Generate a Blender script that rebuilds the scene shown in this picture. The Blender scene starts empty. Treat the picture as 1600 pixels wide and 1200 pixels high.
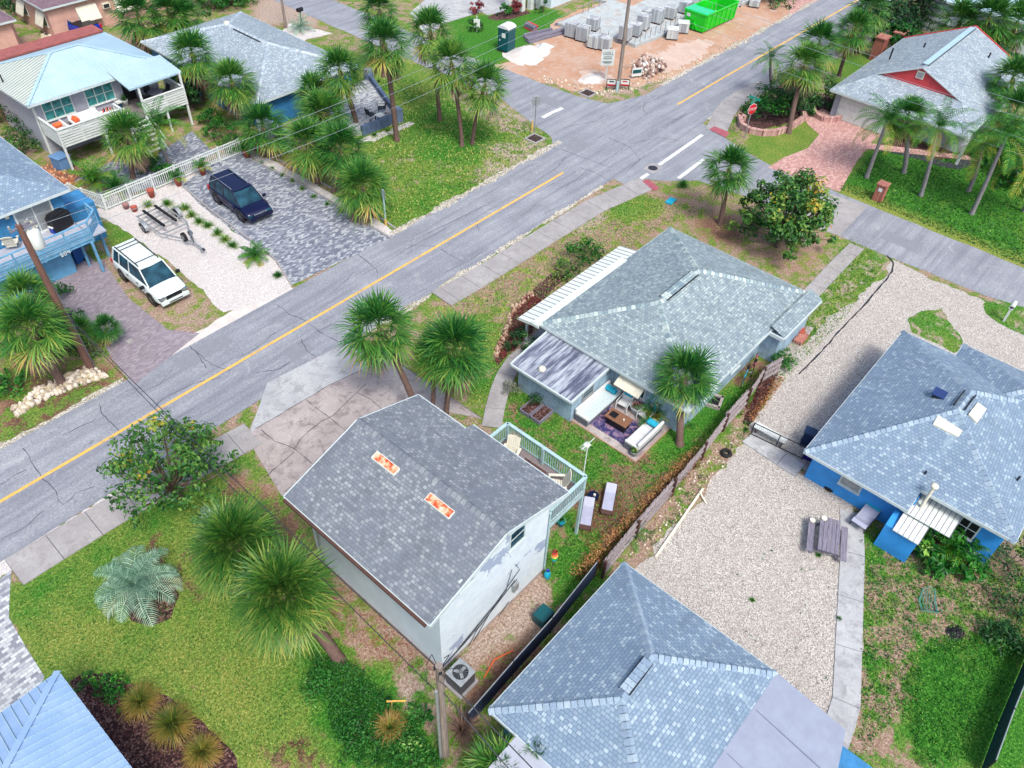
import bpy, math, random
import numpy as np
from mathutils import Vector, Matrix
R = random.Random(7)
sc = bpy.context.scene
COL = sc.collection
V = Vector
# ---------------------------------------------------------------- camera
FPX = 1242.2; CAMH = 30.0
RW = np.array([[0.66171, -0.51172, 0.54799], [-0.74891, -0.48598, 0.45051], [0.03577, -0.7085, -0.7048]])
def ray(px, py):
    return RW @ np.array([px - 800.0, py - 600.0, FPX])
def G(px, py, z=0.0):                       # the point at height z seen at a place of the survey picture
    r = ray(px, py); t = (z - CAMH) / r[2]
    return V((r[0] * t, r[1] * t, z))
def onX(px, py, X):
    r = ray(px, py); t = X / r[0]
    return V((X, r[1] * t, CAMH + r[2] * t))
def onY(px, py, Y):
    r = ray(px, py); t = Y / r[1]
    return V((r[0] * t, Y, CAMH + r[2] * t))
cd = bpy.data.cameras.new('camera'); cam = bpy.data.objects.new('camera', cd); COL.objects.link(cam)
m3 = Matrix(((RW[0][0], -RW[0][1], -RW[0][2]), (RW[1][0], -RW[1][1], -RW[1][2]), (RW[2][0], -RW[2][1], -RW[2][2])))
cam.matrix_world = Matrix.Translation((0, 0, CAMH)) @ m3.to_4x4()
cd.sensor_width = 36; cd.lens = FPX / 1600 * 36; cd.clip_end = 2000
sc.camera = cam
# ---------------------------------------------------------------- light
SUN_EL, SUN_AZ = math.radians(56), math.radians(-116)      # azimuth measured from +X towards +Y
w = bpy.data.worlds.new('World'); sc.world = w; w.use_nodes = True
nt = w.node_tree; bg = nt.nodes['Background']
sk = nt.nodes.new('ShaderNodeTexSky'); sk.sky_type = 'NISHITA'; sk.sun_disc = False
sk.sun_elevation = SUN_EL; sk.sun_rotation = math.pi / 2 - SUN_AZ
sk.dust_density = 4.0; sk.ozone_density = 1.0; sk.air_density = 1.0
nt.links.new(sk.outputs[0], bg.inputs[0]); bg.inputs[1].default_value = 0.14
sl = bpy.data.lights.new('sun', 'SUN'); sl.energy = 1.75; sl.angle = math.radians(14); sl.color = (1, .95, .88)
so = bpy.data.objects.new('sun', sl); COL.objects.link(so)
d = V((math.cos(SUN_EL) * math.cos(SUN_AZ), math.cos(SUN_EL) * math.sin(SUN_AZ), math.sin(SUN_EL)))
so.rotation_euler = d.to_track_quat('Z', 'Y').to_euler()
sc.view_settings.view_transform = 'Standard'; sc.view_settings.look = 'None'
sc.view_settings.exposure = 0.93
sc.cycles.max_bounces = 6; sc.cycles.diffuse_bounces = 3; sc.cycles.use_adaptive_sampling = True
sc.cycles.caustics_reflective = False; sc.cycles.caustics_refractive = False
# ---------------------------------------------------------------- materials
KAL = 0.72
def lin(c, k=KAL):
    o = []; mn, mx = min(c[:3]), max(c[:3]); sat = (mx - mn) / (mx + 1e-6); g = max(0, 1 - sat * 2.2)
    for x, kk in zip(c[:3], (.99, 1.0 + .01 * g, 1 - .04 * g)):
        x *= kk ** .5 if kk < 1 else kk ** .5
        x /= 255.0
        o.append(k * (x / 12.92 if x <= .04045 else ((x + .055) / 1.055) ** 2.4))
    return (*o, 1)
class NB:
    def __init__(s, name):
        s.m = bpy.data.materials.new(name); s.m.use_nodes = True; s.t = s.m.node_tree
        s.b = s.t.nodes['Principled BSDF']; s._co = None
    def n(s, t, ins=None, **kw):
        nd = s.t.nodes.new('ShaderNode' + t)
        for k, v in kw.items(): setattr(nd, k, v)
        for k, v in (ins or {}).items(): s.set(nd.inputs[k], v)
        return nd
    def set(s, sock, v):
        if isinstance(v, bpy.types.NodeSocket): s.t.links.new(v, sock)
        else: sock.default_value = v
    def pos(s):
        if not s._co: s._co = s.n('NewGeometry').outputs['Position']
        return s._co
    def obj(s): return s.n('TexCoord').outputs['Object']
    def uv(s): return s.n('UVMap', uv_map='UVMap').outputs[0]
    def noise(s, sc_, det=4, rough=.6, vec=None, dist=0):
        return s.n('TexNoise', {'Vector': vec or s.pos(), 'Scale': sc_, 'Detail': det, 'Roughness': rough, 'Distortion': dist}).outputs['Fac']
    def vor(s, sc_, out='Color', vec=None, feature='F1'):
        return s.n('TexVoronoi', {'Vector': vec or s.pos(), 'Scale': sc_}, feature=feature).outputs[out]
    def math(s, op, a, b=0.0, clamp=False):
        nd = s.n('Math', {0: a, 1: b}, operation=op, use_clamp=clamp); return nd.outputs[0]
    def ramp(s, fac, pts, interp='LINEAR', k=KAL):
        nd = s.n('ValToRGB', {'Fac': fac}); r = nd.color_ramp; r.interpolation = interp
        while len(r.elements) < len(pts): r.elements.new(.5)
        for e, (p, c) in zip(r.elements, pts):
            e.position = p; e.color = lin(c, k) if isinstance(c, tuple) else (c, c, c, 1)
        return nd.outputs['Color']
    def mix(s, f, a, b, blend='MIX'):
        nd = s.n('Mix', data_type='RGBA', blend_type=blend)
        s.set(nd.inputs[0], f); s.set(nd.inputs[6], a); s.set(nd.inputs[7], b)
        return nd.outputs[2]
    def attr(s, name): return s.n('Attribute', attribute_name=name)
    def scale(s, vec, v, rot=0):
        return s.n('Mapping', {'Vector': vec, 'Scale': v, 'Rotation': (0, 0, rot)}).outputs[0]
    def out(s, col, rough=.8, bump=None, bs=.3, bd=.02, metal=0, spec=.3, **kw):
        s.set(s.b.inputs['Base Color'], col); s.set(s.b.inputs['Roughness'], rough)
        s.b.inputs['Metallic'].default_value = metal; s.b.inputs['Specular IOR Level'].default_value = spec
        if bump is not None:
            bn = s.n('Bump', {'Height': bump, 'Strength': bs, 'Distance': bd}); s.t.links.new(bn.outputs[0], s.b.inputs['Normal'])
        return s.m
_pl = {}
def plain(rgb, rough=.6, var=.12, sc_=3.0, metal=0, spec=.4, name=None):
    key = (rgb, rough, var, sc_, metal)
    if key in _pl: return _pl[key]
    b = NB(name or 'paint_%d_%d_%d' % rgb)
    n = b.noise(sc_, 5, .65, b.obj())
    lo = tuple(x * (1 - var) for x in rgb); hi = tuple(min(255, x * (1 + var * .7)) for x in rgb)
    m = b.out(b.ramp(n, [(.3, lo), (.7, hi)]), rough, n, .1, .01, metal, spec); _pl[key] = m
    return m
def m_asphalt():
    b = NB('asphalt'); n1 = b.noise(.35, 5, .6); n2 = b.noise(9, 6, .75); n3 = b.vor(28)
    c = b.ramp(n1, [(.3, (128, 132, 146)), (.5, (150, 154, 168)), (.7, (174, 178, 190))])
    c = b.mix(.5, c, b.ramp(n2, [(.3, (98, 102, 116)), (.5, (150, 154, 166)), (.7, (204, 207, 214))]))
    st = b.noise(1.0, 4, .6, b.scale(b.pos(), (.12, 2.2, 1)))       # wheel paths along the road
    c = b.mix(b.ramp(st, [(.42, 0.0), (.66, .55)]), c, lin((112, 116, 132)))
    n5 = b.noise(.8, 8, .8, dist=.8); c = b.mix(b.ramp(n5, [(.56, 0.0), (.64, .35)]), c, lin((190, 192, 198)))
    n6 = b.noise(1.7, 4, .5); c = b.mix(b.ramp(n6, [(.68, 0.0), (.76, .5)]), c, lin((92, 94, 104)))
    return b.out(c, .9, n2, .5, .02)
def m_concrete(name, a, bb, cc, s1=.5, stain=None):
    b = NB(name); n1 = b.noise(s1, 6, .7); n2 = b.noise(11, 6, .75)
    c = b.ramp(n1, [(.3, a), (.5, bb), (.7, cc)]); c = b.mix(.45, c, b.ramp(n2, [(.3, a), (.52, bb), (.72, cc)]))
    if stain:
        n3 = b.noise(1.6, 7, .75, dist=.6); c = b.mix(b.ramp(n3, [(.5, 0.0), (.62, .8)]), c, lin(stain))
    return b.out(c, .85, n2, .3, .01)
def m_paver(name, cols, w=.3, h=.15, mort=(90, 90, 105), rot=0, stain=None):
    b = NB(name); vec = b.scale(b.pos(), (1, 1, 1), rot)
    br = b.n('TexBrick', {'Vector': vec, 'Color1': (0, 0, 0, 1), 'Color2': (1, 1, 1, 1), 'Mortar': (.5, .5, .5, 1), 'Scale': 1.0,
              'Mortar Size': .008, 'Mortar Smooth': .2, 'Brick Width': w, 'Row Height': h})
    n = len(cols); c = b.ramp(br.outputs['Color'], [(i / n, x) for i, x in enumerate(cols)], 'CONSTANT')
    c = b.mix(b.math('MULTIPLY', br.outputs['Fac'], .7), c, lin(mort))
    n2 = b.noise(.7, 5, .65); c = b.mix(b.math('MULTIPLY', n2, .35), c, lin(stain or tuple(int(x * .8) for x in cols[len(cols) // 2])))
    n3 = b.noise(18, 4, .7); c = b.mix(.25, c, b.ramp(n3, [(.3, 0.05), (.7, .6)]), 'OVERLAY')
    return b.out(c, .85, b.math('SUBTRACT', n3, br.outputs['Fac']), .35, .01)
def m_gravel(name, cols, s1=14, dark=(95, 85, 90), dirt=None):
    b = NB(name); v = b.vor(s1); v2 = b.vor(s1, 'Distance'); sep = b.n('SeparateColor', {0: v}).outputs[0]
    n = len(cols); c = b.ramp(sep, [(i / n, x) for i, x in enumerate(cols)], 'CONSTANT')
    c = b.mix(b.ramp(v2, [(.5, 0.0), (.85, .6)]), c, lin(dark))
    nf = b.noise(.6, 6, .7); c = b.mix(b.ramp(nf, [(.45, 0.0), (.7, .45)]), c, lin(dirt or cols[0]))
    nn = b.noise(5, 7, .8); c = b.mix(b.ramp(nn, [(.3, .3), (.42, 0.0)]), c, lin(dark))
    return b.out(c, .95, b.math('SUBTRACT', 1.0, v2), .8, .03)
def m_shingle(name, cols, mort, w=.175, h=.14, blotch=None, streak=0):
    b = NB(name); uv = b.uv()
    br = b.n('TexBrick', {'Vector': uv, 'Color1': (0, 0, 0, 1), 'Color2': (1, 1, 1, 1), 'Mortar': (.5, .5, .5, 1), 'Scale': 1.0,
             'Mortar Size': .012, 'Mortar Smooth': .3, 'Brick Width': w, 'Row Height': h}, offset=.5, squash=1.0)
    n = len(cols); c = b.ramp(br.outputs['Color'], [(i / n, x) for i, x in enumerate(cols)], 'CONSTANT')
    # dark joint line around every tab, mixed into the colour
    c = b.mix(b.math('MULTIPLY', br.outputs['Fac'], .8), c, lin(mort))
    n1 = b.noise(.45, 6, .7, uv)
    if blotch: c = b.mix(b.ramp(n1, [(.42, 0.0), (.66, .75)]), c, lin(blotch))
    else: c = b.mix(b.ramp(n1, [(.35, 0.0), (.75, .3)]), c, lin(mort))
    n3 = b.noise(22, 4, .75, uv); c = b.mix(.3, c, b.ramp(n3, [(.3, 0.05), (.7, .7)]), 'OVERLAY')
    n4 = b.noise(1.0, 5, .7, b.scale(uv, (1.3, .28, 1)))
    c = b.mix(b.ramp(n4, [(.5, 0.0), (.7, .38)]), c, lin(tuple(int(x * .72) for x in cols[1]))); c = b.mix(b.ramp(n4, [(.3, .3), (.42, 0.0)]), c, lin(tuple(min(235, int(x * 1.15)) for x in cols[-1])))
    fr = b.n('SeparateXYZ', {0: uv}).outputs[1]; fr = b.math('FRACT', b.math('DIVIDE', fr, h))
    hgt = b.math('SUBTRACT', b.math('MULTIPLY', fr, -.6), br.outputs['Fac'])
    return b.out(c, .85, hgt, .6, .02)
def m_leaf(name, ramp_pts, tr=.25, rough=.5, wn=0):
    b = NB(name); isl = b.n('NewGeometry').outputs['Random Per Island']; age = b.attr('age').outputs['Fac']
    orn = b.n('ObjectInfo').outputs['Random']
    f = b.math('ADD', age, b.math('MULTIPLY', b.math('SUBTRACT', isl, .5), .38))
    f = b.math('ADD', f, b.math('MULTIPLY', b.math('SUBTRACT', orn, .5), .12), True)
    if wn: f = b.math('ADD', f, b.math('ADD', b.math('MULTIPLY', b.math('SUBTRACT', b.noise(.7, 6, .7), .5), wn), b.math('MULTIPLY', b.math('SUBTRACT', b.noise(3.5, 5, .7), .5), wn * .8)), True)
    c = b.ramp(f, ramp_pts)
    b.out(c, rough, spec=.35)
    tl = b.n('BsdfTranslucent', {'Color': c}); mx = b.n('MixShader', {0: tr, 1: b.b.outputs[0], 2: tl.outputs[0]})
    b.t.links.new(mx.outputs[0], b.t.nodes['Material Output'].inputs[0])
    return b.m
def m_metalroof(name, a, bb, yel=None):
    b = NB(name); n = b.noise(.8, 5, .6); n2 = b.noise(6, 4, .7)
    c = b.ramp(n, [(.3, a), (.7, bb)]); c = b.mix(.3, c, b.ramp(n2, [(.3, a), (.7, bb)]))
    return b.out(c, .45, spec=.5)
def m_siding(name, a, h=.14, vert=False):
    b = NB(name); o = b.pos(); s_ = b.n('SeparateXYZ', {0: o})
    if vert: co = b.math('ADD', s_.outputs[0], s_.outputs[1])
    else: co = s_.outputs[2]
    fr = b.math('FRACT', b.math('DIVIDE', co, h))
    n = b.noise(2, 5, .65); lo = tuple(int(x * .82) for x in a); hi = tuple(min(255, int(x * 1.08)) for x in a)
    c = b.ramp(n, [(.3, lo), (.7, hi)]); c = b.mix(b.ramp(fr, [(0, .55), (.1, 0.0)]), c, lin(tuple(int(x * .6) for x in a)))
    return b.out(c, .6, fr, .5, .02)
def m_wood(name, a, bb, sc_=(1, 12, 12)):
    b = NB(name); v = b.scale(b.obj(), sc_); n = b.noise(2.0, 6, .7, v); isl = b.n('NewGeometry').outputs['Random Per Island']
    c = b.ramp(n, [(.3, a), (.7, bb)]); c = b.mix(b.math('MULTIPLY', isl, .4), c, lin(a))
    return b.out(c, .8, n, .3, .01)
def m_island(name, cols, rough=.8):
    b = NB(name); isl = b.n('NewGeometry').outputs['Random Per Island']; n = len(cols)
    c = b.ramp(isl, [(i / n, x) for i, x in enumerate(cols)], 'CONSTANT'); n3 = b.noise(14, 4, .7)
    c = b.mix(.3, c, b.ramp(n3, [(.3, .1), (.7, .7)]), 'OVERLAY')
    return b.out(c, rough, n3, .3, .01)
def m_ground():
    b = NB('ground'); a = b.n('Attribute', attribute_name='gw'); sp = b.n('SeparateColor', {0: a.outputs['Color']})
    r, g, bl = sp.outputs
    n1 = b.noise(1.1, 9, .72, dist=.3); n2 = b.noise(9, 6, .78); n3 = b.noise(.5, 5, .65); n4 = b.noise(3.2, 8, .8); n5 = b.noise(26, 4, .7)
    t = b.math('ADD', b.math('MULTIPLY', b.math('SUBTRACT', n1, .5), 2.5), b.math('MULTIPLY', b.math('SUBTRACT', n2, .5), .7))
    t = b.math('ADD', t, b.math('SUBTRACT', r, .5)); m = b.math('ADD', b.math('MULTIPLY', t, 4.5), .5, True)
    f2 = b.math('ADD', b.math('MULTIPLY', n2, .6), b.math('MULTIPLY', n5, .4))
    dry = b.ramp(f2, [(.36, (62, 74, 30)), (.46, (116, 130, 58)), (.55, (164, 170, 88)), (.66, (226, 220, 156))])
    lush = b.ramp(f2, [(.36, (14, 52, 18)), (.46, (40, 102, 32)), (.55, (84, 150, 52)), (.66, (160, 204, 104))])
    mf = b.math('ADD', g, b.math('ADD', b.math('MULTIPLY', b.math('SUBTRACT', n4, .5), 1.5), b.math('MULTIPLY', b.math('SUBTRACT', n3, .5), 1.6)), True)
    grass = b.mix(mf, dry, lush)
    shell = b.ramp(f2, [(.36, (84, 68, 58)), (.45, (150, 128, 116)), (.54, (204, 190, 182)), (.64, (250, 246, 242))])
    tan = b.ramp(f2, [(.34, (76, 52, 42)), (.46, (140, 106, 88)), (.58, (180, 148, 126)), (.7, (222, 200, 180))])
    mul = b.ramp(f2, [(.34, (40, 22, 24)), (.48, (84, 52, 48)), (.6, (120, 84, 76)), (.72, (180, 150, 140))])
    s_ = b.math('ADD', bl, b.math('MULTIPLY', b.math('SUBTRACT', n4, .5), .7), True)
    soil = b.mix(b.math('MULTIPLY', s_, 2.0, True), shell, tan); soil = b.mix(b.math('MULTIPLY', b.math('SUBTRACT', s_, .5), 2.0, True), soil, mul)
    return b.out(b.mix(m, soil, grass), .95, f2, 1.0, .06, spec=.1)
MT = dict(
 asphalt=m_asphalt(), crack=plain((62, 62, 76), .95), yellow=m_concrete('yellow_paint', (214, 160, 70), (240, 188, 90), (255, 212, 130), 3, (178, 158, 122)),
 white_line=m_concrete('white_line_paint', (205, 208, 214), (238, 240, 244), (250, 250, 252), 3, (190, 192, 198)),
 concrete=m_concrete('concrete', (140, 137, 142), (166, 163, 168), (192, 190, 195), .5, (150, 146, 150)),
 concrete_old=m_concrete('old_concrete', (150, 140, 142), (176, 166, 168), (204, 196, 198), .5, (134, 122, 126)),
 concrete_light=m_concrete('light_concrete', (158, 160, 170), (182, 184, 192), (208, 210, 216), .6, (150, 150, 158)),
 concrete_red=m_concrete('red_ramp', (140, 72, 84), (170, 92, 104), (190, 120, 130), 2),
 slab=m_concrete('fresh_slab', (162, 174, 184), (186, 196, 204), (208, 216, 222), 1.0, (176, 160, 150)),
 paver_grey=m_paver('grey_paver', [(112, 118, 138), (130, 137, 156), (150, 157, 174), (172, 179, 192), (200, 206, 216)], .24, .14),
 paver_light=m_paver('light_paver', [(142, 146, 162), (166, 171, 184), (190, 195, 206), (208, 213, 221), (226, 230, 236)], .28, .15, (110, 112, 130)),
 paver_purple=m_paver('brown_paver', [(144, 134, 148), (156, 146, 160), (166, 156, 170), (178, 168, 180), (160, 148, 160)], .22, .11, (122, 112, 126)),
 paver_pink=m_paver('pink_paver', [(196, 148, 144), (212, 164, 158), (224, 178, 170), (204, 156, 156), (232, 196, 188)], .24, .12, (160, 120, 124)),
 gravel_white=m_gravel('white_gravel', [(206, 200, 204), (222, 216, 220), (238, 234, 236), (212, 206, 210), (230, 226, 228)], 22, (128, 118, 126), (206, 198, 200)),
 gravel_shell=m_gravel('shell_gravel', [(182, 174, 171), (200, 193, 190), (214, 208, 206), (234, 231, 230), (162, 153, 150)], 27, (92, 84, 86), (174, 165, 161)),
 sand=m_concrete('orange_sand', (170, 122, 92), (192, 152, 126), (206, 186, 176), .22, (196, 178, 172)),
 sand_white=m_concrete('white_sand', (190, 182, 180), (214, 208, 208), (234, 230, 230), 2),
 sand_pale=m_concrete('pale_sand', (186, 156, 140), (206, 184, 174), (226, 212, 208), .8, (206, 170, 150)),
 mulch=m_gravel('mulch', [(58, 34, 38), (86, 54, 52), (46, 28, 32), (112, 76, 70), (140, 110, 104)], 16, (36, 22, 26), (60, 38, 40)),
 ground=m_ground(),
 sh_mid=m_shingle('grey_green_shingle', [(138, 156, 168), (150, 168, 178), (162, 180, 188), (170, 186, 193), (190, 206, 210), (154, 172, 182)], (104, 122, 138)),
 sh_blue=m_shingle('blue_grey_shingle', [(132, 156, 182), (138, 162, 188), (144, 168, 192), (140, 164, 188), (148, 170, 194), (138, 160, 186), (154, 176, 198), (178, 198, 216)], (98, 122, 150), .185, .145),
 sh_dark=m_shingle('weathered_slate_shingle', [(122, 130, 142), (132, 140, 152), (140, 148, 160), (150, 158, 168), (166, 173, 182), (130, 138, 150)], (92, 100, 112), .18, .145, (116, 124, 140)),
 sh_pale=m_shingle('pale_grey_shingle', [(156, 172, 190), (166, 182, 198), (176, 190, 204), (186, 200, 212), (208, 220, 230), (162, 178, 194)], (118, 134, 154)),
 sh_mauve=m_shingle('mauve_shingle', [(128, 104, 118), (140, 116, 130), (150, 126, 138), (134, 112, 126)], (104, 84, 98)),
 metal_white=m_metalroof('white_metal_roof', (158, 192, 216), (182, 210, 228)), metal_lit=m_metalroof('lit_metal_roof', (186, 198, 196), (206, 214, 206)),
 metal_blue=m_metalroof('blue_metal_roof', (142, 178, 226), (172, 202, 240)), awning=m_metalroof('awning_metal', (212, 222, 224), (236, 242, 242)),
 white=plain((226, 232, 236), .5, .06), white_trim=plain((206, 220, 228), .45, .06), cream=plain((232, 228, 214), .5, .06),
 wall_white=plain((214, 228, 244), .7, .05, .8), wall_blue=m_siding('blue_siding', (64, 140, 196)), wall_bright=plain((56, 158, 240), .6, .1, 1.0),
 wall_pale=m_siding('pale_blue_siding', (166, 196, 220), .3, True), groundcover=m_leaf('ground_cover_leaf', [(0, (16, 72, 26)), (.4, (44, 124, 40)), (.8, (100, 172, 70)), (1, (176, 206, 120))]), wall_sky=plain((106, 172, 216), .6, .08), wall_grey=plain((178, 182, 200), .7, .06),
 wall_pink=plain((216, 172, 160), .8, .1, 1.2), red=plain((214, 72, 78), .6, .08), terracotta=plain((160, 92, 88), .8, .12, 3),
 deck_blue=plain((110, 168, 206), .6, .12), deck_wood=m_wood('deck_board', (120, 108, 116), (160, 148, 152)), deck_teal=plain((176, 206, 214), .5, .08),
 fence_wood=m_wood('weathered_fence_wood', (118, 108, 114), (196, 186, 192), (6, 6, 1)), wood_dark=m_wood('dark_wood', (70, 48, 44), (110, 80, 70)),
 wood_grey=m_wood('grey_wood', (96, 92, 112), (168, 164, 184)), pole=m_wood('pole_wood', (96, 66, 60), (146, 112, 100), (8, 8, .6)),
 pole_grey=m_wood('grey_pole_wood', (112, 100, 98), (176, 164, 156), (8, 8, .6)),
 glass=None, black=plain((22, 22, 28), .5, .1), rubber=plain((26, 26, 30), .8, .15), steel=plain((150, 156, 168), .35, .1, 4, .8), galv=plain((176, 182, 190), .45, .1, 4, .5),
 dark_metal=plain((44, 46, 54), .5, .1), wire=plain((52, 56, 66), .5, .05), wire_light=plain((150, 160, 176), .5, .05),
 trunk=m_wood('palm_trunk', (88, 66, 62), (150, 124, 116), (3, 3, 12)), trunk_grey=m_wood('grey_palm_trunk', (110, 104, 112), (176, 172, 180), (3, 3, 10)), bark=m_wood('bark', (84, 70, 62), (142, 126, 112), (4, 4, 2)),
 fan=m_leaf('fan_palm_leaf', [(0, (22, 88, 38)), (.22, (60, 130, 50)), (.42, (108, 160, 66)), (.62, (160, 182, 84)), (.78, (206, 172, 92)), (.95, (150, 118, 92))]),
 fan_olive=m_leaf('olive_fan_leaf', [(0, (34, 92, 34)), (.25, (84, 136, 50)), (.45, (142, 166, 74)), (.65, (206, 200, 104)), (.85, (206, 182, 112)), (1, (196, 170, 126))]),
 fan_dead=m_leaf('dead_palm_leaf', [(0, (104, 80, 72)), (.5, (146, 120, 106)), (1, (190, 166, 148))], .1, .8),
 feather=m_leaf('feather_palm_leaf', [(0, (14, 70, 24)), (.25, (44, 124, 34)), (.5, (104, 168, 50)), (.75, (180, 190, 70)), (.95, (190, 140, 80))]),
 butia=m_leaf('blue_palm_leaf', [(0, (96, 140, 118)), (.3, (154, 194, 170)), (.6, (206, 228, 208)), (1, (220, 220, 176))]),
 leaf=m_leaf('broad_leaf', [(0, (18, 58, 26)), (.25, (44, 104, 40)), (.5, (90, 146, 56)), (.72, (156, 176, 76)), (.9, (206, 180, 62)), (1, (214, 130, 50))]),
 leaf_dark=m_leaf('dark_leaf', [(0, (10, 48, 22)), (.4, (32, 92, 40)), (.8, (80, 142, 62)), (1, (140, 180, 100))]),
 leaf_lush=m_leaf('lush_leaf', [(0, (10, 60, 16)), (.4, (30, 118, 28)), (.8, (90, 172, 50)), (1, (170, 210, 90))]),
 leaf_red=m_leaf('red_leaf', [(0, (88, 24, 34)), (.4, (140, 48, 54)), (.8, (180, 90, 84)), (1, (150, 120, 70))]),
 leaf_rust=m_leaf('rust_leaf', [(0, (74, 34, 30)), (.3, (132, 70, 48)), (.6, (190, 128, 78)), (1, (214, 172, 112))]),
 grass_blade=m_leaf('ornamental_grass', [(0, (50, 90, 30)), (.3, (116, 128, 48)), (.55, (176, 150, 74)), (.8, (204, 160, 96)), (1, (160, 110, 70))]),
 tuft=m_leaf('green_tuft', [(0, (24, 84, 24)), (.4, (74, 146, 46)), (.7, (146, 184, 78)), (1, (206, 190, 120))], wn=1.5),
 dirt=m_gravel('dirty_verge', [(190, 182, 174), (214, 208, 200), (232, 228, 224), (150, 140, 128)], 15, (96, 88, 80), (150, 150, 110)),
 rock=m_island('limestone', [(200, 186, 170), (222, 210, 198), (180, 164, 150), (236, 226, 216), (206, 190, 160)]),
 block=m_paver('concrete_block', [(186, 192, 204), (204, 210, 220), (220, 226, 232), (170, 176, 190)], .4, .2, (120, 124, 140)),
 green_bin=plain((30, 214, 40), .4, .1, 2), green_lid=plain((40, 216, 150), .45, .1), teal_plastic=plain((10, 84, 92), .4, .08), plastic_white=plain((222, 228, 232), .4, .05),
 turq=plain((20, 172, 204), .7, .1), cushion=plain((226, 228, 234), .8, .06), wicker=plain((110, 112, 128), .8, .2, 20), terracotta_pot=plain((176, 88, 70), .7, .12),
 car_white=plain((224, 236, 240), .2, .03, 1, 0, .6), car_navy=plain((8, 14, 62), .12, .1, 1, .3, .8), car_blue=plain((8, 54, 180), .15, .1, 1, .3, .8), chrome=plain((206, 210, 216), .2, .05, 3, .9),
 red_sign=plain((204, 30, 50), .4, .05), green_sign=plain((20, 160, 140), .4, .05), brick=m_paver('red_brick', [(170, 92, 80), (190, 110, 92), (204, 132, 116), (150, 80, 74)], .2, .07, (190, 176, 170)),
 pool=plain((20, 180, 200), .2, .1), orange=plain((236, 108, 60), .8, .08),
)
def m_glass():
    b = NB('dark_glass'); n = b.noise(1.5, 3, .5, b.obj()); return b.out(b.ramp(n, [(.3, (18, 42, 58)), (.7, (44, 92, 112))]), .25, spec=.15)
MT['glass'] = m_glass()
MT['glass_teal'] = plain((70, 150, 150), .2, .35, 2.5, 0, .4)
def m_rust():
    b = NB('rusted_skylight'); n = b.noise(3.4, 6, .7, b.obj()); return b.out(b.ramp(n, [(.35, (236, 230, 222)), (.47, (240, 170, 130)), (.56, (206, 84, 44)), (.7, (150, 52, 30))]), .6)
MT['rust'] = m_rust()
def m_rug():
    b = NB('floral_rug'); n = b.noise(2.6, 4, .6, dist=1.2); n2 = b.noise(6, 3, .6)
    c = b.ramp(n, [(.3, (44, 44, 84)), (.45, (64, 66, 112)), (.55, (130, 112, 150)), (.62, (180, 130, 146)), (.7, (120, 128, 160))]); return b.out(b.mix(b.ramp(n2, [(.5, 0.0), (.65, .6)]), c, lin((50, 44, 100))), .95)
MT['rug'] = m_rug()
def m_streaked():
    b = NB('streaked_membrane_roof'); n = b.noise(1.3, 7, .7, b.scale(b.pos(), (.4, 4.2, 1)), dist=.1); n2 = b.noise(.5, 3, .5)
    f = b.math('ADD', n, b.math('MULTIPLY', b.math('SUBTRACT', n2, .5), .3))
    return b.out(b.ramp(f, [(.4, (84, 90, 112)), (.47, (112, 118, 140)), (.54, (158, 166, 184)), (.62, (188, 196, 210))]), .5)
MT['streak'] = m_streaked()
def m_patchwall():
    b = NB('patched_white_stucco'); n = b.noise(.55, 7, .6, dist=.2); n2 = b.noise(3, 5, .7)
    c = b.ramp(n2, [(.3, (208, 222, 240)), (.7, (232, 242, 250))]); return b.out(b.mix(b.ramp(n, [(.565, 0.0), (.58, .9)]), c, lin((158, 172, 202))), .8, n2, .2, .02)
MT['patch'] = m_patchwall()
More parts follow.
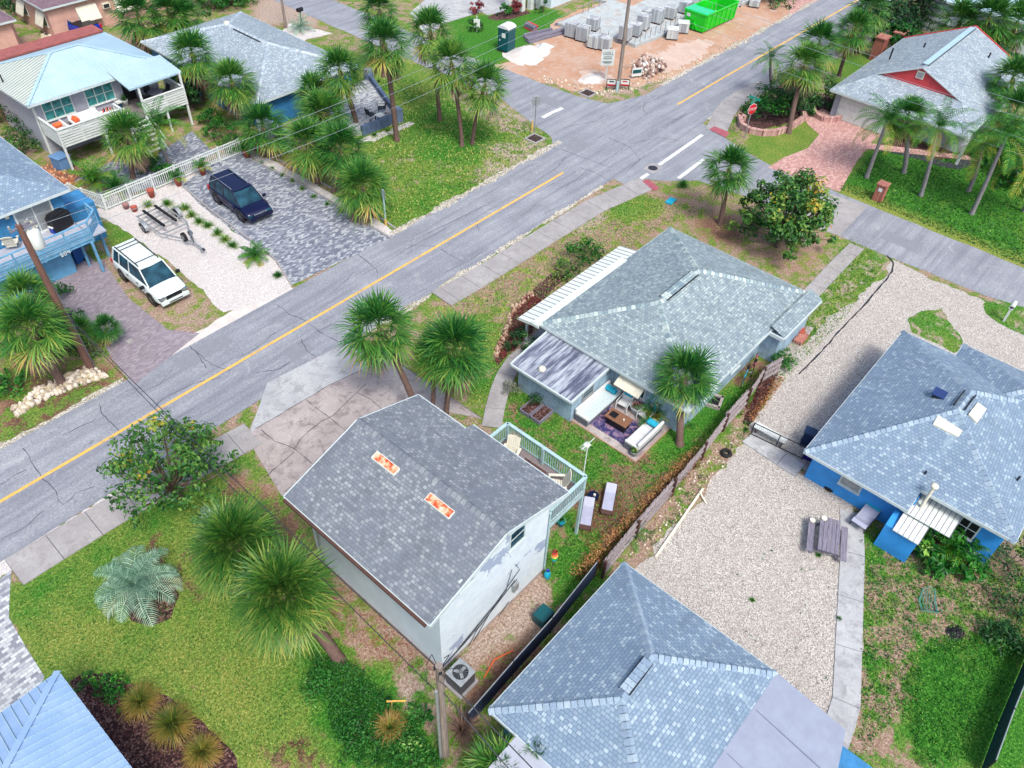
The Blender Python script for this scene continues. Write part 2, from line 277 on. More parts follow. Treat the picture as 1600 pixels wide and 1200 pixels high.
# ---------------------------------------------------------------- mesh helpers
POSTS = set()
def newpost(x, y):
    k = (round(x, 2), round(y, 2))
    if k in POSTS: return False
    POSTS.add(k); return True
class MB:
    def __init__(s): s.v = []; s.f = []; s.uv = []; s.at = []; s.sm = []
    def add(s, pts, faces, at=0.0, smooth=False, uvs=None):
        o = len(s.v); s.v.extend([tuple(p) for p in pts])
        for k, f in enumerate(faces):
            s.f.append([o + i for i in f]); s.at.append(at if not isinstance(at, list) else at[k]); s.sm.append(smooth)
            s.uv.append(uvs[k] if uvs else None)
        return s
    def face(s, pts, at=0.0, uv=None): return s.add(pts, [list(range(len(pts)))], at, False, [uv])
    def box(s, x0, y0, z0, x1, y1, z1):
        p = [(x0, y0, z0), (x1, y0, z0), (x1, y1, z0), (x0, y1, z0), (x0, y0, z1), (x1, y0, z1), (x1, y1, z1), (x0, y1, z1)]
        return s.add(p, [(3, 2, 1, 0), (4, 5, 6, 7), (0, 1, 5, 4), (1, 2, 6, 5), (2, 3, 7, 6), (3, 0, 4, 7)])
    def ob(s, c, size, rz=0.0, rx=0.0, ry=0.0, M=None):
        M = M or (Matrix.Rotation(rz, 3, 'Z') @ Matrix.Rotation(ry, 3, 'Y') @ Matrix.Rotation(rx, 3, 'X'))
        hx, hy, hz = [q / 2 for q in size]; c = V(c)
        p = [c + M @ V(q) for q in ((-hx, -hy, -hz), (hx, -hy, -hz), (hx, hy, -hz), (-hx, hy, -hz), (-hx, -hy, hz), (hx, -hy, hz), (hx, hy, hz), (-hx, hy, hz))]
        return s.add(p, [(3, 2, 1, 0), (4, 5, 6, 7), (0, 1, 5, 4), (1, 2, 6, 5), (2, 3, 7, 6), (3, 0, 4, 7)])
    def bar(s, a, b, w, h=None):          # a square bar from a to b
        a, b = V(a), V(b); d = b - a; L = d.length
        if L < 1e-6: return s
        q = d.to_track_quat('X', 'Z').to_matrix(); return s.ob((a + b) / 2, (L, w, h or w), M=q)
    def cyl(s, a, b, r0, r1=None, n=10, caps=True, at=0.0):
        a, b = V(a), V(b); r1 = r0 if r1 is None else r1; q = (b - a).to_track_quat('Z', 'Y').to_matrix(); p = []
        for c, r in ((a, r0), (b, r1)):
            for i in range(n):
                t = 2 * math.pi * i / n; p.append(c + q @ V((r * math.cos(t), r * math.sin(t), 0)))
        s.add(p, [(i, (i + 1) % n, n + (i + 1) % n, n + i) for i in range(n)], at, True)
        if caps: s.add(p[:n], [list(range(n))[::-1]], at); s.add(p[n:], [list(range(n))], at)
        return s
    def tube(s, pts, r, n=6, at=0.0):
        pts = [V(p) for p in pts]; m = len(pts); rr = r if isinstance(r, (list, tuple)) else [r] * m; P = []
        for k in range(m):
            d = pts[min(k + 1, m - 1)] - pts[max(k - 1, 0)]; q = d.to_track_quat('Z', 'Y').to_matrix()
            for i in range(n):
                t = 2 * math.pi * i / n; P.append(pts[k] + q @ V((rr[k] * math.cos(t), rr[k] * math.sin(t), 0)))
        F = [(k * n + i, k * n + (i + 1) % n, (k + 1) * n + (i + 1) % n, (k + 1) * n + i) for k in range(m - 1) for i in range(n)]
        s.add(P, F, at, True); s.add(P[-n:], [list(range(n))], at); s.add(P[:n], [list(range(n))[::-1]], at); return s
    def lathe(s, c, prof, n=14, at=0.0, smooth=True):
        c = V(c); P = [c + V((r * math.cos(2 * math.pi * i / n), r * math.sin(2 * math.pi * i / n), z)) for r, z in prof for i in range(n)]
        return s.add(P, [(k * n + i, k * n + (i + 1) % n, (k + 1) * n + (i + 1) % n, (k + 1) * n + i) for k in range(len(prof) - 1) for i in range(n)], at, smooth)
    def prism(s, poly, z0, z1):
        n = len(poly); a = [(p[0], p[1], z0) for p in poly]; b = [(p[0], p[1], z1) for p in poly]
        ar = sum(poly[i][0] * poly[(i + 1) % n][1] - poly[(i + 1) % n][0] * poly[i][1] for i in range(n))
        if ar < 0: a.reverse(); b.reverse()
        return s.add(a + b, [list(range(n))[::-1], [n + i for i in range(n)]] + [(i, (i + 1) % n, n + (i + 1) % n, n + i) for i in range(n)])
    def roof(s, pts, th=0.0):
        pts = [V(p) for p in pts]; nrm = V((0, 0, 0))
        for i in range(len(pts)):
            nrm += pts[i].cross(pts[(i + 1) % len(pts)])
        nrm.normalize()
        if nrm.z < 0: pts.reverse(); nrm.negate()
        e = V((0, 0, 1)).cross(nrm)
        e = e.normalized() if e.length > 1e-4 else V((1, 0, 0)); v = nrm.cross(e)
        return s.add(pts, [list(range(len(pts)))], 0, False, [[(p.dot(e), p.dot(v)) for p in pts]])
    def build(s, name, mat, parent=None, loc=None, bevel=0, sub=0):
        me = bpy.data.meshes.new(name); me.from_pydata(s.v, [], s.f)
        me.polygons.foreach_set('use_smooth', s.sm)
        if any(u for u in s.uv):
            ul = me.uv_layers.new(name='UVMap'); k = 0; arr = []
            for f, u in zip(s.f, s.uv):
                for i in range(len(f)): arr.extend(u[i] if u else (0, 0))
            ul.data.foreach_set('uv', arr)
        if any(s.at):
            a = me.attributes.new('age', 'FLOAT', 'FACE'); a.data.foreach_set('value', s.at)
        me.materials.append(MT[mat] if isinstance(mat, str) else mat); me.update()
        o = bpy.data.objects.new(name, me); COL.objects.link(o)
        if parent:
            o.parent = parent
            r_ = parent
            while r_.parent: r_ = r_.parent
            if not r_.get('_local'): me.transform(Matrix.Translation(-V(r_.location)))   # parts written in world metres
        if loc: o.location = loc
        if bevel:
            md = o.modifiers.new('b', 'BEVEL'); md.width = bevel; md.segments = 2; md.limit_method = 'ANGLE'
        if sub:
            md = o.modifiers.new('s', 'SUBSURF'); md.levels = sub; md.render_levels = sub
        return o
def tag(o, label=None, cat=None, group=None, kind=None):
    if label: o['label'] = label
    if cat: o['category'] = cat
    if group: o['group'] = group
    if kind: o['kind'] = kind
    return o
def thing(name, label, cat, loc=(0, 0, 0), rz=0.0, group=None, local=False):
    o = bpy.data.objects.new(name, None); COL.objects.link(o); o.location = V(loc); o.rotation_euler.z = rz; o.empty_display_size = .1
    if local: o['_local'] = 1
    return tag(o, label, cat, group)
def struct(name, mb, mat): return tag(mb.build(name, mat), kind='structure')
def dup(o, loc, rz=0.0, label=None, scale=None, cat=None, group=None):
    r = o.copy(); COL.objects.link(r); r.location = V(loc); r.rotation_euler.z = rz
    if scale: r.scale = (scale,) * 3 if not isinstance(scale, tuple) else scale
    tag(r, label, cat, group)
    for ch in o.children:
        c = ch.copy(); COL.objects.link(c); c.parent = r
        for g in ch.children:
            d_ = g.copy(); COL.objects.link(d_); d_.parent = c
    return r
def jag(poly, amp=.12, step=.35, seed=1):
    rr = random.Random(seed); out = []; n = len(poly)
    for i in range(n):
        a = V((poly[i][0], poly[i][1])); b = V((poly[(i + 1) % n][0], poly[(i + 1) % n][1])); L = (b - a).length; k = max(1, int(L / step))
        nn = V((-(b - a).y, (b - a).x)).normalized() if L > 0 else V((0, 0)); ph = rr.random() * 9
        for j in range(k):
            t = j / k; e = min(1, 4 * min(t, 1 - t) + .15); q = a.lerp(b, t) + nn * amp * e * (rr.uniform(-.7, .7) + .6 * math.sin(ph + t * L * 1.3)); out.append((q.x, q.y))
    return out
def gp(pts, z=0.0): return [tuple(G(x, y, 0))[:2] for x, y in pts]
def sheet(name, poly, z, mat, jg=0, st=.35, seed=1, parent=None, kind='structure', label=None):
    p = jag(poly, jg, st, seed) if jg else poly; mb = MB()
    ar = sum(p[i][0] * p[(i + 1) % len(p)][1] - p[(i + 1) % len(p)][0] * p[i][1] for i in range(len(p)))
    if ar < 0: p = p[::-1]
    mb.face([(x, y, z) for x, y in p]); o = mb.build(name, mat, parent)
    if not parent: tag(o, label, kind=kind)
    return o
def strip(mb, pts, w, z, jit=0.0, rr=R):
    pts = [V((p[0], p[1], 0)) for p in pts]
    if jit:
        q = []
        for i in range(len(pts) - 1):
            k = max(2, int((pts[i + 1] - pts[i]).length / .3))
            for j in range(k): q.append(pts[i].lerp(pts[i + 1], j / k) + V((rr.uniform(-jit, jit), rr.uniform(-jit, jit), 0)))
        q.append(pts[-1]); pts = q
    L = []
    for i, p in enumerate(pts):
        d_ = pts[min(i + 1, len(pts) - 1)] - pts[max(0, i - 1)]; n = V((-d_.y, d_.x, 0)).normalized(); ww = w * (rr.uniform(.5, 1.3) if jit else 1) / 2
        L.append((p + n * ww, p - n * ww))
    for i in range(len(L) - 1):
        a, b = L[i]; c, e = L[i + 1]; mb.face([(b.x, b.y, z), (e.x, e.y, z), (c.x, c.y, z), (a.x, a.y, z)])
    return mb
def slabs(name, pts, w, step=1.5, th=.05, mat='concrete', gap=.025):
    pts = [V((p[0], p[1])) for p in pts]; d_ = [0]
    for i in range(len(pts) - 1): d_.append(d_[-1] + (pts[i + 1] - pts[i]).length)
    def at(s):
        s = max(0, min(d_[-1], s)); i = max(j for j in range(len(pts) - 1) if d_[j] <= s + 1e-6); u = (s - d_[i]) / (d_[i + 1] - d_[i]); p = pts[i].lerp(pts[i + 1], u)
        a = (pts[i + 1] - pts[i]).normalized()
        if u < .5 and i > 0: a = (a * (u + .5) + (pts[i] - pts[i - 1]).normalized() * (.5 - u))
        if u > .5 and i < len(pts) - 2: a = (a * (1.5 - u) + (pts[i + 2] - pts[i + 1]).normalized() * (u - .5))
        a.normalize(); return p, V((-a.y, a.x))
    mb = MB(); base = MB(); s = 0
    while s < d_[-1] - .1:
        p, n = at(s + gap / 2); q, m = at(min(s + step, d_[-1]) - gap / 2)
        mb.prism([tuple(p + n * w / 2), tuple(p - n * w / 2), tuple(q - m * w / 2), tuple(q + m * w / 2)], .0, th); s += step
    o = struct(name, mb, mat)
    P = [at(k * d_[-1] / 30) for k in range(31)]
    base.face([(*(p + n * (w / 2 - .01)), .022) for p, n in P] + [(*(p - n * (w / 2 - .01)), .022) for p, n in P[::-1]])
    base.build('joint', 'crack', o); return o
# ---------------------------------------------------------------- house helpers
def hip(T, x0, x1, y0, y1, z, ra, rb, zr, mat, caps=True, ov=.0, fascia='white_trim', name='roof', vent=None):
    """hip roof; ra, rb the ridge ends (x, y); ridge runs along X or Y"""
    a, b, c, d_ = V((x0, y0, z)), V((x1, y0, z)), V((x1, y1, z)), V((x0, y1, z)); A, B = V((*ra, zr)), V((*rb, zr)); mb = MB()
    if abs(ra[1] - rb[1]) < abs(ra[0] - rb[0]):          # ridge along X, ra = low x
        for f in ([a, b, B, A], [b, c, B], [c, d_, A, B], [d_, a, A]): mb.roof(f)
        hips = [(a, A), (d_, A), (b, B), (c, B), (A, B)]
    else:
        for f in ([a, b, A], [b, c, B, A], [c, d_, B], [d_, a, A, B]): mb.roof(f)
        hips = [(a, A), (b, A), (c, B), (d_, B), (A, B)]
    o = mb.build(name, mat, T)
    eave(T, [a, b, c, d_], fascia)
    if caps: ridge_caps(o, hips, mat)
    return o
def eave(T, ring, mat='white_trim', h=.16, t=.04):
    mb = MB(); n = len(ring); cx = sum(p.x for p in ring) / n; cy = sum(p.y for p in ring) / n
    for i in range(n):
        a, b = ring[i], ring[(i + 1) % n]; d_ = (b - a).normalized(); nn = V((d_.y, -d_.x, 0))
        if nn.dot(V((cx, cy, 0)) - a) > 0: nn = -nn
        mb.bar(a + V((0, 0, -h / 2 - .01)) + nn * .01, b + V((0, 0, -h / 2 - .01)) + nn * .01, t, h)
    mb.face([tuple(p + V((0, 0, -h))) for p in ring[::-1]])
    return mb.build('fascia', mat, T)
def ridge_caps(parent, lines, mat, w=.36, L=.24):
    mb = MB()
    for a, b in lines:
        d_ = b - a; n = max(2, int(d_.length / L)); q = d_.to_track_quat('X', 'Z').to_matrix()
        for k in range(n):
            c = a + d_ * ((k + .5) / n); lift = .025 + .012 * (k % 2)
            e = q @ V((0, 1, 0)); up = q @ V((0, 0, 1)); dd = d_.normalized() * (d_.length / n) * .44; drop = w * .34
            l, r_, m = c - e * w / 2 - up * (drop - lift - .03), c + e * w / 2 - up * (drop - lift - .03), c + up * (lift + .04)
            mb.add([l - dd, m - dd, r_ - dd, l + dd, m + dd + up * .012, r_ + dd], [(0, 3, 4, 1), (1, 4, 5, 2), (0, 1, 2), (3, 5, 4)])
    return mb.build('ridge_cap', CAPM.get(mat, mat), parent)
CAPM = {'sh_mid': m_island('mid_cap', [(150, 172, 180), (172, 190, 196), (196, 210, 212), (132, 154, 168)]), 'sh_blue': m_island('blue_cap', [(148, 170, 194), (156, 178, 200), (168, 188, 208), (140, 162, 188)]),
        'sh_dark': m_island('dark_cap', [(122, 130, 144), (134, 142, 154), (146, 154, 164)]), 'sh_pale': m_island('pale_cap', [(164, 180, 200), (184, 198, 214), (200, 212, 224)]), 'sh_mauve': 'sh_mauve'}
def wall_open(T, name, mat, x0, y0, x1, y1, z0, z1): return MB().box(x0, y0, z0, x1, y1, z1).build(name, mat, T)
def window(T, face, a0, a1, z0, z1, at, cols=1, rows=1, frame='white_trim', pane='glass', name='window', fw=.07, depth=.06, sill=True):
    """face 'x' = a wall facing -X at x=at (a along Y); 'y' = a wall facing -Y at y=at (a along X); 'X' and 'Y' face the other way"""
    s = -1 if face in 'xy' else 1
    def bx(mb, u0, u1, w0, w1, d0, d1):
        p, q = sorted((at + s * d0, at + s * d1))
        mb.box(p, u0, w0, q, u1, w1) if face in 'xX' else mb.box(u0, p, w0, u1, q, w1)
    f = MB(); bx(f, a0 - fw, a1 + fw, z1, z1 + fw, -.02, depth); bx(f, a0 - fw, a1 + fw, z0 - fw, z0, -.02, depth)
    bx(f, a0 - fw, a0, z0, z1, -.02, depth); bx(f, a1, a1 + fw, z0, z1, -.02, depth)
    for i in range(1, cols): c = a0 + (a1 - a0) * i / cols; bx(f, c - .025, c + .025, z0, z1, .0, depth * .8)
    for i in range(1, rows): c = z0 + (z1 - z0) * i / rows; bx(f, a0, a1, c - .02, c + .02, .0, depth * .7)
    w_ = f.build(name, frame, T); g = MB(); bx(g, a0, a1, z0, z1, -.02, .02); g.build('pane', pane, w_)
    if sill:
        q_ = MB(); bx(q_, a0 - fw - .03, a1 + fw + .03, z0 - fw - .05, z0 - fw - .002, -.01, depth + .05); q_.build('sill', frame, w_)
    return w_
def seams(T, mat, quad, n=None, h=.04, w=.03, sp=.4, name='roof_seam'):
    """standing seams from the eave edge quad[0]-quad[1] up to the edge quad[3]-quad[2]"""
    a, b, c, d_ = [V(p) for p in quad]; n = n or max(2, int((b - a).length / sp)); mb = MB()
    nn = (b - a).cross(d_ - a).normalized()
    if nn.z < 0: nn.negate()
    for i in range(n + 1):
        t = i / n; p, q = a.lerp(b, t), d_.lerp(c, t)
        if (q - p).length > .1: mb.bar(p + nn * h / 2, q + nn * h / 2, w, h)
    return mb.build(name, mat, T)
def clipseams(T, mat, tri, ed, sp=.4, h=.045, w=.035, name='roof_seam'):
    """seams running up-slope on any convex roof polygon"""
    P = [V(p) for p in tri]; nrm = (P[1] - P[0]).cross(P[2] - P[0]).normalized()
    if nrm.z < 0: nrm.negate()
    e = V((0, 0, 1)).cross(nrm).normalized(); v = nrm.cross(e); us = [p.dot(e) for p in P]; mb = MB(); u = min(us) + sp / 2
    while u < max(us):
        hit = []
        for i in range(len(P)):
            a, b = P[i], P[(i + 1) % len(P)]; ua, ub = a.dot(e), b.dot(e)
            if (ua - u) * (ub - u) < 0: hit.append(a.lerp(b, (u - ua) / (ub - ua)))
        if len(hit) >= 2 and (hit[0] - hit[1]).length > .1: mb.bar(hit[0] + nrm * h / 2, hit[1] + nrm * h / 2, w, h)
        u += sp
    return mb.build(name, mat, T)

def onplane(px, py, A, B, C):
    n = (B - A).cross(C - A); r = V(ray(px, py)); o = V((0, 0, CAMH)); return o + r * (n.dot(A - o) / n.dot(r))
# ---------------------------------------------------------------- plants
def fan_leaf(mb, base, d, up, plen, flen, n, droop, age, rr, w=.055, sg=.26):
    """one palmate leaf: petiole then a fan of narrow folded leaflets whose tips hang"""
    d = d.normalized(); side = d.cross(up)
    side = side.normalized() if side.length > .05 else V((1, 0, 0)); nr = side.cross(d).normalized(); sag = V((0, 0, -1))
    hub = base + d * plen + sag * droop * plen * .35; dd = (d + sag * droop * .55).normalized()
    mb.add([base + side * .025, base - side * .025, hub - side * .012, hub + side * .012], [(0, 1, 2, 3)], min(1, age + .15))
    for i in range(n):
        t = (i / (n - 1) - .5) * 2; ang = t * 1.7 + rr.uniform(-.08, .08); L = flen * (1 - .28 * abs(t) ** 1.5) * rr.uniform(.82, 1.1)
        q = (dd * math.cos(ang) + side * math.sin(ang) + nr * (.22 * math.cos(ang * 1.2) + rr.uniform(-.1, .1))).normalized()
        e = q.cross(nr); e = e.normalized() if e.length > .05 else side
        m = hub + q * L * .55 + sag * droop * L * sg * .25; tip = hub + q * L * .97 + sag * (droop * sg + .02) * L * rr.uniform(.7, 1.3)
        wv = w * rr.uniform(.8, 1.2)
        mb.add([hub - e * .01, hub + e * .01, m + e * wv * .5, m - e * wv * .5, tip], [(0, 1, 2, 3), (3, 2, 4)], age + rr.uniform(-.08, .08))
def palm_mesh(seed, rad=1.75, leaves=40, dead=9, n=17, a0=0.0, w=.05, sg=.24):
    rr = random.Random(seed); mb = MB(); db = MB(); ga = 2.39996
    for i in range(leaves):
        t = i / (leaves - 1); el = math.radians(88 - 128 * t ** .9) + rr.uniform(-.14, .14); az = i * ga + rr.uniform(-.25, .25)
        d = V((math.cos(az) * math.cos(el), math.sin(az) * math.cos(el), math.sin(el))); pl = rad * rr.uniform(.34, .5) * (.55 + .45 * min(1, t * 2.2)); fl = rad * rr.uniform(.54, .72) * (.75 + .25 * min(1, t * 2.5))
        age = a0 + .08 + .24 * t + (.3 if t > .82 and rr.random() < .35 else 0) + rr.uniform(-.05, .08)
        fan_leaf(mb, V((0, 0, -.25 * t)), d, V((0, 0, 1)), pl, fl, n, .12 + .66 * t, age, rr, w, sg)
    for i in range(dead):
        el = math.radians(rr.uniform(-72, -48)); az = i * ga * 1.3 + rr.uniform(-.4, .4); d = V((math.cos(az) * math.cos(el), math.sin(az) * math.cos(el), math.sin(el)))
        fan_leaf(db, V((0, 0, -.3)), d, V((0, 0, 1)), rad * .42, rad * .5, 12, 1.1, rr.uniform(.1, .9), rr, .06)
    return mb, db
def mesh_of(mb, mat, name):
    o = mb.build(name, mat); me = o.data; bpy.data.objects.remove(o); return me
PALM = []
for k in range(5):
    a, b_ = palm_mesh(40 + k, 2.15, 42 + 4 * (k % 3), 15 + 4 * (k % 3), 20, (0, .06, .12, .03, .09)[k], .068); PALM.append((mesh_of(a, 'fan', 'crown'), mesh_of(b_, 'fan_dead', 'dead_fronds')))
OL = palm_mesh(60, 2.3, 84, 24, 24, .03, .055, .27); PALM += [(mesh_of(OL[0], 'fan_olive', 'crown'), mesh_of(OL[1], 'fan_dead', 'dead_fronds'))]
def trunk_mb(base, top, r0, r1, bend=0.0, n=9, rings=True):
    base, top = V(base), V(top); mb = MB(); K = 14; pts = []; rs = []
    side = V((top.y - base.y, -(top.x - base.x), 0)); side = side.normalized() if side.length > .01 else V((1, 0, 0))
    for k in range(K + 1):
        t = k / K; p = base.lerp(top, t); p += side * bend * math.sin(math.pi * t) + V((0, 0, 0))
        p.x = base.x + (top.x - base.x) * t ** 1.25 + side.x * bend * math.sin(math.pi * t); p.y = base.y + (top.y - base.y) * t ** 1.25 + side.y * bend * math.sin(math.pi * t)
        pts.append(p); rs.append((r0 * 1.35 if k == 0 else r0 + (r1 - r0) * t) * (1 + (.07 if rings and k % 2 else 0)))
    mb.tube(pts, rs, n); return mb
PG = 'sabal palms of the neighbourhood'
def sabal(label, base, crown, h, s=1.0, var=0, r=.17, mat='trunk', dead=True, group=PG, name='sabal_palm', gz=0.0):
    """base, crown: places in the survey picture; h the height of the crown centre"""
    s = s * .87 if s >= 1.15 else s
    c = G(*crown, h); b = G(*base, gz) if base else V((c.x, c.y, gz)); off = V((c.x - b.x, c.y - b.y))
    if off.length > h * .42: off = off.normalized() * h * .42; b = V((c.x - off.x, c.y - off.y, gz))
    t = thing(name, label, 'palm tree', b, 0, group, True); L = c - b
    trunk_mb((0, 0, -.05), L - V((0, 0, .25)), r, r * .8, R.uniform(-.15, .15)).build('trunk', mat, t)
    me, dm = PALM[var]; o = bpy.data.objects.new('crown', me); COL.objects.link(o); o.parent = t; o.location = L; o.rotation_euler.z = R.uniform(0, 6); o.scale = (s, s, s)
    if dead:
        q = bpy.data.objects.new('dead_fronds', dm); COL.objects.link(q); q.parent = t; q.location = L; q.rotation_euler.z = R.uniform(0, 6); q.scale = (s, s, s)
    return t
def frond(mb, base, az, el, L, n, age, rr, droop=1.0, lw=.05, ll=.45, vup=.3):
    d = V((math.cos(az), math.sin(az), 0)); p = V(base); e = el; seg = L / n; pts = [p.copy()]; dirs = []
    for k in range(n):
        dr = d * math.cos(e) + V((0, 0, 1)) * math.sin(e); p = p + dr * seg; pts.append(p.copy()); dirs.append(dr); e -= droop * 1.9 / n * (.4 + 1.1 * k / n)
    side = V((-d.y, d.x, 0))
    for k in range(n):
        mb.add([pts[k] + side * .018, pts[k] - side * .018, pts[k + 1] - side * .014, pts[k + 1] + side * .014], [(0, 1, 2, 3)], min(1, age + .1))
    for k in range(2, n + 1):
        t = k / n; q = pts[k]; dr = dirs[k - 1]; nr = side.cross(dr)
        for s in (-1, 1):
            l = ll * math.sin(math.pi * min(1, .16 + t * .86)) ** .7 * rr.uniform(.85, 1.12); v = (side * s * .82 + dr * .5 + nr * -vup * 1.0).normalized()
            m = q + v * l * .5; tip = q + v * l + V((0, 0, -.42 * l * (1 if vup > 0 else 0)))
            mb.add([q - dr * .012, q + dr * .012, m + dr * lw * .5, m - dr * lw * .5, tip], [(0, 1, 2, 3), (3, 2, 4)] if s > 0 else [(3, 2, 1, 0), (4, 2, 3)], age + rr.uniform(-.05, .05))
def feather_mesh(seed, L=2.2, fr=15, n=20, el0=80, el1=-20, droop=1.0, ll=.5, lw=.06, up=.3, age0=.1):
    rr = random.Random(seed); mb = MB()
    for i in range(fr):
        t = i / (fr - 1); frond(mb, (0, 0, 0), i * 2.4 + rr.uniform(-.2, .2), math.radians(el0 + (el1 - el0) * t), L * rr.uniform(.85, 1.1), n, age0 + .35 * t + (.25 if t > .85 else 0) + rr.uniform(-.05, .05), rr, droop * rr.uniform(.85, 1.15), lw, ll, up)
    return mb
FEA = [mesh_of(feather_mesh(70 + k, 3.1, 19, 24, ll=.62, lw=.07), 'feather', 'crown') for k in range(3)]
def feather_palm(label, base, crown, h, s=1.0, var=0, mat='trunk_grey', r=.13, group='feather palms', name='feather_palm'):
    c = G(*crown, h); b = G(*base, 0) if base else V((c.x, c.y, 0)); t = thing(name, label, 'palm tree', b, 0, group, True); L = c - b
    trunk_mb((0, 0, -.05), L, r * 1.2, r * .8, R.uniform(-.2, .2)).build('trunk', mat, t)
    o = bpy.data.objects.new('crown', FEA[var % 3]); COL.objects.link(o); o.parent = t; o.location = L; o.rotation_euler.z = R.uniform(0, 6); o.scale = (s, s, s); return t
def leafcloud(mb, c, r, n, size, rr, age=.3, agev=.25, flat=.75, up=.5):
    c = V(c)
    for _ in range(n):
        while True:
            q = V((rr.uniform(-1, 1), rr.uniform(-1, 1), rr.uniform(-1, 1)))
            if .12 < q.length < 1: break
        p = c + V((q.x * r, q.y * r, q.z * r * flat)); nr = (q * .7 + V((rr.uniform(-.6, .6), rr.uniform(-.6, .6), up))).normalized(); a = nr.orthogonal().normalized()
        th = rr.uniform(0, 6.28); u = a * math.cos(th) + nr.cross(a) * math.sin(th); v = nr.cross(u); s = size * rr.uniform(.65, 1.25); f = nr * s * .15
        mb.add([p - u * s, p - v * s * .5 + f, p + u * s, p + v * s * .5 + f], [(0, 1, 2, 3)], max(0, min(1, age + rr.uniform(-agev, agev))))
def tree(label, cx, cy, rad, hz, leaf='leaf', n=46, lpc=80, ls=.10, trunk_h=None, seed=1, cat='tree', name='leafy_tree', group=None, bark='bark', flat=.75, age=.32, yellow=.12, lo=.25, cr=.24, asp=1.0, fol='crown', gz=0.0):
    """cx, cy on the ground in metres; crown of leaf clumps of uneven size on real limbs"""
    rr = random.Random(seed); t = thing(name, label, cat, (cx, cy, gz), 0, group, True); tb = MB(); cb = MB(); fork = V((rr.uniform(-.1, .1) * rad, rr.uniform(-.1, .1) * rad, hz * lo))
    tr = max(.03, rad * .055); tb.tube([(0, 0, -.05), fork * .5 + V((.03, 0, 0)), fork], [tr * 1.3, tr, tr * .85], 7)
    for i in range(n):
        az = i * 2.4 + rr.uniform(-.3, .3); u = (i + .5) / n; rho = math.sqrt(u) * rr.uniform(.75, 1.12); zz = lo + (1 - lo) * (math.sqrt(max(0, 1 - min(1, rho) ** 2)) * rr.uniform(.55, 1.05) + .08)
        if rr.random() < .3: zz = lo + (zz - lo) * rr.uniform(.2, .7)
        p = V((math.cos(az) * rho * rad * asp, math.sin(az) * rho * rad, zz * hz)); r_ = rad * cr * rr.uniform(.55, 1.3)
        if rho > .8: r_ *= .7
        ag = age + rr.uniform(-.12, .12) + (.35 if rr.random() < yellow else 0); leafcloud(cb, p, r_, int(lpc * (r_ / (rad * cr)) ** 1.6) + 6, ls, rr, ag, .14, flat)
        if i % 2 == 0: m = fork.lerp(p, .5) + V((0, 0, -.05 * hz)); tb.tube([fork, m, p], [tr * .5, tr * .3, tr * .12], 4)
    tb.build('trunk' if fol == 'crown' else 'stem', bark, t); cb.build(fol, leaf, t); return t
def shrub(label, p, rad, hz, leaf='leaf_dark', n=16, lpc=45, ls=.07, seed=1, cat='shrub', name='shrub', group=None, **k):
    return tree(label, p[0], p[1], rad, hz, leaf, n, lpc, ls, None, seed, cat, name, group, lo=k.pop('lo', .12), cr=k.pop('cr', .36), fol='foliage', **k)
def blades(mb, c, n, L, w, rr, spread=1.0, droop=.6, a0=.2, a1=.7, seg=3):
    c = V(c)
    for i in range(n):
        az = rr.uniform(0, 6.28); u = rr.random(); el = math.radians(88 - 75 * u * spread); l = L * rr.uniform(.7, 1.1); p = c + V((math.cos(az), math.sin(az), 0)) * rr.uniform(0, .1 * L); e = el; ag = a0 + (a1 - a0) * u + rr.uniform(-.1, .1)
        sd = V((-math.sin(az), math.cos(az), 0)); P = [p - sd * w * .5, p + sd * w * .5]
        for k in range(seg):
            p = p + (V((math.cos(az), math.sin(az), 0)) * math.cos(e) + V((0, 0, 1)) * math.sin(e)) * l / seg; e -= droop * (1.1 if k else .5); ww = w * (1 - (k + 1) / seg) * .5
            if k < seg - 1: P += [p - sd * ww, p + sd * ww]
            else: P.append(p)
        F = [(2 * k, 2 * k + 1, 2 * k + 3, 2 * k + 2) for k in range(seg - 1)] + [(2 * seg - 2, 2 * seg - 1, 2 * seg)]
        mb.add(P, F, max(0, min(1, ag)))
def clump(label, p, L, n=160, mat='grass_blade', w=.03, seed=1, group=None, name='grass_clump', cat='ornamental grass', **k):
    mb = MB(); blades(mb, (0, 0, 0), n, L, w, random.Random(seed), **k); o = mb.build(name, mat); o.location = V((p[0], p[1], p[2] if len(p) > 2 else 0)); return tag(o, label, cat, group)
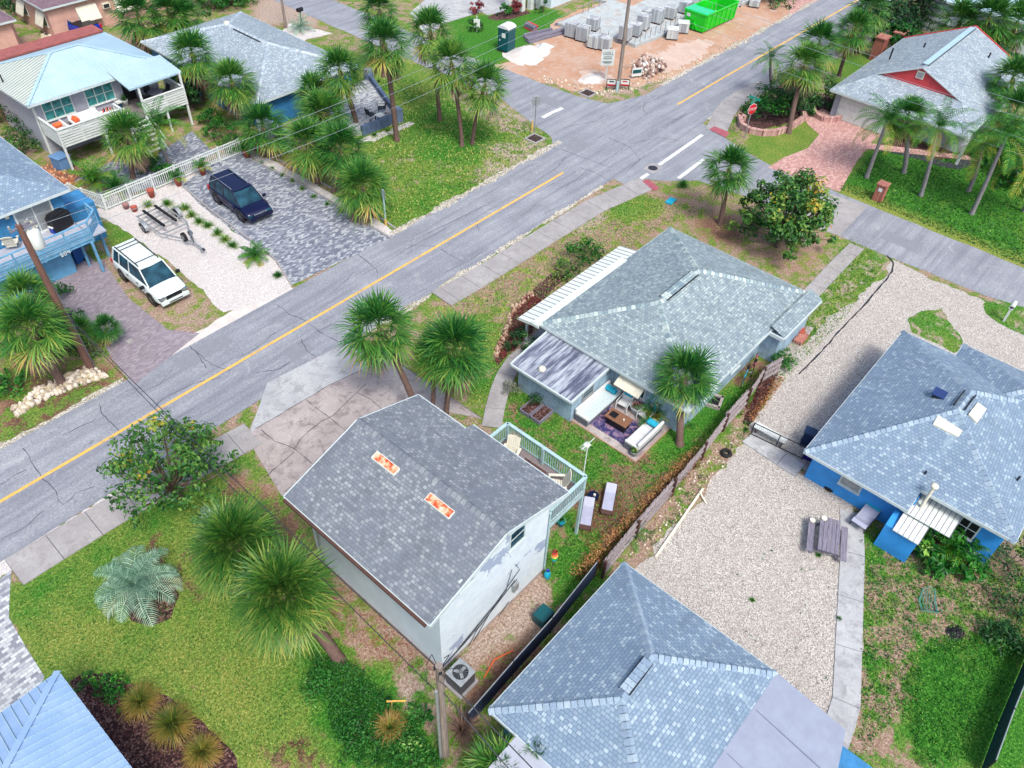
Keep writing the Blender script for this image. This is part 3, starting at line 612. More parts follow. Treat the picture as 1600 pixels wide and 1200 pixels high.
# ---------------------------------------------------------------- vehicles
def wheel_mb(T, x, y, r=.38, w=.25, s=1):
    t = MB(); t.cyl((x, y - w / 2, r), (x, y + w / 2, r), r, n=20); o = t.build('wheel', 'rubber', T, bevel=.03); m = MB(); yy = y + s * (w / 2 + .004)
    m.cyl((x, yy - s * .02, r), (x, yy, r), r * .62, n=16)
    for k in range(5):
        a = k * 1.2566; m.bar((x, yy + s * .012, r), (x + math.cos(a) * r * .56, yy + s * .012, r + math.sin(a) * r * .56), .03, .05)
    m.build('rim', 'steel', o)
    return o
def car(label, loc, rz, L, W, H, paint, kind='suv', cat='car', name='parked_suv', hood=.24, belt=.58, tail=.03, rail='dark_metal', group=None, big=True):
    T = thing(name, label, cat, loc, rz, group, True); h = L / 2; w = W / 2; zb = H * belt; zl = .32; hx = h - hood * L
    # lower body, lofted along the length
    st = [(-h, .62, zb - .1, .86), (-h + .06, .4, zb - .02, .95), (-h + .4, zl, zb, 1), (-h * .3, zl, zb, 1), (hx - .1, zl, zb, 1), (hx + .15, zl, zb - .01, .99), (h - .45, zl, zb - .09, .97), (h - .12, .34, zb - .17, .92), (h, .45, zb - .38, .82)]
    P = []; 
    for x, lo, hi, k in st:
        ww = w * k; P += [(x, -ww * .94, lo), (x, -ww, lo + .18), (x, -ww, lo + (hi - lo) * .6), (x, -ww * .95, hi - .05), (x, -ww * .84, hi), (x, 0, hi + .035), (x, ww * .84, hi), (x, ww * .95, hi - .05), (x, ww, lo + (hi - lo) * .6), (x, ww, lo + .18), (x, ww * .94, lo)]
    n = 11; F = [(k * n + i, (k + 1) * n + i, (k + 1) * n + i + 1, k * n + i + 1) for k in range(len(st) - 1) for i in range(n - 1)]
    F += [tuple(range(n)), tuple(range((len(st) - 1) * n, len(st) * n))[::-1], ]; F += [(k * n, k * n + n - 1, (k + 1) * n + n - 1, (k + 1) * n) for k in range(len(st) - 1)]
    b = MB(); b.add(P, F, 0, True); body = b.build('body', paint, T, sub=1)
    # greenhouse
    xr0 = -h + (.12 if kind == 'suv' else L * .40); xf0 = hx + .22; xr1 = xr0 + (.16 if kind == 'suv' else .12) + tail; xf1 = hx - .68; wb, wt = w * .9, w * .70; zt = H - .05
    lo = [(xr0, -wb, zb - .03), (xf0, -wb * .93, zb - .03), (xf0 + .02, 0, zb - .03), (xf0, wb * .93, zb - .03), (xr0, wb, zb - .03)]
    hi = [(xr1, -wt, zt), (xf1, -wt, zt), (xf1 + .0, 0, zt), (xf1, wt, zt), (xr1, wt, zt)]
    g = MB(); g.add(lo + hi, [(i, (i + 1) % 5, 5 + (i + 1) % 5, 5 + i) for i in range(5)] + [(5, 6, 7, 8, 9)]); g.build('window', 'glass', T)
    rf = MB(); q = [(xr1 - .05, -wt - .02), (xf1 + .02, -wt - .02), (xf1 + .1, 0), (xf1 + .02, wt + .02), (xr1 - .05, wt + .02)]; rf.prism(q, zt - .015, zt + .03); rf.prism([(a * .97 + .0, c * .86) for a, c in q], zt + .029, zt + .05)
    rf.build('roof', paint, T, bevel=.012)
    pl = MB()
    for s in (-1, 1):
        def side(x0, x1):     # a pillar quad on the side glass, slightly proud
            A = V((x0[0], s * (wb + .012), zb - .03)); B = V((x0[1], s * (wb + .012), zb - .03)); C = V((x1[1], s * (wt + .012), zt)); D = V((x1[0], s * (wt + .012), zt)); th = V((0, -s * .05, 0))
            pl.add([A, B, C, D, A + th, B + th, C + th, D + th], [(0, 1, 2, 3), (4, 7, 6, 5), (0, 3, 7, 4), (1, 5, 6, 2), (0, 4, 5, 1), (3, 2, 6, 7)])
        side((xr0 - .01, xr0 + .16), (xr1 - .02, xr1 + .14)); m = (xr0 + xf0) * .5 - .15; side((m, m + .09), (m + .02, m + .10))
        if kind == 'suv': m2 = xr0 + (m - xr0) * .42; side((m2, m2 + .10), (m2 + .04, m2 + .14))
        pl.bar((xf0 - .02, s * (wb * .93 + .01), zb), (xf1 - .02, s * (wt + .008), zt), .06, .07)
    pl.build('pillar', paint, T)
    for s in (-1, 1):
        for x in (h - .95, -h + L * .205): wheel_mb(T, x, s * (w - .14), .39 if big else .34, .26, s)
        for x in (h - .95, -h + L * .205): MB().cyl((x, s * (w - .05), .4), (x, s * (w + .012), .4), .47, n=20).build('wheel_arch', 'black', T)
        mm = MB(); mm.ob((xf0 - .25, s * (w + .13), zb + .06), (.16, .26, .17)); mm.build('mirror', 'black' if paint != 'car_navy' else paint, T, bevel=.03)
        hl = MB(); hl.ob((h - .1, s * w * .70, zb - .33), (.26, w * .34, .17), rz=-s * .22); hl.build('headlight', 'chrome' if paint == 'car_white' else 'glass', T, bevel=.02)
        tl = MB(); tl.box(-h - .02, s * w * .86 - .09, zb - .35, -h + .14, s * w * .86 + .09, zb - .02); tl.build('tail_light', 'red_sign', T)
        dh = MB()
        for x in (.35, -.75): dh.box(x, s * w - .01, zb - .2, x + .2, s * w + .03, zb - .15)
        dh.build('door_handle', 'chrome', T)
        if rail: r_ = MB(); r_.tube([(xr1 + .12, s * wt * .9, zt + .05), (xr1 + .2, s * wt * .9, zt + .12), (xf1 - .35, s * wt * .9, zt + .12), (xf1 - .25, s * wt * .9, zt + .05)], .035, 5); r_.build('roof_rail', rail, T)
    if paint == 'car_white':
        for x in (xr1 + .35, xr1 + .7, xf1 - .6): MB().bar((x, -wt * .9, zt + .11), (x, wt * .9, zt + .11), .035, .025).build('cross_bar', rail, T)
    if kind == 'pickup': MB().box(-h + .18, -w * .8, zb - .02, xr0 - .1, w * .8, zb + .045).build('load_bed', 'black', T)
    gr = MB(); gx = h + .0
    for k in range(3): gr.ob((gx - .02 + .0, 0, zb - .46 + k * .09), (.08, w * .98, .055))
    gr.build('grille', 'black' if paint == 'car_white' else 'chrome', T)
    bp = MB(); bp.ob((h - .02, 0, .52), (.26, W * .86, .24)); bp.ob((h + .1, 0, .5), (.04, W * .5, .07)); bp.build('bumper', paint, T, bevel=.05)
    rb = MB(); rb.ob((-h + .02, 0, .52), (.2, W * .9, .22)); rb.build('bumper', paint, T, bevel=.05)
    lb = MB(); lb.box(h + .115, -w * .42, .47, h + .125, w * .42, .53); lb.build('intake', 'black', T)
    return T
# ---------------------------------------------------------------- ground sheet with planted, sandy and mulched areas
xs = np.concatenate([[-700, -250, -80, -30], np.arange(-14, 112.01, .4), [130, 170, 300, 900]]); ys = np.concatenate([[-700, -250, -80, -40], np.arange(-22, 100.01, .4), [120, 160, 300, 900]])
XX, YY = np.meshgrid(xs, ys, indexing='ij'); NX, NY = XX.shape
gw = np.zeros((NX, NY, 3)); gw[...] = (.52, .5, .3)
def inside(poly):
    m = np.zeros(XX.shape, bool); n = len(poly)
    for i in range(n):
        x0, y0 = poly[i]; x1, y1 = poly[(i + 1) % n]
        if y0 == y1: continue
        c = ((y0 > YY) != (y1 > YY)) & (XX < (x1 - x0) * (YY - y0) / (y1 - y0) + x0); m ^= c
    return m
AREAS = [
 ([(0, 600), (190, 585), (178, 605), (0, 705)], (.58, .45, .8)), ([(0, 560), (190, 575), (100, 655), (0, 690)], (.5, .6, .85)),
 ([(15, 935), (215, 795), (330, 745), (445, 790), (480, 860), (510, 960), (560, 1060), (520, 1200), (60, 1200), (60, 1060)], (.98, .46, .6)),
 ([(15, 925), (60, 900), (230, 800), (300, 770), (270, 830), (120, 930), (40, 960)], (.98, .75, .6)),
 ([(180, 860), (250, 820), (330, 900), (330, 960), (260, 930)], (.62, .3, .85)), ([(230, 1010), (400, 1020), (420, 1090), (300, 1100)], (.86, .15, .5)), ([(60, 980), (150, 960), (190, 1010), (90, 1040)], (.9, .2, .5)), ([(120, 1150), (200, 1100), (380, 1130), (420, 1200), (100, 1200)], (.9, .3, .6)),
 ([(330, 740), (445, 780), (530, 900), (500, 980), (440, 880), (360, 830)], (.42, .6, .8)),
 ([(500, 890), (540, 900), (690, 1040), (690, 1075), (560, 1040), (520, 970)], (.40, .5, .32)),
 ([(460, 1000), (560, 1040), (680, 1060), (690, 1200), (600, 1200), (500, 1090)], (.66, .85, .35)), ([(470, 1020), (600, 1060), (620, 1120), (700, 1200), (520, 1200)], (1.05, 1.05, .7)),
 ([(600, 1060), (660, 1040), (690, 1080), (680, 1130), (640, 1120)], (.42, .8, .15)), ([(420, 1150), (470, 1130), (540, 1200), (430, 1200)], (.5, .3, 1.0)),
 ([(715, 1030), (800, 945), (850, 895), (880, 880), (860, 960), (790, 1080), (740, 1080)], (.16, .6, .12)), ([(730, 1080), (760, 1040), (830, 1000), (840, 1020), (760, 1100)], (.3, .7, 1.0)),
 ([(850, 850), (910, 840), (960, 880), (900, 980), (860, 960)], (.8, 1.0, .5)),
 ([(570, 110), (640, 95), (860, 195), (862, 235), (760, 300), (625, 365), (570, 330), (520, 260), (480, 90)], (.74, .55, .15)),
 ([(640, 165), (740, 160), (800, 210), (760, 260), (650, 250)], (.95, .95, .3)), ([(560, 100), (620, 95), (690, 130), (640, 180), (570, 170)], (.95, .55, .3)), ([(760, 220), (860, 220), (800, 280), (740, 290)], (.42, .4, .05)), ([(680, 130), (790, 160), (850, 200), (800, 215), (730, 180)], (.42, .4, .1)),  # first area: lush lawn, its deeper green also carries the palms' shade
 ([(600, 330), (660, 290), (740, 290), (640, 360)], (.95, .8, .3)),
 ([(470, 65), (580, 90), (560, 130), (480, 100)], (.9, .6, .3)), ([(400, 20), (470, 35), (480, 60), (420, 50)], (.6, .5, .6)), ([(0, 60), (130, 60), (250, 60), (60, 110), (0, 110)], (.35, .4, .35)), ([(400, 0), (480, 0), (500, 40), (400, 40)], (.1, .4, .1)),
 ([(700, 30), (860, 15), (880, 25), (790, 95), (770, 105), (720, 80)], (1.15, 1.1, .5)),
 ([(840, 125), (960, 155), (1040, 130), (1180, 60), (1240, 30), (1260, 10), (1240, 5), (1150, 20), (1000, 100)], (.38, .7, .15)), ([(900, 140), (1000, 150), (1060, 120), (1000, 150)], (.8, .7, .3)),
 ([(1185, 185), (1290, 190), (1285, 215), (1200, 262), (1170, 230)], (1.05, .42, .5)), ([(1310, 85), (1400, 85), (1340, 150), (1300, 130)], (1.05, .7, .5)),
 ([(1310, 300), (1370, 225), (1600, 230), (1600, 418), (1450, 360)], (1.2, 1.1, .5)), ([(1308, 296), (1330, 290), (1600, 400), (1600, 425), (1305, 305)], (.95, .2, .4)),
 ([(690, 470), (800, 400), (1010, 292), (1060, 300), (1120, 300), (1310, 365), (1270, 440), (1050, 350), (850, 500), (780, 600), (640, 570), (620, 560)], (.42, .3, .36)),
 ([(640, 465), (800, 372), (990, 288), (1000, 295), (800, 390), (660, 475)], (.9, .6, .5)), ([(880, 330), (930, 310), (960, 340), (900, 370)], (.3, .3, .1)), ([(940, 330), (1000, 300), (1040, 330), (980, 350)], (.82, .6, .3)), ([(1090, 340), (1140, 340), (1160, 380), (1100, 370)], (.3, .3, .75)),
 ([(640, 560), (760, 640), (800, 560), (780, 480), (700, 500)], (.72, .6, .35)), ([(650, 575), (760, 640), (770, 600), (700, 560)], (.95, .8, .4)),
 ([(785, 600), (820, 580), (900, 660), (1000, 720), (1080, 640), (1200, 560), (1215, 580), (1100, 690), (900, 880), (790, 670)], (.68, .85, .55)), ([(940, 740), (1000, 690), (1060, 710), (960, 850), (900, 800)], (.40, .8, .62)), ([(1000, 700), (1080, 640), (1200, 570), (1160, 620), (1060, 720)], (1.0, 1.1, .6)), ([(880, 770), (970, 750), (980, 820), (920, 840)], (.25, .6, .85)), ([(1130, 585), (1190, 560), (1210, 580), (1160, 610)], (.5, .5, .7)),
 ([(1270, 440), (1330, 360), (1395, 405), (1320, 500), (1180, 640), (1165, 640), (1220, 560)], (.62, .62, .05)), ([(1165, 690), (1190, 650), (1100, 760), (1000, 880), (960, 880), (1040, 800)], (.30, .5, .35)),
 ([(1340, 820), (1600, 880), (1600, 1200), (1310, 1200), (1345, 1100)], (.42, .75, .34)), ([(1440, 1010), (1600, 1000), (1600, 1200), (1440, 1200), (1420, 1120)], (1.1, 1.1, .5)), ([(1560, 1100), (1600, 1040), (1600, 1200), (1530, 1200)], (1.3, 1.5, .5)), ([(1345, 820), (1400, 840), (1420, 870), (1350, 900)], (.85, 1.1, .4)), ([(1350, 900), (1362, 900), (1362, 1060), (1345, 1120)], (.8, 1.1, .4)),
 ([(155, 340), (165, 345), (210, 375), (230, 390), (180, 390)], (1.0, .7, .4)), ([(160, 390), (230, 385), (345, 480), (300, 520), (262, 515), (200, 470)], (.34, .3, .25)), ([(235, 385), (250, 392), (345, 470), (335, 490)], (.7, .35, .3)),
 ([(60, 250), (130, 260), (160, 300), (130, 320), (100, 300)], (.15, .4, .75)),
]
for poly, val in AREAS: gw[inside(gp(poly))] = val
for _ in range(1):
    g2 = gw.copy()
    for ax in (0, 1): g2 = (g2 + np.roll(g2, 1, ax) + np.roll(g2, -1, ax)) / 3
    gw = g2
zz = np.zeros_like(XX)
vv = np.stack([XX, YY, zz], -1).reshape(-1, 3)
ii = np.arange(NX * NY).reshape(NX, NY); q = np.stack([ii[:-1, :-1], ii[1:, :-1], ii[1:, 1:], ii[:-1, 1:]], -1).reshape(-1, 4)
me = bpy.data.meshes.new('ground'); me.vertices.add(len(vv)); me.vertices.foreach_set('co', vv.ravel()); me.loops.add(q.size); me.loops.foreach_set('vertex_index', q.ravel())
me.polygons.add(len(q)); me.polygons.foreach_set('loop_start', np.arange(len(q)) * 4); me.update(calc_edges=True)
ca = me.color_attributes.new('gw', 'FLOAT_COLOR', 'POINT'); ca.data.foreach_set('color', np.concatenate([gw.reshape(-1, 3), np.ones((NX * NY, 1))], 1).ravel())
me.materials.append(MT['ground']); go = bpy.data.objects.new('ground', me); COL.objects.link(go); tag(go, kind='structure')
# ---------------------------------------------------------------- roads
road = sheet('road', [(-60, 27.85), (300, 27.85), (300, 34.05), (-60, 34.05)], .016, 'asphalt')
sheet('side_street', jag([(47.9, 34), (52.3, 34), (52.3, 160), (47.9, 160)], .06, .5, 3), .010, 'asphalt')
sheet('side_street', jag([(49.4, 28), (49.2, 14.5), (49.2, 11), (49.7, 0), (49.8, -60), (54.4, -60), (54.4, 28)], .05, .5, 4), .010, 'asphalt')
sheet('road', gp([(700, 112), (760, 135), (815, 180), (862, 215), (864, 235), (800, 275), (900, 300), (1100, 150), (1060, 118), (1010, 148), (950, 162), (900, 150), (840, 128), (790, 108)]), .013, 'asphalt', .05)
sheet('road', gp([(980, 290), (1008, 280), (1045, 283), (1090, 282), (1160, 305), (1230, 330), (1300, 300), (1210, 262), (1160, 235), (1128, 212), (1108, 200), (1095, 190), (1140, 160), (900, 250)]), .012, 'asphalt', .03)
sheet('street_apron', gp([(1218, 338), (1297, 303), (1355, 323), (1312, 369)]), .0165, 'concrete', 0)
mb = MB(); strip(mb, [(-60, 31.0), (42.4, 31.0)], .17, .021); mb.build('centre_line', 'yellow', road)
mb = MB(); strip(mb, [(57.9, 31.15), (120, 31.0)], .17, .021); mb.build('centre_line', 'yellow', road)
for nm, a, b_ in (('crosswalk_line', (1030, 258), (1097, 211)), ('crosswalk_line', (1060, 279), (1100, 249)), ('crosswalk_line', (1000, 280), (1013, 272)), ('stop_line', (848, 184), (861, 177)), ('stop_line', (861, 177), (879, 169)), ('crosswalk_line', (1240, 318), (1249, 333))):
    mb = MB(); a, b_ = gp([a])[0], gp([b_])[0]; strip(mb, [a, b_], .34 if nm == 'stop_line' else .28, .022); mb.build(nm, 'white_line', road)
CR = [[(36, 700), (50, 720), (68, 748), (82, 762), (90, 776)], [(155, 630), (160, 648), (175, 662), (188, 678), (204, 692)], [(90, 778), (100, 790), (120, 770), (148, 760)], [(0, 842), (35, 828), (52, 812), (70, 798)], [(432, 475), (452, 492), (480, 502), (500, 518), (528, 534)], [(472, 530), (478, 548), (492, 556)],
 [(558, 398), (575, 410), (588, 420), (590, 428)], [(400, 583), (420, 580), (438, 577), (452, 567)], [(690, 390), (705, 400), (722, 408)], [(745, 345), (748, 362)], [(630, 382), (655, 385), (680, 385)], [(850, 228), (880, 235), (920, 250), (955, 262)], [(885, 245), (870, 262), (850, 275), (820, 295)], [(700, 293), (740, 286), (790, 268)],
 [(950, 215), (985, 230), (1000, 250), (980, 268)], [(1008, 160), (1005, 172), (1012, 178)], [(1042, 186), (1058, 187), (1072, 178)], [(300, 545), (330, 570), (360, 580)], [(298, 540), (312, 560), (322, 575)], [(880, 200), (930, 190), (980, 165)], [(905, 262), (925, 268), (955, 285)], [(985, 225), (1030, 215), (1060, 220)], [(370, 560), (400, 545), (430, 520)], [(240, 640), (252, 625), (300, 600), (345, 590)],
 [(0, 758), (20, 745), (42, 734)], [(98, 680), (120, 670), (150, 655)], [(520, 455), (540, 440), (553, 425)], [(640, 378), (700, 350), (760, 320)], [(150, 735), (165, 722), (178, 720)], [(840, 300), (870, 285), (900, 268)]]
mb = MB(); 
for c in CR: strip(mb, gp(c), .036, .0205, .05)
rr = random.Random(5)
for i in range(26):
    x = rr.uniform(-8, 110); y = rr.choice([28.6, 29.6, 32.4, 33.4]) + rr.uniform(-.3, .3); L = rr.uniform(1.5, 5); strip(mb, [(x, y), (x + L * .5, y + rr.uniform(-.2, .2)), (x + L, y + rr.uniform(-.3, .3))], .024, .0205, .05)
mb.build('crack', 'crack', road)
for p in ((438, 130 + 0), ):
    pass
# gravelly white edges along the road
sheet('verge', jag([(-6, 27.2), (7.6, 27.2), (8.0, 27.9), (-6, 27.9)], .16, .25, 8), .008, 'gravel_white')
sheet('verge', jag([(10.5, 33.95), (20.4, 33.95), (20.3, 34.5), (16.4, 34.9), (13.2, 34.7), (10.5, 34.5)], .12, .3, 9), .009, 'sand_white')
sheet('verge', jag([(-20, 33.9), (9.6, 33.9), (9.6, 34.35), (-20, 34.35)], .2, .22, 10), .009, 'dirt')
sheet('verge', jag([(20.5, 27.95), (43, 27.95), (43, 27.7), (20.5, 27.6)], .14, .22, 11), .0175, 'dirt')
sheet('verge', jag([(28.3, 33.9), (46, 33.9), (46, 34.35), (28.3, 34.35)], .2, .22, 12), .0175, 'dirt')
sheet('verge', jag([(57.5, 27.7), (120, 27.7), (120, 27.9), (57.5, 28.0)], .14, .25, 13), .0175, 'dirt'); sheet('verge', jag([(60, 34.0), (120, 34.0), (120, 34.3), (60, 34.4)], .2, .25, 14), .0175, 'dirt')
rr = random.Random(15); mb = MB()
for x, y, a, b_ in ((-3, 29.0, 2.4, .9), (12, 32.6, 3.2, 1.0), (16.5, 28.9, 1.4, 1.2), (27, 32.7, 2.0, .8), (35, 29.2, 3.0, .7), (60, 28.9, 3.4, .9), (70, 33.0, 2.6, .8), (45.5, 32.0, 1.6, 1.6), (50, 38, 1.2, 2.0), (51, 8, 1.2, 2.4)):
    p_ = jag([(x, y), (x + a, y), (x + a, y + b_), (x, y + b_)], .05, .2, int(x * 3) + 50); mb.face([(q[0], q[1], .0185) for q in p_])
struct('road_patch', mb, m_concrete('asphalt_patch', (126, 130, 142), (138, 142, 154), (150, 153, 164), 3))
# ---------------------------------------------------------------- sidewalks and paths
P = lambda *a: gp(a)
slabs('sidewalk', P((1012, 286), (985, 298), (930, 322), (868, 360), (800, 402), (742, 438), (690, 468)), 1.7, 1.75)
slabs('sidewalk', P((22, 895), (110, 840), (200, 786), (300, 730), (396, 678)), 1.75, 1.75)
sheet('sidewalk_ramp', P((1003, 284), (1013, 281), (1031, 295), (1021, 299)), .056, 'concrete_red')
slabs('sidewalk', P((1118, 206), (1135, 170), (1160, 150), (1230, 118), (1330, 70), (1500, -10)), 1.7, 1.75)
sheet('sidewalk_ramp', P((1108, 203), (1116, 198), (1140, 208), (1134, 216)), .056, 'concrete_red')
slabs('footpath', [(48.9, 11.1), (46.5, 11.1), (42.3, 11.0), (40.0, 11.0)], 1.0, 1.2)
slabs('footpath', P((768, 668), (776, 625), (788, 590), (808, 560), (845, 535)), 1.0, 1.3)
sheet('driveway', P((420, 601), (541, 536), (620, 566), (680, 603), (755, 655), (680, 640), (520, 800), (440, 775), (385, 683)), .018, 'concrete_old')
sheet('driveway', P((388, 683), (418, 598), (541, 536), (604, 560), (515, 602), (400, 670)), .022, 'concrete_light')
mb = MB()
for c in ([(400, 670), (515, 602), (604, 560)], [(478, 625), (540, 673), (560, 690)], [(690, 455), (700, 455)], [(408, 672), (430, 690), (458, 700), (488, 725)], [(460, 706), (412, 748)], [(460, 702), (470, 685), (500, 660), (520, 650), (540, 630), (572, 600)], [(560, 615), (580, 625), (596, 640)], [(620, 566), (755, 655)]): strip(mb, P(*c), .035, .024, .02)
mb.build('joint', 'crack', bpy.data.objects['driveway'])
sheet('driveway', P((150, 455 - 45), (160, 405), (200, 465), (262, 515), (312, 521), (210, 602), (185, 575), (158, 532), (70, 452), (60, 400), (110, 370)), .017, 'paver_purple')
sheet('driveway', P((285, 290), (320, 262), (378, 238), (395, 248), (480, 290), (612, 371), (455, 446), (430, 405), (370, 365), (310, 318)), .018, 'paver_grey')
sheet('gravel_bed', P((150, 335), (165, 300), (235, 310), (300, 270), (300, 298), (330, 335), (400, 385), (432, 408), (455, 448), (420, 470), (350, 488), (300, 440), (225, 380)), .012, 'gravel_white', .12)
sheet('gravel_bed', P((150, 335), (190, 312), (240, 297), (300, 262), (378, 232), (380, 243), (320, 266), (285, 292), (250, 315)), .0125, 'gravel_white', .1)
sheet('gravel_bed', P((378, 230), (398, 236), (470, 275), (560, 325), (615, 362), (612, 374), (540, 335), (480, 293), (400, 250)), .013, 'gravel_white', .08)
mb = MB()
for a in ([(386, 226), (470, 268), (560, 318), (618, 358)], [(392, 250), (480, 293), (612, 374)], [(286, 292), (330, 330), (400, 382), (432, 408), (456, 447)]):
    w_ = gp(a)
    for i in range(len(w_) - 1): mb.bar((*w_[i], .05), (*w_[i + 1], .05), .1, .12)
tag(mb.build('edging', 'concrete'), kind='structure')
sheet('gravel_lot', P((1165, 692), (1205, 712), (1252, 742), (1330, 780), (1345, 815), (1338, 1130), (1300, 1200), (1200, 1200), (950, 1000), (1000, 880), (1060, 815), (1105, 765), (1150, 700)), .009, 'gravel_shell', .22)
sheet('gravel_lot', P((1396, 407), (1470, 442), (1600, 495), (1700, 540), (1700, 640), (1520, 620), (1420, 570), (1260, 735), (1170, 672), (1190, 640), (1225, 560), (1318, 480), (1385, 432)), .010, 'gravel_shell', .18)
sheet('grass_island', P((1418, 500), (1440, 486), (1470, 482), (1480, 500), (1505, 535), (1490, 552), (1425, 520)), .0145, 'ground', .1); sheet('grass_island', P((1536, 475), (1560, 468), (1600, 480), (1640, 495), (1640, 530), (1600, 524), (1560, 505), (1540, 490)), .0145, 'ground', .08)
for o in [o for o in COL.objects if o.name.startswith('grass_island')]:
    c_ = o.data.color_attributes.new('gw', 'FLOAT_COLOR', 'POINT'); c_.data.foreach_set('color', [.66, .8, .12, 1] * len(o.data.vertices))
slabs('footpath', P((1168, 683), (1205, 708), (1250, 736)), 1.0, 2.0, .06, 'concrete_light')
slabs('footpath', P((1330, 800), (1332, 860), (1327, 980), (1322, 1100), (1290, 1200)), 1.05, 2.4, .05, 'concrete_light')
mb = MB(); strip(mb, P((1385, 400), (1396, 410), (1393, 425), (1384, 438), (1350, 478), (1320, 508), (1285, 548), (1248, 585)), .09, .03, .03); struct('gravel_edging', mb, 'dark_metal')
sheet('driveway', P((1200, 262), (1225, 246), (1262, 232), (1280, 210), (1262, 195), (1255, 180), (1285, 170), (1315, 183), (1365, 200), (1368, 215), (1340, 250), (1312, 300)), .017, 'paver_pink')
slabs('footpath', P((1352, 228), (1400, 236), (1440, 246), (1470, 256), (1495, 260), (1520, 248)), 1.0, 30, .04, 'paver_pink')
sheet('driveway', P((0, 905), (18, 890), (15, 935), (14, 965), (40, 1010), (70, 1058), (60, 1075), (0, 1120), (-80, 1160), (-80, 960)), .012, 'paver_light')
sheet('courtyard', P((225, 255), (300, 205), (330, 235), (360, 225), (250, 290), (210, 300), (150, 320), (110, 285), (200, 240)), .010, 'paver_grey', 0)
sheet('driveway', P((640, 20), (700, -30), (900, -30), (780, 10), (690, 38), (668, 60)), .011, 'concrete_light'); sheet('driveway', P((430, 60), (452, 36), (520, 52), (478, 62), (458, 75)), .011, 'gravel_white', .1)
sheet('sidewalk', P((742, 14), (770, 5), (810, 5), (790, 17), (762, 24)), .014, 'concrete_light')
sheet('footpath', P((1216, 558), (1245, 508), (1272, 512), (1245, 550)), .02, 'concrete_old')
sheet('footpath', P((1238, 722), (1260, 716), (1385, 785), (1360, 800)), .018, 'concrete_old')
# construction lot
sheet('sand_lot', P((770, 105), (810, 90), (840, 60), (870, 30), (1000, -20), (1290, -20), (1240, 40), (1100, 105), (1000, 135), (900, 142), (850, 130), (800, 118)), .006, 'sand', .4, .5)
sheet('white_sand_patch', P((1000, 90), (1090, 60), (1120, 65), (1080, 100), (1010, 120)), .0075, 'sand_pale', .5, .25); sheet('white_sand_patch', P((905, 112), (940, 110), (960, 125), (940, 133), (912, 128)), .0078, 'sand_pale', .4, .25)
sheet('path', P((1225, -10), (1290, -25), (1292, 0), (1235, 25)), .012, 'paver_pink')
# mulch beds
MULCH = MB()
def bed(poly, n, cols, seed, size=.05, soil=(.0, .5, 1.0), ztop=.05, name='mulch_bed'):
    p = jag(gp(poly), .06, .3, seed); mb = MB(); mb.face([(x, y, .0085 + seed * .0001) for x, y in p]); o = mb.build(name, cols); tag(o, kind='structure')
    return o
bed([(108, 1065), (130, 1052), (165, 1052), (215, 1075), (255, 1085), (320, 1130), (370, 1185), (372, 1215), (190, 1215)], 0, 'mulch', 3); bed([(200, 905), (228, 896), (262, 905), (280, 930), (268, 965), (235, 978), (205, 970), (195, 940)], 0, 'mulch', 4)
for c_, n_ in (((1105, 1130),0),): pass
bed([(772, 560), (800, 480), (830, 455), (870, 420), (885, 430), (850, 470), (830, 520), (800, 550), (778, 572)], 0, 'mulch', 5)
bed([(1158, 205), (1150, 185), (1165, 165), (1200, 150), (1250, 160), (1258, 175), (1240, 190), (1200, 200)], 0, 'mulch', 6); bed([(1270, 168), (1290, 150), (1315, 165), (1310, 186), (1285, 184)], 0, 'mulch', 7)
bed([(1160, 660), (1190, 585), (1218, 575), (1200, 620), (1172, 668)], 0, 'mulch', 8); bed([(1375, 225), (1400, 215), (1520, 240), (1505, 248), (1460, 250), (1410, 238)], 0, 'mulch', 9)
bed([(760, 28), (790, 14), (815, 12), (830, 20), (800, 30), (775, 32)], 0, 'mulch', 10)
# ================================================================ HOUSES
# ---- two-storey house with gable roof
T = thing('gable_house', 'two-storey white stucco house with slate-grey gable roof and two rust-stained skylights', 'house', (9.5, 10.6, 0))
x0, x1, y0, y1 = 9.5, 15.6, 10.6, 18.1; rx, rz_ = 12.8, 6.05; ex0, ez0, ex1, ez1 = 8.88, 4.72, 16.55, 4.88; ry0, ry1 = 10.42, 18.5
def roofz(x): return ez0 + (rz_ - ez0) * (x - ex0) / (rx - ex0) if x < rx else ez1 + (rz_ - ez1) * (x - ex1) / (rx - ex1)
mb = MB(); th = .14
mb.roof([(ex0, ry0, ez0), (ex0, ry1, ez0), (rx, ry1, rz_), (rx, ry0, rz_)]); mb.roof([(ex1, ry0, ez1), (ex1, 15.65, ez1), (rx, 15.65, rz_), (rx, ry0, rz_)]); mb.roof([(ex1 - .45, 15.65, ez1 + .14), (ex1 - .45, ry1, ez1 + .14), (rx, ry1, rz_), (rx, 15.65, rz_)])
rf = mb.build('roof', 'sh_dark', T); ridge_caps(rf, [(V((rx, ry0, rz_)), V((rx, ry1, rz_)))], 'sh_dark', .34)
mb = MB()
for y in (ry0 - .02, ry1 + .02):
    xe = ex1 if y < 12 else ex1 - .45; ze = roofz(xe)
    mb.bar((ex0, y, ez0 - .09), (rx, y, rz_ - .09), .05, .17); mb.bar((xe, y, ze - .09), (rx, y, rz_ - .09), .05, .17)
mb.bar((ex0 - .03, ry0, ez0 - .1), (ex0 - .03, ry1, ez0 - .1), .04, .17); mb.bar((ex1 + .03, ry0, ez1 - .1), (ex1 + .03, 15.65, ez1 - .1), .04, .17); mb.bar((ex1 - .42, 15.65, ez1 + .04), (ex1 - .42, ry1, ez1 + .04), .04, .17)
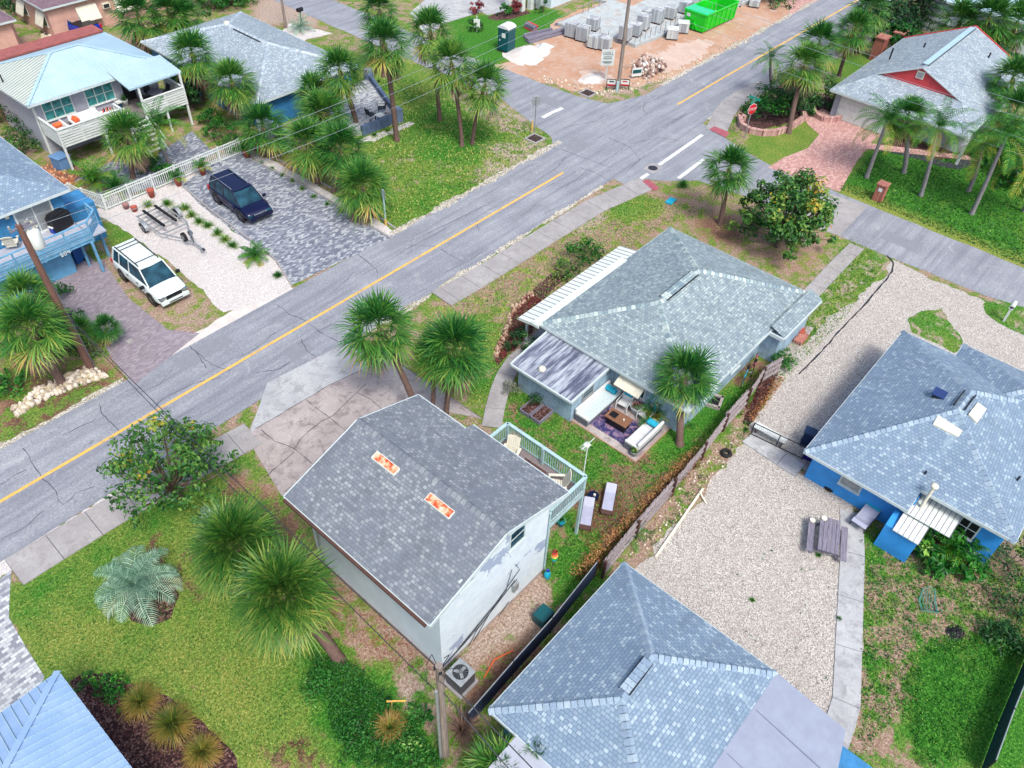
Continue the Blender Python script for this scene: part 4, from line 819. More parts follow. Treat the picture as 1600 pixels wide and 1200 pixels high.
mb.add([(ex0, ry0, ez0 - .15), (rx, ry0, rz_ - .15), (rx, ry1, rz_ - .15), (ex0, ry1, ez0 - .15)], [(0, 1, 2, 3)]); mb.add([(ex1 - .45, ry0, ez1 - .01), (rx, ry0, rz_ - .15), (rx, ry1, rz_ - .15), (ex1 - .45, ry1, ez1 - .01)], [(3, 2, 1, 0)])
mb.build('fascia', 'white_trim', T)
mb = MB(); mb.bar((ex0 - .10, ry0 + .1, ez0 - .06), (ex0 - .10, ry1 - .1, ez0 - .06), .11, .1); mb.build('gutter', 'wood_dark', T)
mb = MB(); zz_ = [(x0, 0), (x1, 0), (x1, roofz(x1) - .17), (rx, rz_ - .17), (x0, roofz(x0) - .17)]
A = [(x, y0, z) for x, z in zz_]; B = [(x, y1, z) for x, z in zz_]; mb.add(A + B, [(0, 1, 2, 3, 4)]); mb.build('wall', 'patch', T); mb = MB(); mb.add(A + B, [(9, 8, 7, 6, 5)] + [(i, i + 5, (i + 1) % 5 + 5, (i + 1) % 5) for i in range(5) if i in (1, 4)]); mb.build('wall', 'wall_white', T)
mb = MB(); mb.box(x0 - .02, y0 - .02, 0, x1 + .02, y1 + .02, .18); mb.build('plinth', 'concrete_old', T)
mb = MB(); mb.tube([(9.44, 17.7, 4.5), (9.44, 17.7, .1)], .05, 6); mb.build('downspout', 'galv', T)
for pq in (((797, 845), (818, 832)), ((719, 912), (738, 902))):
    a = onY(*pq[0], y0); b = onY(*pq[1], y0); window(T, 'y', a.x, b.x, min(a.z, b.z) - (.25 if a.x > 13 else .1), max(a.z, b.z) + (.42 if a.x > 13 else .12), y0, 1, 2, 'white_trim', depth=.05)
for pts in ([(586, 712), (597, 708), (626, 735), (615, 743)], [(665, 783), (675, 772), (709, 800), (700, 812)]):
    ys_ = [G(*p, 5.8) for p in pts]; yc0, yc1 = min(p.y for p in ys_), max(p.y for p in ys_); mb = MB(); xa, xb = 11.93, 12.25
    q = lambda x, y, dz: (x, y, roofz(x) + dz); mb.add([q(xa, yc0, .0), q(xb, yc0, .0), q(xb, yc1, .0), q(xa, yc1, .0), q(xa, yc0, .1), q(xb, yc0, .1), q(xb, yc1, .1), q(xa, yc1, .1)], [(4, 5, 6, 7), (0, 1, 5, 4), (1, 2, 6, 5), (2, 3, 7, 6), (3, 0, 4, 7)])
    s_ = mb.build('skylight', 'rust', T); mb = MB(); 
    for c, d_ in (((xa, yc0), (xb, yc0)), ((xb, yc0), (xb, yc1)), ((xb, yc1), (xa, yc1)), ((xa, yc1), (xa, yc0))): mb.bar(q(*c, .06), q(*d_, .06), .025, .09)
    mb.build('frame', 'awning', s_)
# deck on the +X side
dz = 3.05; X0, X1, Y0, Y1 = 15.62, 18.2, 10.72, 15.1
mb = MB()
for k in range(18): mb.box(X0 + .145 * k, Y0, dz - .04, X0 + .145 * k + .135, Y1, dz)
dk = mb.build('deck', 'deck_wood', T)
mb = MB(); mb.box(X0, Y0 - .03, dz - .26, X1, Y0 + .02, dz - .045); mb.box(X1 - .02, Y0, dz - .26, X1 + .03, Y1, dz - .045); mb.box(X0, Y1 - .02, dz - .26, X1, Y1 + .03, dz - .045); mb.build('rim_board', 'deck_teal', dk)
mb = MB()
for a, b in (((X0 + .2, Y0), (X1, Y0)), ((X1, Y0), (X1, Y1)), ((X1, Y1), (X0 + .9, Y1))):
    mb.bar((*a, dz + 1.02), (*b, dz + 1.02), .15, .045); mb.bar((*a, dz + .93), (*b, dz + .93), .05, .08); mb.bar((*a, dz + .12), (*b, dz + .12), .05, .08)
    L = (V(a) - V(b)).length; n = int(L / .125)
    for i in range(n + 1): p = V(a).lerp(V(b), i / n); mb.box(p.x - .018, p.y - .018, dz + .12, p.x + .018, p.y + .018, dz + .93)
mb.build('railing', 'deck_teal', dk)
for x, y, z in ((X1 - .05, Y0 + .02, 4.05), (X1 - .05, Y1 - .05, 4.05), (X1 - .05, 13, 4.05), (X0 + .1, Y0 - .08, 4.1)):
    MB().box(x - .06, y - .06, 0 if y != 13 else 2.8, x + .06, y + .06, z).build('post', 'deck_teal', T)
mb = MB(); rr = random.Random(2)
for pts in ([(722, 1030), (745, 985), (790, 925), (800, 890)], [(730, 1020), (770, 950), (812, 890), (806, 882)], [(715, 1015), (760, 960), (808, 905)], [(735, 1010), (775, 970), (795, 940)]):
    P_ = [onY(*p, y0 - .05) for p in pts]; mb.tube(P_, .014, 4)
mb.build('cable', 'wire', T); p = onY(803, 915, y0); MB().box(p.x - .15, y0 - .14, p.z - .25, p.x + .15, y0, p.z + .25).build('meter_box', 'galv', T)
# ---- middle hip-roof house
T = thing('hip_house', 'house with grey-green shingle hip roof, white metal awning and streaked flat annexe roof', 'house', (26.6, 10.4, 0))
hip(T, 25.95, 38.7, 10.25, 19.7, 2.35, (29.9, 14.95), (33.7, 14.95), 4.2, 'sh_mid')
mb = MB()
for k in range(12): mb.box(30.3 + .25 * k, 14.74, 4.18, 30.53 + .25 * k, 15.16, 4.26)
mb.build('ridge_vent', CAPM['sh_mid'], T); mb = MB(); mb.box(30.3, 14.69, 4.16, 33.3, 14.73, 4.235); mb.box(30.3, 15.17, 4.16, 33.3, 15.21, 4.235); mb.build('vent_edge', 'black', T)
wall_open(T, 'wall', 'wall_pale', 26.5, 10.7, 38.3, 19.2, 0, 2.2)
mb = MB(); mb.roof([(34.2, 9.45, 2.28), (38.75, 9.45, 2.28), (38.75, 10.3, 2.62), (34.2, 10.3, 2.62)]); mb.build('roof', 'sh_mid', T)
mb = MB(); mb.box(34.15, 9.4, 2.08, 38.7, 9.46, 2.24); mb.box(34.1, 9.4, 2.06, 34.2, 10.9, 2.26); mb.build('fascia', 'white_trim', T)
wall_open(T, 'wall', 'wall_pale', 34.6, 9.75, 38.4, 10.8, 0, 2.06)
mb = MB()     # white corrugated awning over the front porch
A_ = [(25.75, 20.95, 2.08), (35.15, 20.95, 2.08), (35.15, 19.6, 2.33), (25.75, 19.6, 2.33)]; mb.roof(A_); mb.box(25.75, 19.55, 2.37, 33.9, 19.98, 2.41); aw = mb.build('awning', 'awning', T); seams(aw, 'galv', A_, sp=.36, h=.03, w=.04)
mb = MB(); mb.box(25.72, 20.93, 1.99, 35.2, 20.99, 2.07); mb.bar((25.74, 20.95, 2.03), (25.74, 19.6, 2.28), .04, .1); mb.box(25.7, 19.5, 2.2, 25.76, 20.0, 2.36); mb.build('awning_fascia', 'awning', aw)
for x in (26.3, 30.5, 34.8): MB().box(x - .06, 20.7, 0, x + .06, 20.82, 2.05).build('post', 'white_trim', T)
MB().box(25.9, 19.3, .0, 35, 20.9, .12).build('porch_slab', 'concrete', T)
S0 = [(22.95, 18.95, 1.88), (22.95, 15.05, 1.88), (26.3, 15.05, 2.12), (26.3, 19.1, 2.12)]; mb = MB(); mb.add(S0 + [(x, y, z - .1) for x, y, z in S0], [(3, 2, 1, 0), (4, 5, 6, 7), (0, 1, 5, 4), (1, 2, 6, 5), (3, 0, 4, 7)]); an = mb.build('annexe_roof', 'streak', T)
mb = MB(); mb.bar((22.9, 18.97, 1.84), (22.9, 15.03, 1.84), .08, .14); mb.bar((22.9, 15.0, 1.84), (26.4, 15.0, 2.08), .08, .14); mb.bar((22.9, 19.0, 1.84), (26.2, 19.12, 2.08), .08, .14); mb.build('fascia', 'white_trim', an)
wall_open(T, 'annexe_wall', 'wall_pale', 23.3, 15.2, 26.6, 18.75, 0, 1.86)
p = G(847, 577, 1.95); MB().lathe((p.x, p.y, 1.93), [(.2, 0), (.2, .12), (.12, .18), (0, .19)], 6).build('roof_vent', 'cream', T)
window(T, 'y', 24.2, 25.0, 1.05, 1.6, 15.2, 1, 3, 'galv', depth=.04); window(T, 'x', 13.0, 14.1, .9, 1.8, 26.5, 2, 1)
mb = MB(); a = [(26.45, 12.9, 2.02), (26.45, 14.4, 2.02), (25.7, 14.4, 1.55), (25.7, 12.9, 1.55)]; mb.add(a + [(x, y, z - .04) for x, y, z in a], [(0, 1, 2, 3), (7, 6, 5, 4), (2, 3, 7, 6), (0, 3, 7, 4), (1, 2, 6, 5)]); hd = mb.build('window_shutter', 'cream', T); seams(hd, 'cream', [a[3], a[2], a[1], a[0]], sp=.12, h=.02, w=.02)
p = (26.42, 12.55); mb = MB(); mb.tube([(p[0], p[1], .3), (p[0], p[1], 2.0)], .04, 6); mb.build('downspout', 'deck_blue', T); MB().cyl((26.42, 12.4, .9), (26.28, 12.4, .9), .15).build('meter', 'galv', T)
mb = MB(); mb.tube([(26.42, 14.9, .1), (26.42, 14.9, 2.1)], .03, 6); mb.build('downspout', 'galv', T)
window(T, 'y', 28.6, 29.8, .9, 1.8, 10.7, 2, 1); window(T, 'y', 31.4, 32.2, .9, 1.8, 10.7, 1, 2)
MB().box(37.0, 9.2, 0, 38.0, 9.7, .25).build('step', 'brick', T)
# ---- right-hand house
T = thing('hip_house', 'bright blue house with blue-grey hip roof, two white skylights and a square vent', 'house', (28.3, .5, 0))
x0, x1, y0, y1, z = 27.6, 39.3, -4.0, 4.95, 2.3
a, b, c, d_ = V((x0, y0, z)), V((x1, y0, z)), V((x1, y1, z)), V((x0, y1, z)); A, B = V((32.5, .55, 4.5)), V((34.2, .5, 4.5)); e = V((x0, 0, z)); mb = MB(); sl_ = (4.5 - z) / (32.5 - x0)
for f in ([e, d_, A], [V((28.6, 0, z + sl_)), e, A] if 0 else [e, A, V((28.65, 0, z + sl_ * 1.05))], [V((28.65, 0, z + sl_ * 1.05)), V((28.65, y0, z + sl_ * 1.05)), A], [V((28.65, y0, z + sl_ * 1.05)), b, B, A], [b, c, B], [c, d_, A, B]): mb.roof(f)
rf = mb.build('roof', 'sh_blue', T); eave(T, [e, d_, c, V((x1, 0, z))]); eave(T, [V((28.65, 0, z + sl_ * 1.05)), V((28.65, y0, z + sl_ * 1.05)), b, V((x1, 0, z))])
ridge_caps(rf, [(d_, A), (V((28.65, y0, z + sl_ * 1.05)), A), (A, B), (c, B), (b, B)], 'sh_blue')
hip(T, 33.5, 40.55, -12, 2.1, 2.3, (37.0, -8.4), (37.0, -1.45), 3.9, 'sh_blue')
wall_open(T, 'wall', 'wall_bright', 28.35, -.1, 39, 4.6, 0, 2.2); wall_open(T, 'wall', 'wall_bright', 29.3, -3.7, 39, -.1, 0, 2.25); wall_open(T, 'wall', 'wall_bright', 34, -11.6, 40.1, 1.7, 0, 2.2)
def rz3(x): return z + sl_ * (x - x0)
def onroof(px, py):      # a point of the photographed -X slope
    lo, hi = 2.0, 5.0
    for _ in range(40):
        m = (lo + hi) / 2; p = G(px, py, m)
        if rz3(p.x) > m: lo = m
        else: hi = m
    return G(px, py, m)
for pts, mt, nm in (([(1457, 664), (1465, 650), (1503, 674), (1497, 684)], 'cream', 'skylight'),):
    q = [onroof(*p) + V((0, 0, .06)) for p in pts]; mb = MB(); mb.add(q + [p - V((0, 0, .09)) for p in q], [(0, 1, 2, 3), (0, 4, 5, 1), (1, 5, 6, 2), (2, 6, 7, 3), (3, 7, 4, 0)]); mb.build(nm, mt, T)
q = [onplane(px, py, V((28.65, y0, z + sl_ * 1.05)), b, B) + V((0, 0, .06)) for px, py in ((1513, 648), (1527, 630), (1541, 640), (1526, 662))]; mb = MB(); mb.add(q + [p - V((0, 0, .09)) for p in q], [(0, 1, 2, 3), (0, 4, 5, 1), (1, 5, 6, 2), (2, 6, 7, 3), (3, 7, 4, 0)]); mb.build('skylight', 'cream', T)
p = G(1470, 612, 4.3); MB().ob((p.x, p.y, 4.0), (.42, .42, .35)).build('roof_vent', 'dark_metal', T); mb = MB(); mb.ob((p.x, p.y, 4.2), (.5, .58, .05), ry=-.2); vt = mb.build('vent_cap', plain((44, 66, 120), .3, .1), T)
q = [onroof(*p_) + V((0, 0, .03)) for p_ in ((1491, 638), (1503, 615), (1515, 622), (1503, 643))]; mb = MB(); mb.bar(A + V((.2, -.25, .03)), B + V((-.2, -.25, .03)), .06, .06); mb.bar(A + V((.2, .25, .0)), B + V((-.2, .25, .0)), .06, .06); mb.build('ridge_vent', 'black', T)
for px, py in ((1445, 740), (1591, 748)):
    p = onroof(px, py) if px < 1500 else G(px, py, 3.2); MB().cyl((p.x, p.y, p.z - .1), (p.x, p.y, p.z + .16), .05).build('vent_pipe', 'dark_metal', T)
# flue on the wall
p0 = G(1427, 800, 2.2); mb = MB(); mb.tube([(28.45, -.35, 1.0), (28.45, -.35, 3.5)], .075, 8); mb.lathe((28.45, -.35, 3.45), [(.15, 0), (.18, .06), (.13, .14), (0, .15)], 12); mb.build('flue', 'cream', T)
window(T, 'x', 2.15, 3.05, .95, 1.75, 28.35, 1, 1, 'white_trim', 'galv'); window(T, 'x', -2.7, -1.2, 1.0, 1.95, 29.3, 4, 2, 'white_trim', 'black', depth=.05)
# lean-to with ribbed roof at the corner of the blue house
mb = MB(); mb.box(26.9, -1.0, 0, 28.3, .45, 1.55); mb.build('annexe_wall', 'wall_bright', T)
mb = MB(); q = [(26.8, .1, 1.6), (26.8, -1.05, 1.6), (28.6, -1.05, 1.85), (28.6, .1, 1.85)]; q2 = [(27.8, .3, 1.92), (27.8, -1.9, 1.92), (29.3, -1.9, 2.1), (29.3, .3, 2.1)]
for k in (q, q2): mb.add(k + [(x, y, zz - .05) for x, y, zz in k], [(3, 2, 1, 0), (4, 5, 6, 7), (0, 1, 5, 4), (1, 2, 6, 5), (2, 3, 7, 6), (3, 0, 4, 7)])
an = mb.build('annexe_roof', 'awning', T); seams(an, 'wood_grey', [q[0], q[1], q[2], q[3]], sp=.2, h=.02, w=.02); seams(an, 'wood_grey', q2, sp=.22, h=.02, w=.02)
# ---- bottom house
T = thing('hip_house', 'house with blue-grey shingle hip roof and smooth lilac flat roof beside the gravel lot', 'house', (9.2, 1, 0))
hip(T, 8.85, 16.95, .7, 7.6, 2.35, (11.6, 4.15), (13.55, 4.25), 4.0, 'sh_blue')
mb = MB()
for k in range(6): mb.box(11.85 + .24 * k, 4.02, 3.97, 12.07 + .24 * k, 4.38, 4.07)
mb.build('ridge_vent', CAPM['sh_blue'], T); mb = MB(); mb.bar((11.85, 3.98, 4.02), (13.3, 4.02, 4.02), .04, .05); mb.bar((11.85, 4.38, 4.02), (13.3, 4.42, 4.02), .04, .05); mb.build('vent_edge', 'black', T)
wall_open(T, 'wall', 'wall_blue', 9.3, 1.0, 16.5, 7.2, 0, 2.2)
mb = MB(); q = [(9.6, .72, 2.37), (16.95, .72, 2.37), (16.8, -2.1, 2.2), (9.6, -4, 2.1)]; mb.add(q + [(x, y, zz - .14) for x, y, zz in q], [(0, 3, 2, 1), (4, 5, 6, 7), (1, 2, 6, 5), (2, 3, 7, 6), (3, 0, 4, 7)]); mb.build('flat_roof', plain((152, 161, 184), .8, .05, 2), T)
mb = MB(); mb.bar((15.2, .6, 2.375), (14.9, -2.8, 2.22), .03, .012); mb.bar((13.2, .6, 2.37), (12.9, -3.2, 2.17), .03, .012); mb.bar((11.2, .6, 2.37), (10.9, -3.6, 2.17), .03, .012); mb.build('roof_joint', plain((128, 136, 160), .8, .04, 2), T)
mb = MB(); q = [(7.3, 6.3, 2.28), (8.9, 6.3, 2.3), (8.9, -1, 2.3), (7.3, -1, 2.28)]; mb.add(q + [(x, y, zz - .12) for x, y, zz in q], [(0, 3, 2, 1), (4, 5, 6, 7), (0, 1, 5, 4), (3, 0, 4, 7), (2, 3, 7, 6)]); mb.build('flat_roof', plain((178, 184, 202), .8, .05, 2), T)
wall_open(T, 'wall', 'wall_blue', 9.9, -3.4, 16.3, .7, 0, 2.05); wall_open(T, 'wall', 'wall_blue', 7.6, -.7, 9.3, 6.0, 0, 2.1)
# ---- bottom left metal roof
T = thing('metal_roof_house', 'corner of a house with light blue standing-seam metal hip roof by paver driveway', 'house', (-4, 16, 0))
z = 2.9; c0 = V((-.42, 19.4, z)); S = .42; W_ = 9.0
a, b, c, d_ = V((-9.4, 10.4, z)), V((-.42, 10.4, z)), c0, V((-9.4, 19.4, z)); A = V((-4.9, 14.9, z + 4.5 * S)); mb = MB()
for f in ([a, b, A], [b, c, A], [c, d_, A], [d_, a, A]): mb.roof(f)
rf = mb.build('roof', 'metal_blue', T); eave(T, [a, b, c, d_], 'metal_blue'); clipseams(rf, 'metal_white', [b, c, A], 0, .30); clipseams(rf, 'metal_white', [c, d_, A], 0, .30)
mb = MB(); mb.bar(c + V((0, 0, .03)), A + V((0, 0, .03)), .22, .05); mb.build('hip_cap', 'metal_blue', rf); wall_open(T, 'wall', 'wall_white', -9, 10.8, -.8, 19.0, 0, 2.8)
# ---- white raised house with wrap-round slatted deck
T = thing('raised_house', 'white raised house with pale metal hip roof, green-framed windows and furnished slatted balcony', 'house', (18, 56, 0))
z = 4.25; c = [V((17.4, 57.9, z)), V((27.7, 57.9, z)), V((27.4, 66.0, z)), V((17.2, 66.0, z))]; A, B = V((21.4, 61.8, 5.55)), V((23.5, 61.8, 5.55)); mb = MB()
for f in ([c[0], c[1], B, A], [c[1], c[2], B], [c[2], c[3], A, B]): mb.roof(f)
rf = mb.build('roof', 'metal_white', T); mb = MB(); mb.roof([c[3], c[0], A]); r2 = mb.build('roof', 'metal_lit', T)  # -X slope: same white metal, its warmer lit look put into the colour
clipseams(rf, 'white_trim', [c[0], c[1], B, A], 0, .3, .035, .03); clipseams(r2, 'galv', [c[3], c[0], A], 0, .3, .035, .03); eave(T, c)
mb = MB()
for a, b in ((c[0], A), (c[1], B), (A, B), (c[3], A)): mb.bar(a + V((0, 0, .03)), b + V((0, 0, .03)), .22, .05)
mb.build('hip_cap', 'metal_white', rf)
q = [V((23.6, 55.85, 4.1)), V((27.8, 55.95, 4.1)), V((27.75, 58.6, 4.55)), V((23.6, 58.6, 4.55))]; mb = MB(); mb.roof(q); mb.add([*q, *[p - V((0, 0, .12)) for p in q]], [(7, 6, 5, 4), (0, 1, 5, 4), (1, 2, 6, 5), (3, 0, 4, 7)]); pr = mb.build('porch_roof', 'metal_white', T); seams(pr, 'white_trim', q, sp=.3, h=.03, w=.03)
wall_open(T, 'wall', 'wall_grey', 17.95, 58.7, 27.1, 65.6, 0, 4.1)
for u0, u1 in ((18.5, 20.5), (21.6, 23.6)): window(T, 'y', u0, u1, 2.55, 3.75, 58.7, 3, 2, 'white', 'glass_teal', depth=.06)
mb = MB(); mb.box(24.3, 58.62, 2.05, 25.2, 58.72, 3.9); mb.build('door', 'black', T); window(T, 'y', 25.6, 26.9, 2.7, 3.7, 58.7, 2, 1, 'white')
dz = 2.0; mb = MB()
mb.box(17.95, 55.85, dz - .12, 24.2, 58.7, dz); mb.box(23.9, 55.9, dz - .12, 27.6, 58.7, dz - .002); dk = mb.build('deck', 'deck_wood', T)
mb = MB()
def srail(a, b, z0=dz - .28, n=7, st=.185):
    for k in range(n): mb.bar((*a, z0 + .07 + st * k), (*b, z0 + .07 + st * k), .04, .13)
    mb.bar((*a, z0 + .07 + st * n - .06), (*b, z0 + .07 + st * n - .06), .16, .05)
    L = (V(a) - V(b)).length; m = max(1, int(L / 1.5))
    for k in range(m + 1): p = V(a).lerp(V(b), k / m); newpost(p.x, p.y) and mb.box(p.x - .05, p.y - .05, z0, p.x + .05, p.y + .05, z0 + .07 + st * n - .07)
srail((17.95, 55.85), (22.6, 55.85)); srail((17.95, 58.7), (17.95, 55.85)); srail((24.4, 55.85), (27.6, 55.85), dz - .28); srail((27.6, 55.85), (27.6, 58.6)); srail((22.6, 55.85), (22.6, 56.9)); mb.build('railing', 'white', dk)
for x, y, zt in ((18.0, 55.9, 2), (21, 55.9, 2), (24.3, 55.95, 4.1), (27.6, 55.95, 4.1), (25.9, 55.95, 2), (17.9, 58.72, 4.2), (22.9, 55.9, 2)): MB().box(x - .07, y - .07, 0, x + .07, y + .07, zt).build('post', 'white', T)
mb = MB()
for k in range(8): mb.box(22.9, 55.8 - .27 * k - .27, dz - .25 * (k + 1) - .04, 24.1, 55.8 - .27 * k, dz - .25 * (k + 1))
mb.bar((22.85, 55.8, dz - .1), (22.85, 53.6, .0), .05, .25); mb.bar((24.15, 55.8, dz - .1), (24.15, 53.6, .0), .05, .25); mb.bar((22.85, 55.8, dz + .85), (22.85, 53.6, .95), .06, .06); mb.bar((24.15, 55.8, dz + .85), (24.15, 53.6, .95), .06, .06); mb.build('stairs', 'white', T)
mb = MB(); mb.box(10, 66.3, 0, 27.3, 66.5, 4.2); mb.box(10, 66.1, 4.25, 27.3, 67.7, 4.4); mb.build('rear_canopy', 'terracotta', T)
p = G(35, 107, 4.6); 
for px, py in ((35, 108), (47, 98), (2, 122)): p = G(px, py, 4.7); MB().cyl((p.x, p.y, 4.3), (p.x, p.y, 4.95), .05).build('vent_pipe', 'dark_metal', T)
# ---- left blue house with deck
T = thing('raised_house', 'sky-blue raised house with shingle roof, sliding glass door and blue slatted deck over driveway', 'house', (10, 45, 0))
z = 4.6; mb = MB(); K = G(108, 295, z); K0 = V((K.x, K.y, z)); kx, ky = K0.x, K0.y
a, b, c, d_ = V((kx - 9, ky, z)), V((kx, ky, z)), V((kx, ky + 9, z)), V((kx - 9, ky + 9, z)); A = V((kx - 4.5, ky + 4.5, z + 1.7))
for f in ([a, b, A], [b, c, A], [c, d_, A], [d_, a, A]): mb.roof(f)
rf = mb.build('roof', 'sh_blue', T); eave(T, [a, b, c, d_]); wx, wy = kx - .45, ky + .45
wall_open(T, 'wall', 'wall_blue', kx - 8.5, wy, wx, ky + 8.5, 0, 4.45)
P1, P2 = onY(22, 335, wy), onY(78, 352, wy); a, b = onY(25, 336, wy), onY(83, 360, wy)
window(T, 'y', P1.x - .0, P1.x + 1.95, 2.55, 4.2, wy, 2, 1, 'white', 'galv', 'sliding_door', .1, .07)
dz = 2.45; X0, X1 = kx - 9, G(142, 327, 3.3).x; Y0 = G(140, 350, 3.2).y; Y1 = wy
mb = MB(); mb.box(X0, Y0, dz - .1, wx + .05, Y1, dz); mb.box(wx, Y0, dz - .1, X1, Y0 + 1.9, dz); dk = mb.build('deck', 'wall_grey', T)
mb = MB()
def brail(a, b):
    for k in range(6): mb.bar((*a, dz - .3 + .17 * k), (*b, dz - .3 + .17 * k), .04, .11)
    mb.bar((*a, dz + .95), (*b, dz + .95), .12, .05); L = (V(a) - V(b)).length; m = max(1, int(L / 1.4))
    for k in range(m + 1): p = V(a).lerp(V(b), k / m); newpost(p.x, p.y) and mb.box(p.x - .045, p.y - .045, dz - .4, p.x + .045, p.y + .045, dz + .95)
brail((X0, Y0), (X1 - .9, Y0)); brail((X1 - .9, Y0), (X1, Y0 + .9)); brail((X1, Y0 + .9), (X1, Y0 + 1.9)); mb.build('railing', 'deck_blue', dk)
for px, py in ((162, 425), (172, 400), (140, 415), (118, 420)):
    q = G(px, py, 0); x_ = min(q.x, X1 - .05); MB().box(x_ - .07, q.y - .07, 0, x_ + .07, q.y + .07, dz - .1 if py > 410 and px < 150 else dz - .3).build('post', 'deck_blue', T)
MB().box(X0, Y0 + 1.0, 0, wx - 1.2, wy, dz - .12).build('garage_wall', 'wall_sky', T)
mb = MB(); mb.box(wx - .02, ky + 1.2, 0, wx + 1.9, ky + 3.2, 2.6); mb.build('stair_box', 'wall_blue', T)
p = onY(9, 338, wy); MB().lathe((p.x, wy - .12, p.z - .1), [(.0, 0), (.12, .02), (.12, .2), (0, .24)], 8).build('wall_lamp', 'cream', T)
# house number 504 in raised digits on the deck fascia
mb = MB(); q = onY(95, 399, Y0 - .03); SEG = {'5': 'afgcd', '0': 'abcdef', '4': 'fgbc'}
for k, ch in enumerate('504'):
    u = q.x + k * .2; hh = .11; w_ = .11; ln = {'a': ((0, 2), (1, 2)), 'b': ((1, 1), (1, 2)), 'c': ((1, 0), (1, 1)), 'd': ((0, 0), (1, 0)), 'e': ((0, 0), (0, 1)), 'f': ((0, 1), (0, 2)), 'g': ((0, 1), (1, 1))}
    for s_ in SEG[ch]: (i, j), (m, n) = ln[s_]; mb.bar((u + i * w_, Y0 - .05, q.z - .1 + j * hh), (u + m * w_, Y0 - .05, q.z - .1 + n * hh), .02, .035)
mb.build('house_number', 'white', T)
# ---- upper blue house
T = thing('hip_house', 'blue house with large pale grey hip roof half hidden behind a row of palms', 'house', (31, 51.5, 0))
hip(T, 30.4, 40.2, 50.9, 66.8, 2.45, (35.4, 55.9), (35.4, 61.2), 4.15, 'sh_pale'); mb = MB(); mb.bar((35.12, 56.4, 4.16), (35.12, 60, 4.16), .06, .05); mb.build('vent_edge', 'black', T)
wall_open(T, 'wall', plain((56, 128, 186), .6, .1), 30.85, 51.4, 39.8, 66.3, 0, 2.3); window(T, 'y', 34.9, 36.0, .8, 1.9, 51.4, 2, 1); window(T, 'x', 54.0, 55.0, .9, 1.8, 30.85, 2, 1)
mb = MB(); q = G(418, 175, 0); 
MB().box(30.2, 47.2, 0, 30.45, 51, 1.7).build('side_wall', 'wall_white', T)
p = G(362, 44, 4.2); MB().lathe((35.4, 61.3, 4.1), [(.22, 0), (.22, .2), (0, .26)], 10).build('roof_vent', 'cream', T)
# ---- right-top Dutch gable house
T = thing('gable_house', 'cream house with pale grey Dutch gable roof, red gable triangle and wide white garage door', 'house', (65.6, 10.8, 0))
z = 2.3; yA, yB, yc = 10.25, 21.4, 16.0; xe = 64.9; sl_ = .47; zr = z + sl_ * (yB - yc); xg = 68.3; zg = 3.3; yg1, yg0 = yB - (zg - z) / sl_, yA + (zg - z) / sl_; XE = 80.2
mb = MB(); R0 = V((xg - .12, yc, zr)); R1 = V((XE, yc, zr)); zr2 = zr
mb.roof([(xe, yA, z), (XE, yA, z), R1, R0, (xg - .12, yg0, zg), ][:5]); mb.roof([(xe, yB, z), (XE, yB, z), R1, R0, (xg - .12, yg1, zg)])
mb.roof([(xe, yA, z), (xe, yB, z), (xg, yg1, zg), (xg, yg0, zg)]); rf = mb.build('roof', 'sh_pale', T); eave(T, [V((xe, yA, z)), V((XE, yA, z)), V((XE, yB, z)), V((xe, yB, z))])
mb = MB(); mb.add([(xg, yg0, zg), (xg, yg1, zg), (xg, yc, zr - .04), (xg + .05, yg0, zg), (xg + .05, yg1, zg), (xg + .05, yc, zr - .04)], [(0, 2, 1), (3, 4, 5)]); mb.build('gable', 'red', T)
mb = MB(); mb.bar((xg - .15, yg0, zg - .03), (xg - .15, yc, zr - .05), .06, .1); mb.bar((xg - .15, yg1, zg - .03), (xg - .15, yc, zr - .05), .06, .1); mb.build('fascia', 'white_trim', T)
mb = MB(); mb.box(xg - .06, yc - .3, zr - .95, xg, yc + .3, zr - .4); gv = mb.build('gable_vent', 'cream', T); mb = MB(); mb.box(xg - .08, yc - .22, zr - .87, xg - .055, yc + .22, zr - .48); mb.build('louvre', 'galv', gv)
mb = MB(); mb.bar(R0 + V((.6, -.2, .02)), R1 + V((-.6, -.2, .02)), .06, .05); mb.build('ridge_vent', 'black', T); mb = MB(); mb.bar(R0 + V((.6, .05, .05)), R1 + V((-.6, .05, .05)), .45, .05); mb.build('ridge_cap', 'metal_white', rf)
wall_open(T, 'wall', 'wall_grey', 65.5, 15.9, 79.8, 21.0, 0, 2.2); wall_open(T, 'wall', 'wall_grey', 66.8, 10.7, 79.8, 15.9, 0, 2.2)
mb = MB(); mb.box(65.42, 16.5, 0, 65.52, 20.5, 2.0); gd = mb.build('garage_door', 'white', T); mb = MB()
for k in range(4): mb.box(65.40, 16.6, .05 + .49 * k, 65.43, 20.4, .5 + .49 * k)
mb.build('door_panel', 'white', gd)
mb = MB(); mb.box(80.18, yA, z - .1, 80.3, yB, z + .1); mb.bar((80.24, yA, z), (80.24, yc, zr), .08, .16); mb.bar((80.24, yB, z), (80.24, yc, zr), .08, .16); mb.build('barge_board', 'red', T)
mb = MB(); mb.box(64.85, 10.1, .0, 65.0, 10.3, 2.2); mb.build('post', 'white', T)
for px, py in ((1445, 70), (1467, 75), (1503, 64), (1547, 85), (1395, 78)): p = G(px, py, 4.0); MB().cyl((p.x, p.y, 3.2), (p.x, p.y, 4.15), .07).build('vent_pipe', 'dark_metal', T)
